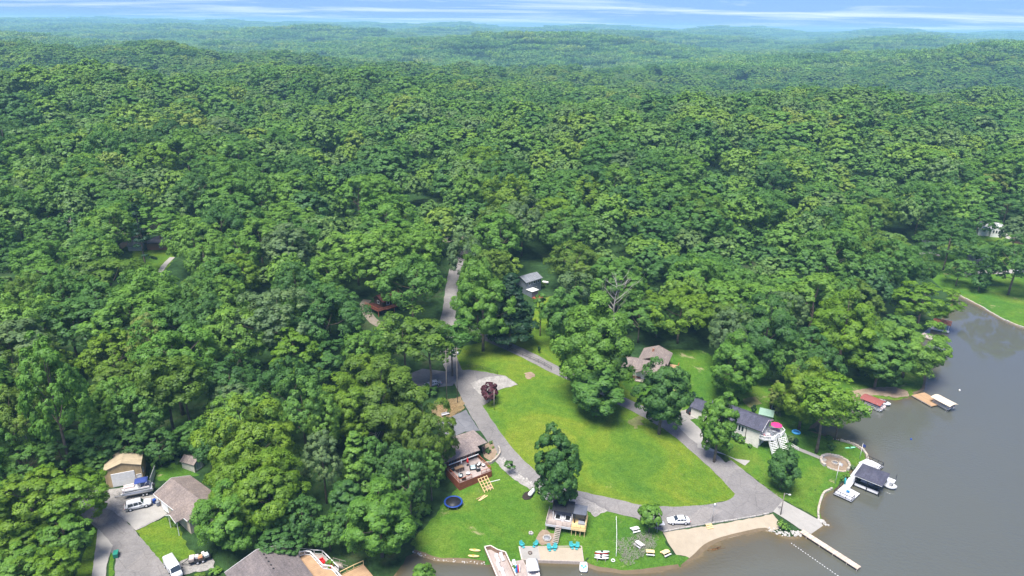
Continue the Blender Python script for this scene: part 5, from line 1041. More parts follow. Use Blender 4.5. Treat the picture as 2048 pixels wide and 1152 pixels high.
# pontoon boat on its trailer
def pontoon(A, ang, label, canopy, L=6.4, z=0.0, trailer=False, hull=0.36, name='pontoon_boat', dz=0.0, seats=True, sea=None):
    t = empty(name, (A[0], A[1], (hz(*A) if sea is None else 0) + dz), R(ang), label, 'boat'); h = L / 2; zz = .75 if trailer else .05
    for y in (-.85, .85):
        part(t, 'pontoon', M_alu, lambda m: m.tube([(-h, y, zz + hull), (h - .9, y, zz + hull), (h - .3, y, zz + hull + .14), (h, y, zz + hull + .34)], [hull, hull, hull * .7, .05], 12))
    part(t, 'deck', M_ltgrey, lambda m: m.box((-.1, 0, zz + hull * 2 + .06), (L - .5, 2.35, .12))); d0 = zz + hull * 2 + .12
    fen = MB()
    for y in (-1.12, 1.12): fen.box((-.15, y, d0 + .36), (L - 1.4, .05, .62))
    fen.box((h - .85, 0.55, d0 + .36), (.05, 1.1, .62)); fen.box((-h + .6, -.4, d0 + .36), (.05, 1.4, .62)); fen.build('fence_panel', M_white, t)
    part(t, 'stripe', M_black, lambda m: (m.box((-.15, -1.15, d0 + .3), (L - 1.6, .012, .16)), m.box((-.15, 1.15, d0 + .3), (L - 1.6, .012, .16))))
    if seats:
        ms = mat('cream_vinyl', (.66, .56, .52), .5, .08, 3) if 'cream_vinyl' not in bpy.data.materials else bpy.data.materials['cream_vinyl']
        for (x, y, sx, sy) in ((1.6, -.75, 2.0, .6), (1.6, .75, 2.0, .6), (-1.7, .7, 1.6, .7), (-1.9, -.75, 1.0, .6)):
            s_ = part(t, 'bench_seat', ms, lambda m: m.box((x, y, d0 + .22), (sx, sy, .42), 0, .05)); part(s_, 'seat_back', ms, lambda m: m.box((x, y + (.25 if y > 0 else -.25), d0 + .55), (sx, .16, .32), 0, .04))
        part(t, 'console', M_white, lambda m: m.box((-.4, -.6, d0 + .45), (.6, .7, .9), 0, .06))
    if canopy:
        part(t, 'canopy', canopy, lambda m: m.stations([[(x, -1.1, d0 + 1.85 + e - .06), (x, -.6, d0 + 1.98 + e), (x, .6, d0 + 1.98 + e), (x, 1.1, d0 + 1.85 + e - .06), (x, 1.08, d0 + 1.80 + e - .06), (x, -1.08, d0 + 1.80 + e - .06)] for x, e in ((-2.3, -.08), (-1.7, .04), (-.7, .06), (.2, -.06))]))
        part(t, 'canopy_frame', M_alu, lambda m: [m.tube([(-1.0, y, d0 + .1), (x, y, d0 + 1.85)], .025, 5) for y in (-1.1, 1.1) for x in (-2.2, -.9, .1)])
    if trailer:
        part(t, 'trailer_frame', M_galv, lambda m: (m.bar((-h + .4, -.55, .62), (h - .5, -.4, .62), .1), m.bar((-h + .4, .55, .62), (h - .5, .4, .62), .1), m.bar((h - .5, -.4, .62), (h + 1.4, 0, .5), .09), m.bar((h - .5, .4, .62), (h + 1.4, 0, .5), .09), m.bar((-1.5, -1, .55), (-1.5, 1, .55), .08), m.bar((1.2, -.8, .62), (1.2, .8, .62), .08), m.bar((h + .3, 0, .5), (h + .3, 0, 1.5), .08)))
        wheels(t, (-1.8, -1.1), .98, .29, .18); part(t, 'jack', M_black, lambda m: m.tube([(h + 1.2, 0, 0), (h + 1.2, 0, .9)], .05, 6))
    part(t, 'outboard_motor', M_black, lambda m: (m.box((-h - .1, 0, zz + 1.0), (.55, .34, .5), 0, .08), m.box((-h - .12, 0, zz + .45), (.2, .14, .8))))
    return t
M_navy = mat('navy_canvas', (.035, .06, .22), .8, .1, 3); M_teal = mat('teal_plastic', (.05, .36, .38), .5, .06, 3); M_tan = mat('tan_canvas', (.62, .52, .38), .8, .08, 2); M_maroon = mat('maroon_canvas', (.25, .075, .065), .8, .1, 2); M_bluep = mat('blue_plastic', (.018, .06, .27), .45, .06, 3); M_sky = mat('sky_blue_plastic', (.08, .38, .72), .45, .06, 3); M_pink = mat('magenta_canvas', (.55, .035, .17), .7, .06, 3); M_yellow = mat('pale_yellow_plastic', (.80, .62, .24), .5, .06, 3); M_cushion = mat('grey_cushion', (.25, .26, .28), .9, .1, 3); M_patina = mat('pale_aqua_cushion', (.52, .62, .62), .8, .08, 3)
pontoon((-79.5, 120.6), 202, 'pontoon boat with a navy canopy on its trailer in front of the tan garage', M_navy, 6.2, trailer=True, dz=.14)
# ---------------------------------------------------------------- docks and boats
def wthing(name, x, y, ang, label, cat, z=0.0, group=None): return empty(name, (x, y, z), R(ang), label, cat, group)
t = wthing('boat_dock', 81.0, 134.4, -42, 'pale U-shaped boat dock with black railings below the stone fire pit', 'dock')
dz = .62
part(t, 'platform', M_whitedeck, lambda m: m.prism([(-2.0, -6.8), (2.0, -7.0), (2.5, -2.7), (-1.4, -2.0)], dz - .2, dz)); part(t, 'walkway', M_whitedeck, lambda m: m.prism([(-1.4, -1.98), (0.1, -2.25), (0.3, 10), (-1.4, 10)], dz - .2, dz - .004))
part(t, 'finger', M_whitedeck, lambda m: m.box((2.9, 0.45, dz - .1), (5.2, 0.95, .2))); part(t, 'rear_platform', M_whitedeck, lambda m: m.prism([(-1.6, 10.02), (2.9, 9.2), (3.4, 12.6), (-0.6, 13.2)], dz - .2, dz + .05)); part(t, 'outer_finger', M_whitedeck, lambda m: m.prism([(0.32, 6.5), (7.2, 6.3), (7.2, 8.6), (0.32, 8.8)], dz - .2, dz))
posts(t, [(1.9, -6.8), (2.4, -2.8), (-1.9, -6.6), (5.4, .05), (5.4, .85), (3.0, .45), (7.0, 6.5), (7.0, 8.4), (4.0, 8.5), (3.2, 12.4)], -2.4, dz - .2, M_black, .14, 'pile')
railing(t, [(-1.6, -2.3, dz), (-1.95, -6.75, dz), (1.95, -6.95, dz), (2.1, -5.6, dz)], .95, M_black, 1.4, w=.1, bal=0); railing(t, [(-.6, 13.1, dz), (3.3, 12.5, dz), (3.0, 9.5, dz)], .95, M_black, 1.3, 'rear_railing', w=.1); part(t, 'mooring_pole', M_black, lambda m: m.tube([(7.1, 8.9, -2), (7.1, 8.9, 2.0)], .07, 8))
a = R(-42); 
def ond(x, y): return (81.0 + x * math.cos(a) - y * math.sin(a), 134.4 + x * math.sin(a) + y * math.cos(a))
q = ond(0, 0); t = wthing('boathouse', q[0], q[1], -42, 'boathouse on posts with a dark hipped shingle roof over the dock', 'boathouse')
part(t, 'roof', M_roofslate, lambda m: hip_roof(m, 0.2, 6.0, -.3, 5.7, 3.2, 4.55, .15, .14)); part(t, 'fascia', M_white, lambda m: (m.box((3.1, -.42, 3.17), (6.0, .06, .2)), m.box((6.12, 2.7, 3.17), (.06, 6.2, .2)), m.box((.08, 2.7, 3.17), (.06, 6.2, .2)))); posts(t, [(.4, -.05), (5.8, -.05), (5.8, 5.5), (.4, 5.5), (3.1, -.05)], -2.2, 3.2, M_black, .16)
def runabout(x, y, ang, label, hullm, L=5.4, cover=None, name='motor_boat', z=-.05, sc=1.0):
    t = wthing(name, x, y, ang, label, 'boat', z); h = L / 2; rings = []
    for u, w, zt, zk in ((-h, .95, .85, .05), (-h * .3, 1.08, .88, 0), (h * .35, 1.0, .95, .03), (h * .75, .58, 1.04, .25), (h, .06, 1.12, .6)):
        rings.append([(u, -w, zt), (u, -w * .85, zt * .4 + zk * .6), (u, 0, zk), (u, w * .85, zt * .4 + zk * .6), (u, w, zt), (u, w * .8, zt + .03), (u, 0, zt + .06), (u, -w * .8, zt + .03)])
    part(t, 'hull', hullm, lambda m: m.stations(rings)); part(t, 'cockpit', cover or M_ltgrey, lambda m: m.box((-h * .25, 0, .95), (L * .5, 1.5, .12), 0, .04)); part(t, 'windscreen', M_glass, lambda m: m.add([(h * .28, -.8, 1.0), (h * .38, 0, 1.02), (h * .28, .8, 1.0), (h * .16, .72, 1.4), (h * .24, 0, 1.42), (h * .16, -.72, 1.4)], [(0, 1, 4, 5), (1, 2, 3, 4)])); part(t, 'motor', M_black, lambda m: m.box((-h - .18, 0, .75), (.4, .45, .8), 0, .06)); part(t, 'seat', M_cushion, lambda m: (m.box((-h * .1, -.4, 1.12), (.5, .5, .3), 0, .05), m.box((-h * .1, .4, 1.12), (.5, .5, .3), 0, .05)))
    return t
q = ond(3.2, 2.8); runabout(q[0], q[1], -38, 'dark motor boat moored under the hip-roofed boathouse', P_black, 5.6)
q = ond(6.9, 5.3); runabout(q[0], q[1], -42, 'white jet boat tied outside the hip-roofed boathouse', P_white, 2.6, name='small_boat')
# the long pier
t = wthing('pier', 62.1, 117.4, -55, 'long narrow timber pier running out from the boat ramp', 'pier')
pm = MB(); pm.box((0, 0, 0), (.40, 1.35, .07)); pme = pm.mesh('plank', M_deckx); rg = random.Random(3)
pmats = [mat('pier_plank_%s' % c, (.52 * k, .42 * k, .33 * k), .85, .14, 4) for c, k in (('pale', 1.1), ('mid', 1.0), ('dark', .88))]
for k in range(31):
    o = link(bpy.data.objects.new('plank', pme), t); o.location = (.1 + k * .415, .55, .62 + rg.uniform(-.01, .01)); o.rotation_euler = (0, 0, rg.uniform(-.02, .02)); o.material_slots[0].link = 'OBJECT'; o.material_slots[0].material = rg.choice(pmats)
part(t, 'beam', M_oldwood, lambda m: (m.box((6.4, .02, .48), (12.8, .1, .2)), m.box((6.4, 1.1, .48), (12.8, .1, .2))))
posts(t, [(x, y) for x in (1.5, 4.5, 7.5, 10.5, 12.6) for y in (0, 1.14)], -2.4, .56, M_oldwood, .14, 'pile')
# boat lifts and docks of the cove
def ctr(ps, z): p = [flat(a_, b_, z) for a_, b_ in ps]; return (sum(q[0] for q in p) / len(p), sum(q[1] for q in p) / len(p))
def boat_lift(A, ang, L, W, label, canvas, h=2.4, group=None):
    t = wthing('boat_lift', A[0], A[1], ang, label, 'boat lift'); l, w = L / 2, W / 2
    for x in (-l * .75, l * .75):
        for y in (-w, w): part(t, 'post', M_galv, lambda m: m.box((x, y, h / 2 - .9), (.12, .12, h + 1.8)))
    part(t, 'canopy', canvas, lambda m: m.stations([[(x, -w - .25, h - .25), (x, -w * .55, h + .12), (x, 0, h + .22), (x, w * .55, h + .12), (x, w + .25, h - .25), (x, w + .2, h - .3), (x, 0, h + .12), (x, -w - .2, h - .3)] for x in (-l - .2, l + .2)], False)); part(t, 'cradle', M_galv, lambda m: (m.box((0, -w * .6, .1), (L * .8, .12, .12)), m.box((0, w * .6, .1), (L * .8, .12, .12)), m.bar((-l * .75, -w, h - .35), (l * .75, -w, h - .35), .08), m.bar((-l * .75, w, h - .35), (l * .75, w, h - .35), .08)))
    return t
c_ = ctr([(1719, 793), (1757, 810), (1738, 788), (1774, 800)], 2.5); boat_lift(c_, -50, 5.4, 3.6, 'boat lift with a maroon canopy over a white pontoon boat', M_maroon); pontoon((c_[0] + .2, c_[1] - .9), -50, 'white pontoon boat sheltered below the maroon canopy', None, 5.0, sea=1)
c2 = flat(1768, 806, .5); runabout(c2[0], c2[1], -50, 'small white boat at the outer end of the maroon boat lift', P_white, 3.6, name='small_boat')
def dock(A, B, w, label, mt, dz=.6, name='dock'):
    d = math.atan2(B[1] - A[1], B[0] - A[0]); L = math.hypot(B[0] - A[0], B[1] - A[1]); t = wthing(name, A[0], A[1], math.degrees(d), label, 'dock'); part(t, 'platform', mt, lambda m: m.box((L / 2, 0, dz - .1), (L, w, .2))); posts(t, [(x, y) for x in (.6, L / 2, L - .3) for y in (-w / 2 + .1, w / 2 - .1)], -2.4, dz - .2, M_oldwood, .14, 'pile'); part(t, 'edge_beam', M_oldwood, lambda m: (m.box((L / 2, -w / 2 - .03, dz - .15), (L, .05, .26)), m.box((L / 2, w / 2 + .03, dz - .15), (L, .05, .26)))); return t
dock(flat(1701, 798, .5), flat(1742, 820, .5), 1.5, 'narrow plank dock along the left side of the maroon boat lift', M_deckx); dock(flat(1836, 788, .5), flat(1876, 810, .5), 5.0, 'broad tan dock platform reaching from the cove beach into the lake', M_decktan); dock(flat(1843, 668, .5), flat(1868, 677, .5), 3.6, 'small timber dock under the feathery yellow-green tree', M_deckx)
c_ = ctr([(1868, 790), (1897, 808), (1882, 785), (1915, 802)], 3); boat_lift(c_, -68, 5.6, 3.0, 'boat lift with a long cream canopy beside the broad tan dock', M_tan); pontoon((c_[0], c_[1]), -68, 'pontoon boat hanging in the cream canopied lift', None, 5.2, sea=1, dz=.2)
c_ = ctr([(1868, 635), (1900, 633), (1898, 648), (1875, 650)], 3); t = wthing('boathouse', c_[0], c_[1], -35, 'boathouse with a faded orange roof below the feathery shore tree', 'boathouse'); part(t, 'roof', mat('faded_orange_roof', (.55, .20, .10), .8, .25, 1), lambda m: hip_roof(m, -2.6, 2.6, -2.2, 2.2, 2.5, 3.4, .3)); posts(t, [(x, y) for x in (-2.4, 2.4) for y in (-2, 2)], -2, 2.5, M_white, .14); part(t, 'platform', M_whitedeck, lambda m: m.box((0, -3.2, .5), (5.6, 1.6, .2)))
# the bottom dock with loungers
t = wthing('dock', -4.8, 110.5, -71, 'walled timber dock with a pointed end at the bottom of the shore lawn', 'dock'); dz = .75
part(t, 'platform', M_deckgrey, lambda m: m.prism([(0, .1), (9.4, .1), (9.4, 3.6), (2.7, 3.6), (1.6, 2.2), (.3, 1.3)], dz - .2, dz)); part(t, 'side_platform', M_deckgrey, lambda m: m.prism([(4.6, 3.64), (9.4, 3.64), (9.4, 6.7), (4.9, 6.6)], dz - .25, dz - .05))
def f(m):
    pts = [(9.4, .05), (0, .05), (.1, 1.3), (1.6, 2.3), (2.7, 3.6), (9.4, 3.6)]
    for i in range(5): a_, b_ = pts[i], pts[i + 1]; m.bar((a_[0], a_[1], dz + .42), (b_[0], b_[1], dz + .42), .06, .84)
part(t, 'wall', M_redwood if False else mat('brown_plank_wall', (.30, .19, .13), .8, .15, 3), f)
def f(m):
    pts = [(9.4, .05), (0, .05), (.1, 1.3), (1.6, 2.3), (2.7, 3.6), (9.4, 3.6)]
    for i in range(5): a_, b_ = pts[i], pts[i + 1]; m.bar((a_[0], a_[1], dz + .88), (b_[0], b_[1], dz + .88), .22, .06)
part(t, 'cap_rail', M_ltgrey if False else mat('pale_cap_rail', (.62, .55, .47), .8, .1, 3), f); posts(t, [(.2, .2), (4, .2), (8, .2), (2.8, 3.4), (6, 3.4), (9, 6.4), (5.1, 6.4)], -2.3, dz - .2, M_oldwood, .15, 'pile')
ab = R(-71)
def onb(x, y): return (-4.8 + x * math.cos(ab) - y * math.sin(ab), 110.5 + x * math.sin(ab) + y * math.cos(ab))
def lounger(x, y, z, ang, label, group=None, frame=M_white, cush=M_ltgrey):
    t = wthing('sun_lounger', x, y, ang, label, 'sun lounger', z, group); part(t, 'frame', frame, lambda m: m.box((0, 0, .28), (1.9, .62, .07)))
    for sx in (-.8, .8):
        for sy in (-.26, .26): part(t, 'leg', frame, lambda m: m.box((sx, sy, .13), (.07, .07, .26)))
    part(t, 'cushion', cush, lambda m: m.box((-.25, 0, .36), (1.25, .58, .1), 0, .03)); part(t, 'backrest', cush, lambda m: m.add([(.4, -.29, .34), (.4, .29, .34), (.98, .29, .72), (.98, -.29, .72), (.38, -.29, .44), (.38, .29, .44), (.93, .29, .81), (.93, -.29, .81)], [(3, 2, 1, 0), (4, 5, 6, 7), (0, 1, 5, 4), (1, 2, 6, 5), (2, 3, 7, 6), (3, 0, 4, 7)])); return t
for k, (x, y) in enumerate(((3.4, 1.7), (3.3, 2.7), (5.6, 1.3), (7.3, 1.6))):
    q = onb(x, y); lounger(q[0], q[1], dz, 109, ['pale grey lounger at the pointed end of the walled dock, left of two', 'pale grey lounger at the pointed end of the walled dock, right of two', 'pale lounger along the left wall in the middle of the walled dock', 'pale lounger cut by the bottom edge on the walled dock'][k], 'loungers on the walled dock')
q = onb(6.0, 4.5); lounger(q[0], q[1], dz - .05, 109, 'aqua cushioned lounger on the side platform of the walled dock', None, M_white, M_patina)
# inflatables on the side platform
q = onb(7.6, 4.6); t = wthing('inflatable_float', q[0], q[1], 20, 'striped blue and red inflatable float propped on the dock platform', 'float', dz)
for k, (mt, r_) in enumerate(((M_sky, .15), (M_bluep, .14), (M_red, .12), (M_white, .12))): part(t, 'tube', mt, lambda m: m.tube([(-.6 + .28 * k, -.4, .12), (-.45 + .28 * k, .2, .5), (-.3 + .28 * k, .7, .95)], [r_ * .7, r_, r_ * .8], 8))
q = onb(7.0, 4.0); t = wthing('potted_plant', q[0], q[1], 0, 'green plant in a white pot on the dock platform', 'plant', dz - .05); part(t, 'pot', M_white, lambda m: m.lathe((0, 0, 0), [(.2, 0), (.3, .4), (.27, .4)], 12)); o = link(bpy.data.objects.new('foliage', KINDS['shrub'][0]), t); o.location = (0, 0, .35); o.scale = (.35, .35, .4); o.material_slots[0].link = 'OBJECT'; o.material_slots[0].material = LEAF['bright']
pc = flat(1066, 1143, 1.2); t = pontoon(pc, -83, 'white boat with a pale canopy moored right of the walled dock', None, 4.6, sea=1, name='pontoon_boat'); part(t, 'canopy', M_white, lambda m: m.stations([[(x, -1.15, 2.2), (x, -.7, 2.42), (x, .7, 2.42), (x, 1.15, 2.2), (x, 1.1, 2.12), (x, -1.1, 2.12)] for x in (-2.2, -1.0, .3, .9)]))
part(t, 'canopy_frame', M_alu, lambda m: [m.tube([(-.6, y, 1.0), (x, y, 2.2)], .03, 5) for y in (-1.1, 1.1) for x in (-2.1, .8)])
# sand patio with its timber edging
sx = [(2.2, 111.9), (2.9, 108.2), (14.9, 107.9), (15.0, 112.4)]; sx = [flat(1038, 1093, .7), flat(1044, 1120, .55), flat(1167, 1124, .55), flat(1163, 1092, .7)]
gz0 = lambda X, Y: np.full(np.shape(X), .62)
sheet('sand_patio', sx, M_sand, 0.02, 1.2, zfun=gz0)
mid0 = tuple(np.array(sx[0]) * .70 + np.array(sx[3]) * .30); mid1 = tuple(np.array(sx[1]) * .70 + np.array(sx[2]) * .30)
sheet('paved_patio', [sx[0], sx[1], mid1, mid0], M_conc, 0.04, 1.2, zfun=gz0)
t = wthing('retaining_wall', 0, 0, 0, 'low timber edging wall round the sand patio', 'wall')
for i in range(4):
    a_, b_ = sx[i], sx[(i + 1) % 4]; part(t, 'sleeper', M_oldwood if i != 0 else mat('pale_sleeper', (.60, .52, .42), .8), lambda m: m.bar((a_[0], a_[1], .1), (b_[0], b_[1], .1), .2, 1.25 if i != 3 else 1.2))
part(t, 'divider', M_oldwood, lambda m: m.bar((*mid0, .64), (*mid1, .64), .14, .12))
def adirondack(px, py, ang, label, mt=M_teal, z=.66):
    q = flat(px, py, z); t = wthing('garden_chair', q[0], q[1], ang, label, 'chair', z, 'teal garden chairs on the sand patio')
    part(t, 'seat', mt, lambda m: m.add([(-.3, -.3, .2), (.32, -.3, .36), (.32, .3, .36), (-.3, .3, .2), (-.3, -.3, .25), (.32, -.3, .41), (.32, .3, .41), (-.3, .3, .25)], [(3, 2, 1, 0), (4, 5, 6, 7), (0, 1, 5, 4), (1, 2, 6, 5), (2, 3, 7, 6), (3, 0, 4, 7)]))
    b = MB()
    for k in range(5): y = -.26 + .13 * k; b.bar((-.28, y, .2), (-.62, y * 1.15, .98 - .03 * abs(k - 2)), .11, .03)
    b.build('backrest', mt, t)
    for s in (-1, 1): part(t, 'armrest', mt, lambda m: m.box((-.02, s * .38, .56), (.74, .14, .04))); part(t, 'leg', mt, lambda m: (m.box((.28, s * .34, .28), (.08, .05, .56)), m.bar((-.55, s * .30, .02), (.28, s * .30, .36), .05, .1)))
    part(t, 'footrest', mt, lambda m: m.box((.62, 0, .2), (.36, .5, .06))); return t
for (px, py, an, lb) in ((1044, 1092, -60, 'teal chair at the left rear corner of the patio'), (1071, 1091, -125, 'teal chair right of the corner one, by the fire bowl'), (1098, 1098, -80, 'left chair of the teal pair at the foot of the deck stairs'), (1110, 1097, -100, 'right chair of the teal pair at the foot of the deck stairs'), (1143, 1094, -75, 'left chair of the teal pair at the right end of the patio'), (1154, 1095, -105, 'right chair of the teal pair at the right end of the patio')): adirondack(px, py, an, lb)
for px, py, lb in ((1104, 1098, 'small teal side table between the pair by the deck stairs'), (1148, 1093, 'small teal side table between the right-hand pair')):
    q = flat(px, py, .66); t = wthing('side_table', q[0], q[1], 10, lb, 'table', .66); part(t, 'table_top', M_teal, lambda m: m.box((0, 0, .44), (.5, .5, .05)))
    for u in (-.2, .2):
        for v in (-.2, .2): part(t, 'leg', M_teal, lambda m: m.box((u, v, .21), (.06, .06, .42)))
q = flat(1060, 1107, .66); t = wthing('fire_bowl', q[0], q[1], 0, 'round dark fire bowl on the paved patio', 'fire pit', .66); part(t, 'bowl', mat('rusted_steel', (.10, .065, .05), .8), lambda m: m.lathe((0, 0, 0), [(.34, 0), (.42, .3), (.38, .32), (.3, .14), (.02, .12)], 20)); part(t, 'ash', M_gravel, lambda m: m.cyl((0, 0, .12), .3, .05, 16))
q = flat(1167, 1136, .0); t = wthing('pedal_boat', q[0], q[1], 84, 'white pedal boat with three blue seats at the corner of the sand patio', 'boat', .0)
part(t, 'hull', P_white, lambda m: m.stations([[(u, -w, .35 + e), (u, -w * .9, .05), (u, w * .9, .05), (u, w, .35 + e), (u, w * .9, .42 + e), (u, -w * .9, .42 + e)] for u, w, e in ((-1.3, .6, 0), (-1.1, .78, .08), (0, .82, .1), (1.0, .75, .1), (1.35, .5, .02))])); part(t, 'float', M_black, lambda m: (m.box((0, -.6, .1), (2.5, .3, .2)), m.box((0, .6, .1), (2.5, .3, .2))))
for u, v in ((-.1, -.36), (-.1, .36), (-.55, 0)): part(t, 'seat', M_sky, lambda m: m.lathe((u, v, .52), [(.2, 0), (.24, .12), (.16, .1), (.05, .04)], 12))
# kayaks and canoes
def kayak(A, ang, label, mt, L=3.0, z=None, group=None, name='kayak'):
    t = empty(name, (A[0], A[1], (hz(*A) + .08) if z is None else z), R(ang), label, 'kayak', group); h = L / 2
    part(t, 'hull', mt, lambda m: m.stations([[(u, -w, .22), (u, -w * .6, .04), (u, w * .6, .04), (u, w, .22), (u, w * .55, .30 + e), (u, -w * .55, .30 + e)] for u, w, e in ((-h, .03, .02), (-h * .7, .22, .02), (0, .36, 0), (h * .7, .22, .02), (h, .03, .02))])); part(t, 'cockpit', M_black if mt is not M_yellow else mat('amber_plastic', (.62, .36, .10), .6), lambda m: m.lathe((-.1, 0, .30), [(.24, 0), (.27, .03), (.22, .035), (.2, 0.01)], 14)); return t
kayak((-6.7, 110.4), -6, 'pale yellow kayak on the shore lawn, the one farther from the water', M_yellow, 2.3); kayak((-6.9, 109.0), -4, 'pale yellow kayak on the shore lawn nearest the water', M_yellow, 2.3)
c0 = flat(1202, 1114, .6)
t = wthing('boat_rack', c0[0], c0[1], -3, 'low timber rack under the stacked canoes', 'rack', hz(*c0)); part(t, 'rail', M_oldwood, lambda m: (m.box((-.8, 0, .3), (.1, 2.2, .1)), m.box((.8, 0, .3), (.1, 2.2, .1)))); posts(t, [(u, v) for u in (-.8, .8) for v in (-1, 1)], -.2, .26, M_oldwood, .1, 'leg')
for k, (dy, dz_, mt, lb) in enumerate(((-.75, .38, M_white, 'white canoe at the front of the rack'), (-.1, .40, M_ltgrey, 'grey-white canoe in the middle of the rack'), (.55, .42, M_red, 'red canoe at the back of the rack'), (.5, .76, mat('mint_plastic', (.55, .72, .60), .5), 'white and mint kayak lying on the red canoe'))): kayak((c0[0] + .1 * k, c0[1] + dy), -3 + 2 * k, lb, mt, 2.9, hz(*c0) + dz_)
kayak(spot(1700, 897), 8, 'mint green kayak on the lawn by the lake edge', mat('bright_mint_plastic', (.25, .68, .38), .5), 3.0)
q = spot(1226, 1122); t = wthing('life_ring', q[0], q[1], 0, 'white life ring lying at the foot of the rail fence', 'life ring', hz(*q) + .1)
part(t, 'ring', M_white, lambda m: m.tube([(.34 * math.cos(k * math.pi / 8), .34 * math.sin(k * math.pi / 8), .08) for k in range(17)], .09, 8, False)); part(t, 'rope', M_tan, lambda m: m.tube([(.2, .4, .05), (.35, .6, .05)], .03, 6))
# swim line of floats and mooring buoys
la, lb_ = flat(1583, 1087), flat(1696, 1166); t = wthing('swim_line', 0, 0, 0, 'line of small white floats marking the swimming bay', 'float line')
part(t, 'rope', M_white, lambda m: m.tube([(*la, .02), (*lb_, .02)], .008, 4)); fb = MB(); fb.lathe((0, 0, -.08), [(.02, 0), (.09, .05), (.10, .10), (.04, .17)], 8); fme = fb.mesh('float', M_white)
for k in range(24): u = k / 23; o = link(bpy.data.objects.new('float', fme), t); o.location = (la[0] + (lb_[0] - la[0]) * u + .06 * math.sin(k * 2.1), la[1] + (lb_[1] - la[1]) * u, .03)
for px, py, mt, lb in ((1822, 879, M_bluep, 'small blue mooring buoy floating off the dock'), (1919, 781, M_white, 'white buoy beyond the cream canopied boat lift')):
    q = flat(px, py); o = part(None, 'buoy', mt, lambda m: (m.lathe((0, 0, -.15), [(.05, 0), (.26, .15), (.26, .35), (.08, .52)], 12), m.cyl((0, 0, .35), .03, .16, 6))); o.location = (q[0], q[1], 0); tag(o, lb, 'buoy')
# rocks, walls, fire pits
RK = []
for i in range(5): b = MB(); b.blob((0, 0, 0), 1, 40 + i, 1, .22, (1, .8, .62)); RK.append(b.mesh('rock', M_rock))
def rock_edge(name, label, line, n, s0, s1, width, cat='rocks', zmin=0.02, seed=1):
    rg = random.Random(seed); C = catmull(line, 6); t = empty(name, (C[0][0], C[0][1], 0), 0, label, cat)
    for k in range(n):
        i = rg.randrange(len(C) - 1); p = C[i] + (C[i + 1] - C[i]) * rg.random(); x, y = p[0] + rg.uniform(-width, width), p[1] + rg.uniform(-width, width) * .7
        o = link(bpy.data.objects.new('rock', RK[k % 5]), t); s = rg.uniform(s0, s1); o.location = (x - C[0][0], y - C[0][1], max(hz(x, y), zmin - .1) + s * .3); o.scale = (s, s * rg.uniform(.7, 1.2), s * rg.uniform(.7, 1)); o.rotation_euler = (rg.uniform(-.4, .4), rg.uniform(-.4, .4), rg.uniform(0, 6.28))
    return t
F_ = lambda *pp: [flat(*p) for p in pp]
rock_edge('riprap', 'pale riprap rocks along the water beside the boat ramp', F_((1536, 1058), (1556, 1066), (1575, 1070), (1592, 1068), (1600, 1070)), 90, .14, .38, .8, seed=2); rock_edge('riprap', 'pile of pale rocks at the right edge of the boat ramp', F_((1641, 1040), (1645, 1046), (1655, 1050)), 30, .16, .42, .45, seed=3)
rock_edge('riprap', 'line of small rocks along the cove shore below the trampoline lawn', F_((812, 1100), (837, 1108), (872, 1120), (906, 1122), (941, 1125), (968, 1128)), 70, .08, .24, .35, seed=4); rock_edge('riprap', 'pale rocks lining the road edge between cabin and lake deck', spots((1003, 915), (1025, 935), (1050, 958), (1072, 975)), 60, .12, .34, .6, seed=6)
rock_edge('riprap', 'small rocks round the point left of the stone wall', F_((1664, 878), (1683, 882), (1705, 889), (1722, 898)), 40, .1, .3, .3, seed=7)
def stone_wall(name, label, line, h, w, mt_list, seg=.7, base=None, cat='wall', lift=0.0):
    rg = random.Random(8); C = catmull(line, 8); t = empty(name, (C[0][0], C[0][1], 0), 0, label, cat); acc = 0; last = C[0]
    b = MB(); b.box((0, 0, h / 2), (seg * .93, w, h), 0, .05); me = b.mesh('stone', mt_list[0])
    for p in C[1:]:
        d = np.hypot(*(p - last))
        if d >= seg:
            q = (p + last) / 2; o = link(bpy.data.objects.new('stone', me), t); z = (max(hz(q[0], q[1]), -.25) if base is None else base); o.location = (q[0] - C[0][0], q[1] - C[0][1], z - .06 + lift); o.rotation_euler = (0, 0, math.atan2(*(p - last)[::-1])); s = rg.uniform(.9, 1.1); o.scale = (d / seg, s, rg.uniform(.88, 1.12)); o.material_slots[0].link = 'OBJECT'; o.material_slots[0].material = rg.choice(mt_list); last = p
    return t
M_st2 = mat('buff_limestone', (.44, .37, .29), .9, .2, 2.5, bump=.4); M_st3 = mat('grey_limestone', (.40, .37, .33), .9, .2, 2.5, bump=.4); ST = [M_stone, M_st2, M_st3]
stone_wall('sea_wall', 'curved stone sea wall round the little bay by the boat dock', F_((1637, 1040), (1636, 1024), (1640, 1005), (1648, 987), (1664, 979)), .7, .45, ST, .6, -.1); stone_wall('sea_wall', 'stone sea wall curving along the point behind the dock', F_((1680, 882), (1705, 889), (1722, 898), (1732, 910), (1735, 921)), .75, .5, ST, .6, -.1)
stone_wall('sea_wall', 'long pale sea wall below the far lakeside lawn', F_((1899, 582), (1930, 598), (1963, 615), (1989, 631), (2019, 646), (2048, 657), (2080, 668)), .75, .6, ST, 1.4, -.15)
fp = spot(1670, 927)
stone_wall('fire_pit_wall', 'oval dry stone seat wall round the lakeside fire pit patio', [(fp[0] + 3.5 * math.cos(u) + .15 * math.sin(3 * u), fp[1] + 2.9 * math.sin(u)) for u in np.linspace(-.9, 3.7, 16)], .75, .6, ST, .62); ci = [(fp[0] + 3.3 * math.cos(u), fp[1] + 2.7 * math.sin(u)) for u in np.linspace(0, 6.28, 25)[:-1]]
sheet('fire_pit_patio', ci, M_soil, .12, 1.0)
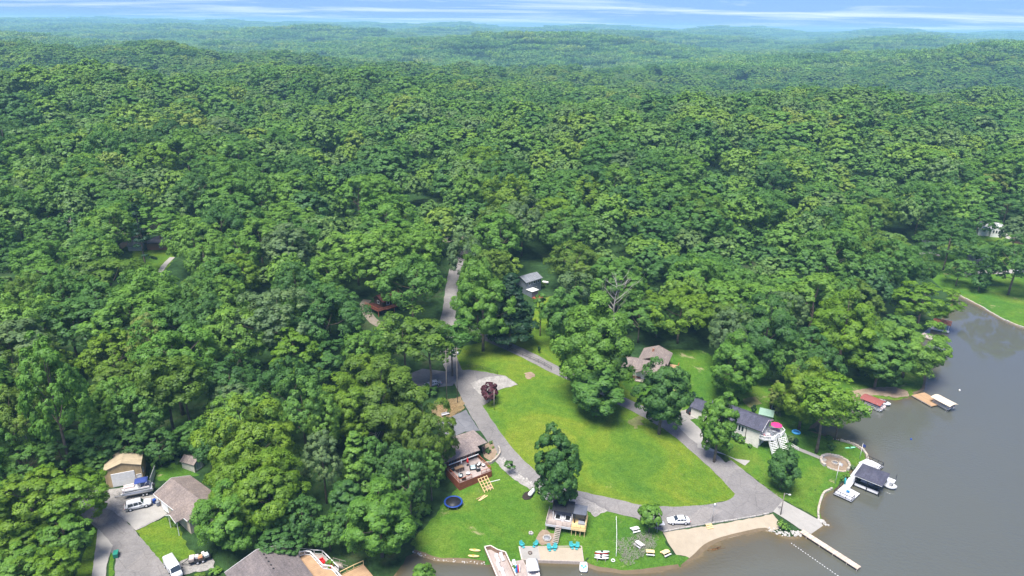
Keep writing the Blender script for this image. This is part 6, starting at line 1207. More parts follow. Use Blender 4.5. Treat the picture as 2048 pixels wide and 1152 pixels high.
stone_wall('kerb_stones', 'low stone kerb on the near side of the fire pit patio', [(fp[0] + 3.5 * math.cos(u), fp[1] + 2.9 * math.sin(u)) for u in np.linspace(3.8, 5.3, 8)], .35, .4, ST, .55)
def fire_ring(A, r, label, mt):
    t = empty('fire_pit', (A[0], A[1], hz(*A) + .12), 0, label, 'fire pit'); b = MB(); b.box((0, 0, .16), (.36, .28, .34), 0, .05); me = b.mesh('stone', mt)
    n = int(2 * math.pi * r / .4)
    for k in range(n): u = 6.283 * k / n; o = link(bpy.data.objects.new('stone', me), t); o.location = (r * math.cos(u), r * math.sin(u), 0); o.rotation_euler = (0, 0, u + 1.57); o.scale = (1, 1, .8 + .4 * ((k * 7) % 5) / 5)
    part(t, 'ash', M_cushion, lambda m: m.cyl((0, 0, 0), r * .85, .08, 16)); return t
fire_ring(fp, .75, 'round stone fire ring in the middle of the oval patio', M_st2); fire_ring(spot(1094, 1078), .8, 'round stone fire ring on bare soil left of the deck stairs', M_rock); fire_ring(spot(1062, 1068), .35, 'tiny ring of pale stones on the shore lawn', M_rock)
stone_wall('retaining_wall', 'curved pale retaining wall below the cabin planting bed', spots((962, 928), (976, 930), (990, 922), (1000, 908), (996, 894)), .9, .35, [M_stone, M_st2], .6); stone_wall('kerb_wall', 'low concrete kerb between the road and the sand beach', spots((1326, 1064), (1370, 1056), (1423, 1047), (1491, 1036.5), (1545, 1025.5)), .3, .25, [M_st3, M_conc], .9, lift=.05)
# ---------------------------------------------------------------- yards: furniture, poles, fences, shrubs
t = empty('trampoline', (-12.2, 123.5, hz(-12.2, 123.5)), 0, 'round trampoline with a blue pad on the shore lawn', 'trampoline')
part(t, 'pad', M_bluep, lambda m: m.lathe((0, 0, .85), [(1.72, 0), (2.05, 0), (2.07, .05), (2.05, .09), (1.72, .09), (1.70, .05)], 36, False)); part(t, 'mat', M_black, lambda m: m.cyl((0, 0, .88), 1.72, .02, 36)); part(t, 'frame', M_galv, lambda m: m.tube([(2.0 * math.cos(k * .2618), 2.0 * math.sin(k * .2618), .82) for k in range(25)], .04, 6, False))
for k in range(6): u = k * 1.047; part(t, 'leg', M_galv, lambda m: m.tube([(1.95 * math.cos(u), 1.95 * math.sin(u), .82), (1.95 * math.cos(u), 1.95 * math.sin(u), -.25)], .035, 6))
for k in range(6): u = k * 1.047 + .3; part(t, 'net_pole', M_black, lambda m: m.tube([(2.0 * math.cos(u), 2.0 * math.sin(u), .3), (2.0 * math.cos(u), 2.0 * math.sin(u), 1.3)], .03, 6))
part(t, 'ladder', M_galv, lambda m: (m.bar((2.0, -.2, .85), (2.5, -.2, 0), .04), m.bar((2.0, .2, .85), (2.5, .2, 0), .04), m.bar((2.2, -.2, .5), (2.2, .2, .5), .04)))
# lounge chairs and patio furniture
def club_chair(x, y, z, ang, label, frame, cush, w=1.5, name='lounge_chair', cat='chair', group=None):
    t = empty(name, (x, y, z), R(ang), label, cat, group); h = w / 2
    part(t, 'seat', cush, lambda m: m.box((0, .05, .38), (w * .7, .62, .16), 0, .04)); part(t, 'backrest', cush, lambda m: m.box((0, .40, .66), (w * .7, .16, .48), 0, .04)); part(t, 'base', frame, lambda m: m.box((0, 0, .2), (w * .92, .85, .18)))
    for s in (-1, 1): part(t, 'armrest', frame, lambda m: m.box((s * h * .86, 0, .36), (w * .14, .88, .52)))
    part(t, 'back_frame', frame, lambda m: m.box((0, .5, .48), (w, .1, .78)));
    for s in (-1, 1):
        for e in (-.35, .4): part(t, 'leg', frame, lambda m: m.box((s * h * .8, e, .06), (.08, .08, .12)))
    return t
for x, lb in ((2.2, 'white framed lounge chair with black cushions under the gazebo, left one'), (4.3, 'white framed lounge chair with black cushions under the gazebo, right one')): q = onld(x, 1.9); club_chair(q[0], q[1], LDZ, LD[1], lb, M_white, M_black, 1.35)
q = onld(3.25, 1.9); t = empty('cooler_table', (q[0], q[1], LDZ), R(LD[1]), 'white cooler table between the two gazebo chairs', 'table'); part(t, 'cabinet', M_white, lambda m: m.box((0, 0, .35), (.55, .9, .7), 0, .04)); part(t, 'lid', M_ltgrey, lambda m: (m.box((0, -.22, .73), (.5, .38, .05), 0, .02), m.box((0, .22, .73), (.5, .38, .05), 0, .02)))
q = onld(7.3, 1.5); t = empty('hot_tub', (q[0], q[1], LDZ), R(LD[1]), 'grey sofa box in the shade under the slatted pergola', 'sofa'); part(t, 'base', M_cushion, lambda m: m.box((0, 0, .25), (1.5, .9, .5), 0, .05)); part(t, 'backrest', M_black, lambda m: m.box((0, .5, .6), (1.5, .2, .7), 0, .05)); t.name = 'sofa'
def oncb(x, y): a = R(34); return (CABIN[0][0] + x * math.cos(a) - y * math.sin(a), CABIN[0][1] + x * math.sin(a) + y * math.cos(a))
CZ = hz(*CABIN[0]) + DZ
def oncabin(fn, x, y, ang, *a_, **k_): q = oncb(x, y); return fn(q[0], q[1], CZ, 34 + ang, *a_, **k_)
oncabin(club_chair, 1.0, 1.5, 60, 'pale aqua cushioned patio chair at the left front of the cabin deck', M_black, M_patina, 1.4); oncabin(club_chair, 1.2, .6, 150, 'dark patio chair at the front left corner of the cabin deck', M_black, M_cushion, .9); oncabin(club_chair, 4.9, 2.6, -20, 'pale aqua cushioned patio sofa in the middle of the cabin deck', M_black, M_patina, 1.6); oncabin(club_chair, 5.6, 1.6, 170, 'dark patio chair facing the aqua sofa on the cabin deck', M_black, M_cushion, .9); oncabin(club_chair, 6.6, 3.0, -70, 'white patio chair near the cabin stairs', M_black, M_white, .9)
def round_table(x, y, z, ang, label, top, r=.45, h=.5):
    t = empty('patio_table', (x, y, z), R(ang), label, 'table'); part(t, 'table_top', top, lambda m: m.cyl((0, 0, h), r, .05, 20)); 
    for k in range(4): part(t, 'leg', M_black, lambda m: m.bar((r * .7 * math.cos(k * 1.57), r * .7 * math.sin(k * 1.57), h), (r * .85 * math.cos(k * 1.57), r * .85 * math.sin(k * 1.57), 0), .05))
    return t
oncabin(round_table, 2.9, 1.5, 0, 'round pale table with a black rim on the cabin deck', M_white, .5); oncabin(round_table, 7.5, 2.3, 0, 'round white table at the right end of the cabin deck', M_white, .42)
q = oncb(2.0, 4.2); t = empty('dining_table', (q[0], q[1], CZ), R(34), 'long brown dining table beneath the white awning bar', 'table'); part(t, 'table_top', M_decktan, lambda m: m.box((0, 0, .74), (2.2, .95, .06)))
for u in (-1, 1):
    for v in (-.4, .4): part(t, 'leg', M_brownwood, lambda m: m.box((u * .95, v, .36), (.09, .09, .72)))
for k, (u, v) in enumerate(((-.7, -.75), (0, -.8), (.7, -.75), (-.35, .8), (.45, .8))):
    q = oncb(2.0 + u, 4.2 + v); t = empty('dining_chair', (q[0], q[1], CZ), R(34 + (180 if v < 0 else 0)), 'dark slatted chair drawn up to the long brown dining table', 'chair', 'chairs round the cabin dining table'); part(t, 'seat', M_brownwood, lambda m: m.box((0, 0, .45), (.46, .46, .05))); part(t, 'backrest', M_brownwood, lambda m: m.box((0, .22, .72), (.46, .04, .5)))
    for a_ in (-.2, .2):
        for b_ in (-.2, .2): part(t, 'leg', M_brownwood, lambda m: m.box((a_, b_, .22), (.04, .04, .44)))
q = oncb(4.6, 4.6); t = empty('parasol', (q[0], q[1], CZ), 0, 'closed red parasol standing by the cabin door', 'parasol'); part(t, 'pole', M_black, lambda m: m.cyl((0, 0, 0), .03, 2.3, 8)); part(t, 'canopy', M_red, lambda m: m.tube([(0, 0, .9), (0, 0, 1.3), (0, 0, 2.2)], [.34, .26, .05], 10)); part(t, 'base', M_black, lambda m: m.cyl((0, 0, 0), .28, .08, 14))
q = oncb(3.1, 4.9); t = empty('parasol', (q[0], q[1], CZ), 0, 'closed white parasol between table and cabin wall', 'parasol'); part(t, 'pole', M_black, lambda m: m.cyl((0, 0, 0), .03, 2.2, 8)); part(t, 'canopy', M_white, lambda m: m.tube([(0, 0, .9), (0, 0, 1.3), (0, 0, 2.1)], [.16, .15, .05], 8)); part(t, 'base', M_black, lambda m: m.cyl((0, 0, 0), .24, .08, 14))
q = oncb(.4, 4.6); t = empty('grill', (q[0], q[1], CZ), R(34), 'black barbecue grill at the left end of the cabin deck', 'grill'); part(t, 'cabinet', M_black, lambda m: m.box((0, 0, .4), (1.1, .55, .8), 0, .03)); part(t, 'lid', M_black, lambda m: m.tube([(-.5, 0, .85), (.5, 0, .85)], .28, 12)); part(t, 'handle', M_galv, lambda m: m.bar((-.4, -.3, .95), (.4, -.3, .95), .04))
for (x, y, an, lb) in ((16.2, -6.6, 40, 'red garden chair on the lower deck of the grey-roofed house, nearer the roof'), (16.9, -8.6, 60, 'red garden chair on the lower deck of the grey-roofed house, by the corner')):
    a_ = R(40); club_chair(AB[0] + x * math.cos(a_) - y * math.sin(a_), AB[1] + x * math.sin(a_) + y * math.cos(a_), AB[2] + .2, an, lb, M_red, M_red, .8, 'garden_chair')
# lake house deck: parasol and sets
x, y, z = onwh(L0 + 2.0, 5.6, 2.95); t = empty('parasol', (x, y, z), R(-40), 'open magenta parasol on the white lake house deck', 'parasol'); part(t, 'pole', M_white, lambda m: m.cyl((0, 0, 0), .035, 2.3, 8)); part(t, 'canopy', M_pink, lambda m: m.lathe((0, 0, 0), [(1.45, 1.95), (1.0, 2.12), (.04, 2.4), (.04, 2.36), (1.0, 2.09)], 8, False)); part(t, 'base', M_black, lambda m: m.cyl((0, 0, 0), .3, .1, 14))
x, y, z = onwh(L0 + 2.0, 4.4, 2.95); round_table(x, y, z, 0, 'dark round table below the magenta parasol', M_cushion, .6, .7)
for k, (u, v, an) in enumerate(((2.9, 4.4, -130), (1.1, 4.3, 50), (2.0, 3.5, 140), (1.0, 1.0, 20), (1.8, 1.4, -120))):
    x, y, z = onwh(L0 + u, v, 2.95); club_chair(x, y, z, an, ['dark wicker chair right of the parasol table', 'dark wicker chair left of the parasol table', 'dark wicker chair in front of the parasol table', 'pink-grey chair at the left corner of the white deck', 'second pink-grey chair at the left corner of the white deck'][k], M_cushion, M_cushion if k < 3 else mat('dusty_pink_cushion', (.52, .30, .30), .8), .75)
x, y = spot(1592, 866); t = empty('inflatable_pool', (x, y, hz(x, y) + .05), 0, 'small sky blue paddling pool by the lake house', 'pool'); part(t, 'rim', M_sky, lambda m: m.tube([(.95 * math.cos(k * .35), .95 * math.sin(k * .35), .25) for k in range(19)], .2, 8, False)); part(t, 'floor', M_sky, lambda m: m.cyl((0, 0, .02), .95, .08, 20))
q = ond(.3, -4.2); t = empty('garden_chair', (q[0], q[1], .62), R(60), 'sky blue chair on the pale dock platform', 'chair'); part(t, 'seat', M_sky, lambda m: m.box((0, 0, .36), (.7, .7, .1), 0, .03)); part(t, 'backrest', M_sky, lambda m: m.bar((-.3, 0, .4), (-.6, 0, .95), .62, .06))
for u in (-.28, .28):
    for v in (-.28, .28): part(t, 'leg', M_sky, lambda m: m.box((u, v, .17), (.06, .06, .34)))
q = ond(-1.3, -1.6); t = empty('paddle_board', (q[0], q[1], .6), R(20), 'teal paddle board standing upright at the dock', 'paddle board'); part(t, 'board', M_teal, lambda m: m.stations([[(-.05, -w, z_), (.05, -w, z_), (.05, w, z_), (-.05, w, z_)] for z_, w in ((0, .1), (.3, .28), (1.3, .3), (1.9, .05))])); part(t, 'fin', M_black, lambda m: m.box((.1, 0, .2), (.14, .02, .16)))
for u, v, an, lb in ((1.0, 11.0, 10, 'white dock seat by the rear railing, left'), (2.0, 10.8, 10, 'white dock seat by the rear railing, right')): q = ond(u, v); club_chair(q[0], q[1], .68, an - 60, lb, M_white, M_white, .85)
# picnic tables and benches
def picnic(px, py, ang, label, mt=M_pine, mt2=M_ltgrey):
    A = spot(px, py); t = empty('picnic_table', (A[0], A[1], hz(*A) + .08), R(ang), label, 'picnic table'); part(t, 'table_top', mt, lambda m: m.box((0, 0, .74), (1.7, .76, .06)))
    for s in (-1, 1): part(t, 'bench', mt2 if s < 0 else mt, lambda m: m.box((0, s * .68, .44), (1.7, .28, .06)))
    for x in (-.6, .6): part(t, 'leg', mt, lambda m: (m.bar((x, -.65, 0), (x, .25, .72), .08), m.bar((x, .65, 0), (x, -.25, .72), .08), m.bar((x, -.7, .38), (x, .7, .38), .06)))
    return t
picnic(1300, 1109, -6, 'yellow pine picnic table on the brushy ground, left of two by the beach'); picnic(1331, 1110, 30, 'yellow pine picnic table nearest the beach edge'); picnic(1278, 1093, -50, 'weathered white picnic table amid the dead brush', M_white, M_ltgrey); picnic(1270, 1063, 20, 'small white bench table beside the road tree', M_white, M_white)
A = spot(891, 832); t = empty('bench', (A[0], A[1], hz(*A) + .1), R(28), 'grey bench at the top of the dark parking pad', 'bench'); part(t, 'seat', M_ltgrey, lambda m: m.box((0, 0, .45), (2.2, .4, .06))); part(t, 'backrest', M_ltgrey, lambda m: m.box((0, .22, .75), (2.2, .05, .35)))
for x in (-.95, .95): part(t, 'leg', M_black, lambda m: m.box((x, 0, .22), (.08, .4, .44)))
A = spot(1319, 1062); t = empty('shelter', (A[0], A[1], hz(*A)), R(5), 'small grey roofed notice shelter at the beach corner', 'shelter'); part(t, 'roof', M_ltgrey, lambda m: m.box((0, 0, 2.0), (1.7, 1.2, .08))); posts(t, [(-.7, -.5), (.7, -.5), (-.7, .5), (.7, .5)], 0, 1.96, M_galv, .07); part(t, 'board', M_black, lambda m: m.box((-.1, .5, 1.2), (1.2, .05, .9)))
A = spot(1417, 1052); t = empty('steps', (A[0], A[1], hz(*A)), R(12), 'short timber steps from the road down to the beach', 'steps'); 
for k in range(3): part(t, 'step', M_pine, lambda m: m.box((0, -.4 * k, .42 - .14 * k), (1.3, .32, .1)))
part(t, 'stringer', M_pine, lambda m: (m.bar((-.65, .1, .45), (-.65, -1.0, .05), .06, .2), m.bar((.65, .1, .45), (.65, -1.0, .05), .06, .2)))
# propane tanks
for A, an, lb, mulch in (((5.1, 127.0), 62, 'white propane tank on a dark mulch bed beside the road', True), ((12.5, 239.7), -20, 'white propane tank beside the two storey blue-grey house', False)):
    t = empty('propane_tank', (A[0], A[1], hz(*A) + .15), R(an), lb, 'tank'); part(t, 'tank', M_white, lambda m: m.tube([(-1.25, 0, .62), (-1.15, 0, .62), (-.9, 0, .62), (.9, 0, .62), (1.15, 0, .62), (1.25, 0, .62)], [.1, .34, .46, .46, .34, .1], 16)); part(t, 'dome', M_galv, lambda m: m.cyl((0, 0, 1.04), .2, .18, 12))
    for x in (-.6, .6): part(t, 'leg', M_galv, lambda m: m.box((x, 0, .12), (.12, .6, .3)))
    if mulch: o = part(None, 'mulch_bed', mat('dark_mulch', (.035, .026, .020), .95, .3, 3), lambda m: m.blob((0, 0, 0), 1.0, 5, 3, .06, (1.75, 1.15, .25))); o.location = (A[0] - .75, A[1] - .1, hz(*A)); o.rotation_euler = (0, 0, R(an)); o['kind'] = 'structure'
# wheelie bins
def bin_(px, py, ang, label, mt): A = spot(px, py); t = empty('wheelie_bin', (A[0], A[1], hz(*A) + .15), R(ang), label, 'bin'); part(t, 'body', mt, lambda m: m.stations([[(-w, -w, z), (w, -w, z), (w, w, z), (-w, w, z)] for z, w in ((.06, .24), (1.0, .31))], False)); part(t, 'lid', mt, lambda m: m.box((0, 0, 1.04), (.66, .68, .08), 0, .03)); wheels(t, (-.24,), .26, .12, .06)
bin_(310, 1008, -37, 'dark blue wheelie bin against the left house wall', M_bluep); bin_(317, 1013, -37, 'grey wheelie bin next to the blue one', M_cushion)
A = spot(233, 1113); t = empty('skip_bin', (A[0], A[1], hz(*A) + .1), R(-70), 'dark green bin with a lid on the verge beside the lane', 'bin'); part(t, 'body', mat('dark_green_plastic', (.02, .16, .11), .5, .08, 3), lambda m: m.box((0, 0, .45), (1.3, .8, .8), 0, .05)); part(t, 'lid', mat('green_lid', (.02, .20, .14), .5), lambda m: m.box((0, 0, .9), (1.36, .86, .1), 0, .03))
# poles
def pole(A, h, r, label, name, mt, cat, lean=0): t = empty(name, (A[0], A[1], hz(*A)), 0, label, cat); part(t, 'pole', mt, lambda m: m.tube([(0, 0, -.4), (lean, 0, h)], [r, r * .7], 10)); return t
M_polew = mat('pole_timber', (.20, .17, .14), .9, .2, 2)
def pole_to(px, py, ty, r, label, name, mt, cat):
    A = spot(px, py); lo, hi = 1, 30
    for _ in range(30):
        md = (lo + hi) / 2
        if project((A[0], A[1], hz(*A) + md))[1] > ty: lo = md
        else: hi = md
    return pole(A, lo, r, label, name, mt, cat), lo, A
t, h, A1 = pole_to(915, 806, 694, .10, 'tall timber utility pole beside the upper road', 'utility_pole', M_polew, 'utility pole'); part(t, 'crossarm', M_polew, lambda m: m.box((0, 0, h - .5), (1.6, .1, .12))); part(t, 'transformer', M_galv, lambda m: m.cyl((.25, 0, h - 2.2), .22, .8, 12)); H1 = h
t, h, A2 = pole_to(894, 814, 700, .10, 'timber utility pole rising from the dry brush bank', 'utility_pole', M_polew, 'utility pole'); part(t, 'crossarm', M_polew, lambda m: m.box((0, 0, h - .4), (1.2, .1, .1)))
t, h, A3 = pole_to(988, 820, 780, .08, 'short grey pole by the purple tree', 'yard_pole', M_oldwood, 'pole')
t, h, A4 = pole_to(1424, 1044, 1006, .07, 'leaning thin lamp pole with a white shade at the road edge', 'street_lamp', M_galv, 'street lamp'); part(t, 'lamp_shade', M_white, lambda m: m.lathe((.1, 0, h - .1), [(.34, -.5), (.1, 0), (.03, .05)], 12))
t, h, A5 = pole_to(1561, 1030, 986, .12, 'timber lamp post with a white lamp head by the boat ramp', 'street_lamp', M_polew, 'street lamp'); part(t, 'arm', M_galv, lambda m: m.tube([(0, 0, h - .3), (.5, -.1, h - .1), (.9, -.2, h - .2)], .04, 6)); part(t, 'lamp_head', M_white, lambda m: m.box((1.05, -.22, h - .22), (.5, .26, .16), 0, .04))
def flagpole(px, py, ty, label, flagm, cols=None):
    t, h, A = pole_to(px, py, ty, .06, label, 'flagpole', M_white, 'flagpole'); f = part(t, 'flag', flagm, lambda m: m.add([(.06 + .12 * i, .10 * math.sin(i * 1.1), h - .15 - .75 * j - .05 * i) for j in (0, 1) for i in range(8)] + [(.06 + .12 * i, .015 + .10 * math.sin(i * 1.1), h - .15 - .75 * j - .05 * i) for j in (0, 1) for i in range(8)], [(i, i + 1, 9 + i, 8 + i) for i in range(7)] + [(16 + i, 24 + i, 25 + i, 17 + i) for i in range(7)] + [(0, 8, 24, 16), (7, 23, 31, 15)])); part(t, 'finial', M_galv, lambda m: m.blob((0, 0, h + .05), .1, 1, 1, 0)); return t
flagpole(1670, 968, 924, 'white flagpole with a pale limp flag in front of the fire pit', M_white); flagpole(1719, 918, 887, 'white flagpole with a dark blue flag at the sea wall point', M_navy)
# service wires
def wire(a_, b_, sag, label):
    pts = [tuple(np.array(a_) * (1 - u) + np.array(b_) * u - np.array([0, 0, sag * 4 * u * (1 - u)])) for u in np.linspace(0, 1, 14)]; o = part(None, 'power_line', M_black, lambda m: m.tube(pts, .022, 4)); tag(o, label, 'power line')
p1 = (A1[0], A1[1], hz(*A1) + H1 - .5); e1 = spot(1130, 720); wire(p1, (A2[0], A2[1], hz(*A2) + 12.5), .5, 'short power line between the two utility poles'); e2 = spot(930, 520); wire(p1, (e2[0], e2[1], hz(*e2) + 11), 2.2, 'power line following the upper road into the forest')
for k in (0, 1): q = spot(1010, 660); wire((q[0], q[1], hz(*q) + 8 - k * .6), (e1[0], e1[1], hz(*e1) + 6.5 - k * .6), 1.0, ['upper service wire across the right-hand road', 'lower service wire across the right-hand road'][k])
# fences
def fence(line, h, gap, mt, label, rails=(.95, .5), w=.08, name='fence', bal=0, panel=None):
    C = catmull(line, 6); t = empty(name, (C[0][0], C[0][1], 0), 0, label, 'fence'); P = [C[0]]
    for p in C[1:]:
        if np.hypot(*(p - P[-1])) >= gap: P.append(p)
    Q = [Vector((p[0] - C[0][0], p[1] - C[0][1], hz(*p) + .05)) for p in P]
    for q in Q: part(t, 'post', mt, lambda m: m.bar(q - Vector((0, 0, .2)), q + Vector((0, 0, h)), w))
    for r in rails: part(t, 'rail', mt, lambda m: [m.bar(Q[i] + Vector((0, 0, h * r)), Q[i + 1] + Vector((0, 0, h * r)), w * .7) for i in range(len(Q) - 1)])
    if bal:
        def f(m):
            for i in range(len(Q) - 1):
                k = int((Q[i + 1] - Q[i]).length / bal)
                for j in range(1, k): q = Q[i].lerp(Q[i + 1], j / k); m.bar(q + Vector((0, 0, .08)), q + Vector((0, 0, h * .98)), w * .3)
        part(t, 'pickets', mt, f)
    return t
fence(spots((1000, 695), (1030, 706), (1060, 719), (1085, 730), (1112, 746)), 1.2, 2.4, M_black, 'black metal fence along the lower edge of the right-hand road', bal=.3); fence(spots((922, 738), (945, 737), (970, 742), (1000, 751)), 1.2, 2.0, M_black, 'black metal fence at the back of the gravel patch', bal=.3)
fence(spots((1232, 1040), (1233, 1075), (1232, 1113)), .9, 2.2, M_white, 'thin pale rail fence running down the lawn to the water', (.92,), .1); fence(spots((1582, 893), (1592, 899), (1600, 903)), .9, 1.0, M_white, 'short white railing beside the garden path', (.95, .4), .1); fence(spots((180, 985), (215, 975), (232, 970)), 1.0, 2.0, M_oldwood, 'old wire fence left of the tan garage', (.9, .5), .07)
A_ = spots((303, 972), (312, 945)); t = empty('metal_panel_fence', (A_[0][0], A_[0][1], hz(*A_[0])), 0, 'tall pale sheet fence at the right rear of the tan garage', 'fence'); dx, dy = A_[1][0] - A_[0][0], A_[1][1] - A_[0][1]
for k in range(4): part(t, 'panel', M_ltgrey, lambda m: m.bar((dx * k / 4, dy * k / 4, 1.0), (dx * (k + .92) / 4, dy * (k + .92) / 4, 1.0), .06, 2.2))
part(t, 'rail', M_oldwood, lambda m: m.bar((0, .08, 1.9), (dx, dy + .08, 1.9), .06))
# dead trees and dead brush
def dead_tree(px, py, ty, label, spread=.35, seed=3, r=.22, nb=16, name='dead_tree', cat='tree', mt=None):
    A = spot(px, py); lo, hi = 1, 40
    for _ in range(30):
        md = (lo + hi) / 2
        if project((A[0], A[1], hz(*A) + md))[1] > ty: lo = md
        else: hi = md
    H = lo; rg = random.Random(seed); t = empty(name, (A[0], A[1], hz(*A)), 0, label, cat); tr = MB(); pts = [Vector((rg.uniform(-.2, .2) * k * .3, rg.uniform(-.2, .2) * k * .3, H * .8 * k / 6)) for k in range(7)]; tr.tube(pts, [r * (1 - k / 7.5) for k in range(7)], 7); tr.build('trunk', mt or M_dead, t); br = MB()
    def branch(a_, d, L, rr, dep):
        mid = a_ + d * L * .5 + Vector((rg.uniform(-1, 1), rg.uniform(-1, 1), rg.uniform(-.3, .6))) * L * .08; b_ = a_ + d * L + Vector((0, 0, L * .12)); br.tube([a_, mid, b_], [rr, rr * .75, rr * .3], 5, False)
        if dep:
            for k in range(3): q = (mid, b_, mid.lerp(b_, .5))[k]; dd = (d + Vector((rg.uniform(-.8, .8), rg.uniform(-.8, .8), rg.uniform(-.1, .7)))).normalized(); branch(q, dd, L * rg.uniform(.4, .6), rr * .5, dep - 1)
    for k in range(nb): z = rg.uniform(.35, 1.0); i = min(5, int(z * 6)); u = rg.uniform(0, 6.28); branch(pts[i].lerp(pts[i + 1], z * 6 - i) if i < 6 else pts[6], Vector((math.cos(u), math.sin(u), rg.uniform(.35, 1.1))).normalized(), H * spread * rg.uniform(.5, 1) * (1.25 - z * .6), r * .42 * (1.2 - z * .6), 2)
    br.build('branches', mt or M_dead, t); TREES.append((A[0], A[1], 1.5, H)); return t
dead_tree(1225, 668, 540, 'bare bleached dead tree right of the largest lawn tree', .36, 3, .3, 18); dead_tree(755, 905, 812, 'bare dead tree in the woods left of the olive oak', .4, 5, .2, 14); dead_tree(868, 525, 452, 'bare pale snag beside the upper road', .26, 7, .2, 12); dead_tree(150, 480, 424, 'bare twiggy dead crown in the left forest', .4, 9, .2, 14); dead_tree(60, 900, 790, 'half dead tree with bleached limbs at the left forest edge', .4, 12, .22, 14)
def brush(px, py, r, h, label, seed, mt, n=150, name='dead_brush'):
    A = spot(px, py); rg = random.Random(seed); m = MB()
    for k in range(n):
        u = rg.uniform(0, 6.28); q = r * math.sqrt(rg.random()); a_ = Vector((q * math.cos(u), q * math.sin(u), 0)); b_ = a_ + Vector((rg.uniform(-1, 1), rg.uniform(-1, 1), rg.uniform(.3, 1))) * h * rg.uniform(.5, 1); c_ = a_.lerp(b_, .6) + Vector((rg.uniform(-.2, .2), rg.uniform(-.2, .2), .1)); m.tube([a_, c_, b_], [.028, .02, .008], 3, False)
        for j in range(3): d_ = c_ + Vector((rg.uniform(-.5, .5), rg.uniform(-.5, .5), rg.uniform(0, .4))) * h; m.tube([c_, d_], [.016, .006], 3, False)
    o = m.build(name, mt); o.location = (A[0], A[1], hz(*A) + .08); tag(o, label, 'brush'); o['kind'] = 'stuff'; return o
M_drybr = mat('grey_dry_twigs', (.36, .33, .28), .95, .2, 2); M_strawb = mat('straw_coloured_stalks', (.48, .33, .17), .95, .2, 2)
brush(1262, 1098, 3.0, .9, 'patch of grey dead brush on the beach-side grass', 4, M_drybr, 240); brush(1290, 1085, 2.4, 1.0, 'tangle of grey dead branches behind the picnic tables', 5, M_drybr, 200); brush(1255, 1120, 1.6, .6, 'grey dead twigs near the water below the brush', 6, M_drybr, 90); brush(890, 812, 3.2, .7, 'straw coloured dead weeds on the bank above the parking pad', 7, M_strawb, 260); brush(905, 822, 2.2, .5, 'orange dry weeds at the edge of the bank', 8, M_strawb, 140)
# driftwood in the shallows
m = MB(); rg = random.Random(2)
for k in range(7): m.tube([(0, 0, .0), (rg.uniform(-1.6, 1.6), rg.uniform(-.5, .7), rg.uniform(-.03, .12)), (rg.uniform(-2.6, 2.6), rg.uniform(-1.0, 1.0), .0)], [.12, .07, .02], 5)
o = m.build('driftwood', mat('wet_brown_wood', (.16, .085, .035), .8)); q = flat(1428, 1098); o.location = (q[0], q[1], .02); tag(o, 'brown sunken branch in the shallows off the beach', 'driftwood')
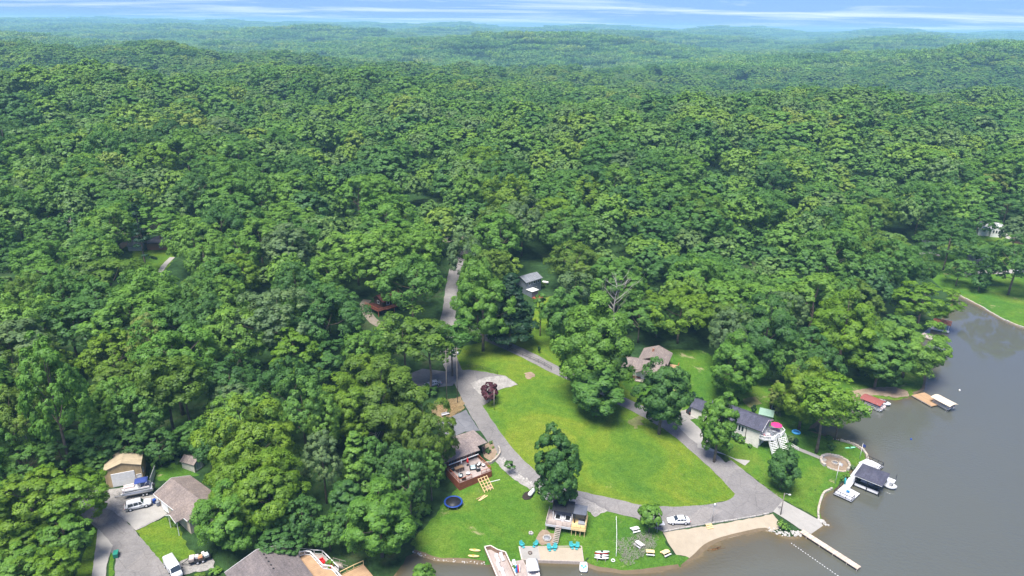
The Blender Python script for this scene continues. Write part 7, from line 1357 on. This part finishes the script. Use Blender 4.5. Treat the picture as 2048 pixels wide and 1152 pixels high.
# shrubs one by one
def shrub(px, py, w, h, leaf, label, name='shrub', key='shrub'): A = spot(px, py); return tree(key, A[0], A[1], h, w, leaf, label, None, name, None, None, 'shrub')
for i, (px, py, w, h, lf, lb) in enumerate([(1473, 880, 2.6, 2.0, 'dark', 'large dark green shrub against the lake house wall'), (1483, 886, 2.0, 1.7, 'bright', 'bright green shrub at the right end of the wall bed'), (1462, 872, 2.2, 1.8, 'dark', 'dark shrub farther along the lake house wall'), (1499, 895, 1.3, 1.0, 'mid', 'small round shrub by the lake house walk'), (1583, 884, 2.2, 1.8, 'grey', 'grey-green shrub at the foot of the white stairs'), (1590, 890, 1.4, 2.0, 'deep', 'dark upright shrub at the foot of the white stairs'),
    (1388, 812, 4.6, 3.2, 'deep', 'wide dark shrub beside the parked dark car'), (1404, 815, 1.3, 2.2, 'deep', 'first dark conifer of the row by the dark car'), (1410, 817, 1.3, 2.2, 'deep', 'second dark conifer of the row by the dark car'), (1474, 812, 1.2, 2.6, 'deep', 'dark narrow shrub left of the roof vents'), (1506, 828, 1.5, 2.6, 'deep', 'dark narrow shrub beside the green-roofed shed'), (1657, 880, 1.8, 1.3, 'dark', 'dark round shrub near the rocks on the point'), (1662, 898, 2.2, 1.6, 'dark', 'dark round shrub on the lawn above the fire pit'),
    (1693, 955, 1.6, 1.1, 'bright', 'low green shrub by the dock steps'), (1704, 938, 1.6, 1.0, 'grey', 'grey-green shrub between fire pit and boathouse'), (1686, 962, 1.4, 1.0, 'mid', 'small green shrub above the dock platform'), (1563, 1056, 2.0, 1.6, 'bright', 'bright green bush among the pale riprap'), (1574, 1060, 1.4, 1.0, 'mid', 'smaller bush beside the bright one in the riprap'), (967, 886, 1.0, .8, 'mid', 'round shrub at the rear left of the planting bed'), (982, 888, 1.0, .8, 'mid', 'round shrub at the rear right of the planting bed'), (976, 906, 1.5, 1.2, 'dark', 'largest round shrub in the planting bed'), (986, 897, .7, .5, 'lime', 'yellow-green tuft in the planting bed'),
    (345, 1042, 1.6, 1.2, 'olive', 'brownish shrub in the bed beside the left house'), (352, 1052, 1.4, 1.0, 'mid', 'green shrub in the bed beside the left house'), (432, 1146, 2.2, 1.0, 'bright', 'bright green bush beside the trailer pad'), (398, 1158, 2.2, .9, 'olive', 'orange-tinged bush below the trailer pad'), (662, 1140, 1.8, 2.4, 'bright', 'potted green shrub beside the white deck rail'), (208, 968, 1.2, 1.8, 'lime', 'small conical shrub left of the tan garage'), (1120, 690, 2.0, 1.2, 'mid', 'low shrub beside the right-hand road'), (1078, 706, 1.0, 2.2, 'deep', 'dark upright shrub across the right-hand road'),
    (860, 790, 4.5, 2.6, 'dark', 'dark hedge clump below the carport driveway'), (1085, 575, 2.2, 2.0, 'olive', 'reddish garden shrub right of the blue-grey house'), (825, 1060, 4, 2.6, 'dark', 'dark shrub under the trees left of the trampoline'), (845, 1030, 4, 2.4, 'mid', 'green shrub at the woodland edge near the trampoline'), (320, 930, 4, 2.4, 'mid', 'green shrub behind the sheet fence'), (345, 920, 4, 2.6, 'dark', 'dark shrub behind the small shed')]): shrub(px, py, w, h, lf, lb)
# ---------------------------------------------------------------- forest
CLEAR = [[(905,735),(925,700),(1000,672),(1062,650),(1068,600),(1035,590),(1035,535),(1090,535),(1120,575),(1108,690),(1235,690),(1350,690),(1390,700),(1480,745),(1560,755),(1600,735),(1640,770),(1740,775),(1775,690),(1842,665),(1870,625),(1905,600),(1885,580),(1850,505),(1850,480),(1875,478),(1885,545),(1935,540),(1950,510),(1965,450),(2005,446),(2030,470),(2100,480),(2100,1200),(830,1200),(812,1100),(850,1040),(905,985),(890,930),(880,870),(860,830),(900,790),(850,775),(815,752),(840,735)],
         [(178,1160),(180,1000),(205,960),(208,900),(255,890),(305,895),(330,925),(365,905),(405,915),(402,950),(345,985),(345,1035),(360,1060),(400,1090),(430,1120),(430,1160)],
         [(440,1160),(520,1090),(590,1083),(720,1105),(745,1160)],
         [(886,570),(910,570),(912,640),(880,645)], [(728,612),(745,580),(785,576),(790,612),(768,645),(742,645)],
         [(272,508),(280,478),(320,474),(340,505),(322,548),(290,545)], [(262,478),(300,456),(318,452),(318,466),(280,472)], [(915,490),(918,474),(940,470),(940,485)],
         [(878,436),(884,418),(898,420),(896,440)] ]
def blocks(x, y, r, H, z):
    """would this crown stand before open ground that the photograph shows?"""
    for (u, v, w) in ((0, 0, 0.97), (0.85, 0, 0.62), (-0.85, 0, 0.62), (0, 0, 0.6), (0.6, 0, 0.85), (-0.6, 0, 0.85), (0.6, 0, 0.42), (-0.6, 0, 0.42), (0, 0, 0.3)):
        px, py, d = project((x + u * r, y, z + H * w))
        for P, bb in CB:
            if bb[0] <= px <= bb[2] and bb[1] <= py <= bb[3]:
                c = False; n = len(P)
                for i in range(n):
                    ax, ay = P[i]; bx, by = P[(i + 1) % n]
                    if (ay > py) != (by > py) and px < (bx - ax) * (py - ay) / (by - ay) + ax: c = not c
                if c: return True
    return False
CB = [(P, (min(p[0] for p in P), min(p[1] for p in P), max(p[0] for p in P), max(p[1] for p in P))) for P in CLEAR]
TONES = [('fresh green', 'bright'), ('mid green', 'mid'), ('dark green', 'dark'), ('grey-green', 'grey'), ('olive green', 'olive'), ('yellow-green', 'lime')]; TW = [28, 32, 14, 12, 9, 7]
ZONES = [('behind the tan garage and the small shed', lambda x, y: x < 420 and y > 700), ('between the left house and the brown cabin', lambda x, y: x < 900 and y > 760), ('at the left edge below the slate-roofed house', lambda x, y: x < 330 and y > 520),
         ('around the slate-roofed house clearing', lambda x, y: x < 420), ('in the woods left of the carport driveway', lambda x, y: x < 760 and y > 600), ('near the dark red roofed house', lambda x, y: x < 800 and y > 480), ('left of the upper road', lambda x, y: x < 900), ('beyond the grey-blue house', lambda x, y: x < 1160 and y < 640),
         ('behind the brown house across the road', lambda x, y: x < 1420 and y > 560), ('above the bare bleached tree', lambda x, y: x < 1420), ('above the yard of the white lake house', lambda x, y: x < 1640 and y > 540), ('on the slope beyond the shore trees', lambda x, y: x < 1640), ('by the cove and its boat lifts', lambda x, y: x < 1860 and y > 560), ('near the dark timber shed', lambda x, y: x < 1860), ('beside the far lakeside lawn', lambda x, y: True)]
def build_forest():
    rg = np.random.default_rng(77); near = []; far = []
    # jittered rows; spacing opens out with distance
    y = 92.0; row = 0
    while y < 1500:
        sp = 13.4 if y < 300 else 13.4 + (y - 300) * 0.0052
        half = y * 0.80 + 40; n = int(2 * half / sp)
        xx = -half + (np.arange(n) + 0.5 * (row % 2)) * sp + rg.uniform(-0.40, 0.40, n) * sp; yy = y + rg.uniform(-0.40, 0.40, n) * sp
        zz = height(xx, yy); sd = _sd_poly(xx, yy, SHN)
        lobe = 0.5 + 0.5 * np.sin(xx / 23 + 1.3 * np.sin(yy / 31)) * np.sin(yy / 19 + xx / 60)
        for a, b, c, s, lb in zip(xx, yy, zz, sd, lobe):
            if s < 2.0 or (b < 120 and -92 < a < -38): continue
            big = rg.uniform() < 0.3; H = 14.0 + 6.0 * lb + rg.uniform(-4, 4) + 4 * big; r = (sp * rg.uniform(0.68, 0.88) if big else sp * rg.uniform(0.42, 0.62)) * (0.9 + 0.25 * lb)
            if rg.uniform() < 0.16: H *= 0.62; r *= 0.75
            if b < 420:
                if any((a - t[0]) ** 2 + (b - t[1]) ** 2 < (0.62 * t[2] + 0.5 * r) ** 2 for t in TREES): continue
                if blocks(a, b, r, H, c): continue
                px, py, d = project((a, b, c + H * 0.7))
                if -80 < px < 2130 and py < 1260: near.append((r * r / d / d, a, b, c, r, H)); continue
            far.append((a, b, c, r, H))
        y += sp * 0.88; row += 1
    near.sort(reverse=True)
    keep = 300 - len([1 for t in TREES])
    rgp = random.Random(5); keys = ['oak0', 'oak1', 'oak2', 'oak3', 'oak4', 'oak5']
    n_ind = max(0, keep)
    for q, a, b, c, r, H in near[:n_ind]:
        key = rgp.choice(keys); tone, leaf = rgp.choices(TONES, TW)[0]; px, py, d_ = project((a, b, c + H * 0.8))
        size = 'tall' if H > 21 else ('low' if H < 13 else 'medium height'); zone = next(z for z, f in ZONES if f(px, py))
        tree(key, a, b, H, 2 * r * 1.0, leaf, '%s %s forest tree %s' % (size, tone, zone), GROUP_FOREST + ' ' + zone, 'forest_tree', z=c)
    far += [(a, b, c, r, H) for q, a, b, c, r, H in near[n_ind:]]
    print('forest: individuals', n_ind, 'near pool', len(near), 'mass', len(far))
    return far
def scatter(name, pts, sources, kinds_i, scl, rotz, label=None):
    me = bpy.data.meshes.new(name); me.vertices.add(len(pts)); me.vertices.foreach_set('co', np.asarray(pts, np.float32).ravel())
    for nm, ty, data, key in (('pick', 'INT', kinds_i, 'value'), ('scl', 'FLOAT_VECTOR', scl, 'vector'), ('rot', 'FLOAT_VECTOR', rotz, 'vector')):
        a = me.attributes.new(nm, ty, 'POINT'); a.data.foreach_set(key, np.asarray(data).ravel())
    o = link(bpy.data.objects.new(name, me)); ng = bpy.data.node_groups.new(name, 'GeometryNodeTree')
    ng.interface.new_socket('Geometry', in_out='INPUT', socket_type='NodeSocketGeometry'); ng.interface.new_socket('Geometry', in_out='OUTPUT', socket_type='NodeSocketGeometry')
    N = ng.nodes; L = ng.links; gi = N.new('NodeGroupInput'); go = N.new('NodeGroupOutput'); jn = N.new('GeometryNodeJoinGeometry')
    for s in sources[::-1]:
        oi = N.new('GeometryNodeObjectInfo'); oi.inputs['Object'].default_value = s; oi.inputs['As Instance'].default_value = True; L.new(oi.outputs['Geometry'], jn.inputs[0])
    ip = N.new('GeometryNodeInstanceOnPoints'); L.new(gi.outputs[0], ip.inputs['Points']); L.new(jn.outputs[0], ip.inputs['Instance']); ip.inputs['Pick Instance'].default_value = True
    for nm, ty, sock in (('pick', 'INT', 'Instance Index'), ('scl', 'FLOAT_VECTOR', 'Scale'), ('rot', 'FLOAT_VECTOR', 'Rotation')):
        na = N.new('GeometryNodeInputNamedAttribute'); na.data_type = ty; na.inputs['Name'].default_value = nm; L.new(na.outputs[0], ip.inputs[sock])
    L.new(ip.outputs[0], go.inputs[0]); mod = o.modifiers.new('scatter', 'NODES'); mod.node_group = ng
    o['kind'] = 'stuff'
    if label: tag(o, label, 'forest')
    return o
def mass_kinds():
    """lighter whole trees (crown with its stem) for the far wood"""
    out = []
    for i, (sh, rad, ch, base) in enumerate([('round', 7.2, 17, 4), ('round', 8.0, 16, 5), ('egg', 6.4, 18, 3), ('vase', 7.4, 16, 5), ('egg', 6.8, 17, 4)]):
        me, C = crown_mesh('wood_crown', 400 + i, rad, ch, 64, 5, 9, 0.52, sh, 1.0, (0.14, 0.23), (0.74, 0.93), -0.4); me.transform(Matrix.Translation((0, 0, base)))
        out.append((bpy.data.objects.new('wood_crown', me), rad, ch + base))
    return out
def build_mass(far):
    src = mass_kinds(); rg = np.random.default_rng(9); A = np.array(far); n = len(A); k = rg.integers(0, len(src), n)
    rad = np.array([s[1] for s in src])[k]; hh = np.array([s[2] for s in src])[k]
    sx = A[:, 3] / rad * 1.05; sz = A[:, 4] / hh; scl = np.stack([sx, sx, sz], 1); rot = np.zeros((n, 3)); rot[:, 2] = rg.uniform(0, 6.28, n)
    scatter('wooded_hillside', A[:, :3] - np.array([0, 0, 0.3]), [s[0] for s in src], k, scl, rot, 'unbroken green broadleaf forest covering the hillside beyond the clearing')
    # the wood to the horizon: clusters of crowns, coarser with distance
    cl = []
    for i in range(3):
        rg2 = np.random.default_rng(50 + i); V = []; Fc = []; T = []; b = 0
        for a in range(36):
            cx, cyy = (a % 6 - 2.5) * 9 + rg2.uniform(-3.5, 3.5), (a // 6 - 2.5) * 9 + rg2.uniform(-3.5, 3.5); r = rg2.uniform(4.2, 7.2); h = rg2.uniform(15, 23)
            d = unit(fib(30, rg2, -0.35) + rg2.normal(0, 0.2, (30, 3))); p = np.array([cx, cyy, h - r * 0.8]) + d * np.array([r, r, r * 0.95]) * rg2.uniform(0.8, 1.1, (30, 1))
            nn = unit(d + np.array([0, 0, 0.3]) + rg2.normal(0, 0.3, (30, 3))); v, f, t = leaves_np(p, nn, 1.7, np.clip(0.5 + rg2.normal(0, .28) + rg2.normal(0, .12, 30), 0, 1), rg2)
            V.append(v); Fc.append(f + b); T.append(t); b += len(v)
        V = np.concatenate(V); Fc = np.concatenate(Fc); T = np.concatenate(T); me = bpy.data.meshes.new('wood_cluster'); me.from_pydata(V.tolist(), [], Fc.tolist())
        at = me.attributes.new('tint', 'FLOAT', 'FACE'); at.data.foreach_set('value', T.astype(np.float32)); me.materials.append(M_leaf); cl.append(bpy.data.objects.new('wood_cluster', me))
    P = []; S = []; y = 1480.0
    while y < 8600:
        sp = 46 + (y - 1480) * 0.009; half = y * 0.80 + 200; m = int(2 * half / sp); xx = -half + np.arange(m) * sp + rg.uniform(-.3, .3, m) * sp; yy = y + rg.uniform(-.3, .3, m) * sp
        zz = height(xx, yy) - 1; P.append(np.stack([xx, yy, zz], 1)); S.append(np.stack([np.full(m, sp / 46 * 1.05)] * 2 + [np.full(m, 1.0 + (sp / 46 - 1) * 0.25) * rg.uniform(0.8, 1.2, m)], 1)); y += sp * 0.95
    P = np.concatenate(P); S = np.concatenate(S); n = len(P); rot = np.zeros((n, 3)); rot[:, 2] = rg.uniform(0, 6.28, n)
    scatter('far_forest', P, cl, rg.integers(0, 3, n), S, rot, 'hazy blue-green forest rolling to the horizon'); print('far clusters', n)
build_mass(build_forest())
# ---------------------------------------------------------------- haze
def build_haze():
    m = bpy.data.materials.new('summer_haze'); m.use_nodes = True; nt = m.node_tree; nt.nodes.clear()
    out = nt.nodes.new('ShaderNodeOutputMaterial'); v = nt.nodes.new('ShaderNodeVolumePrincipled')
    v.inputs['Color'].default_value = (0.40, 0.74, 1.0, 1); v.inputs['Density'].default_value = HAZE; v.inputs['Anisotropy'].default_value = 0.0
    nt.links.new(v.outputs[0], out.inputs['Volume'])
    b = MB(); b.box((0, 4900, 74), (24000, 10400, 156)); o = b.build('haze', m); o['kind'] = 'stuff'
HAZE = 0.00013
build_haze()
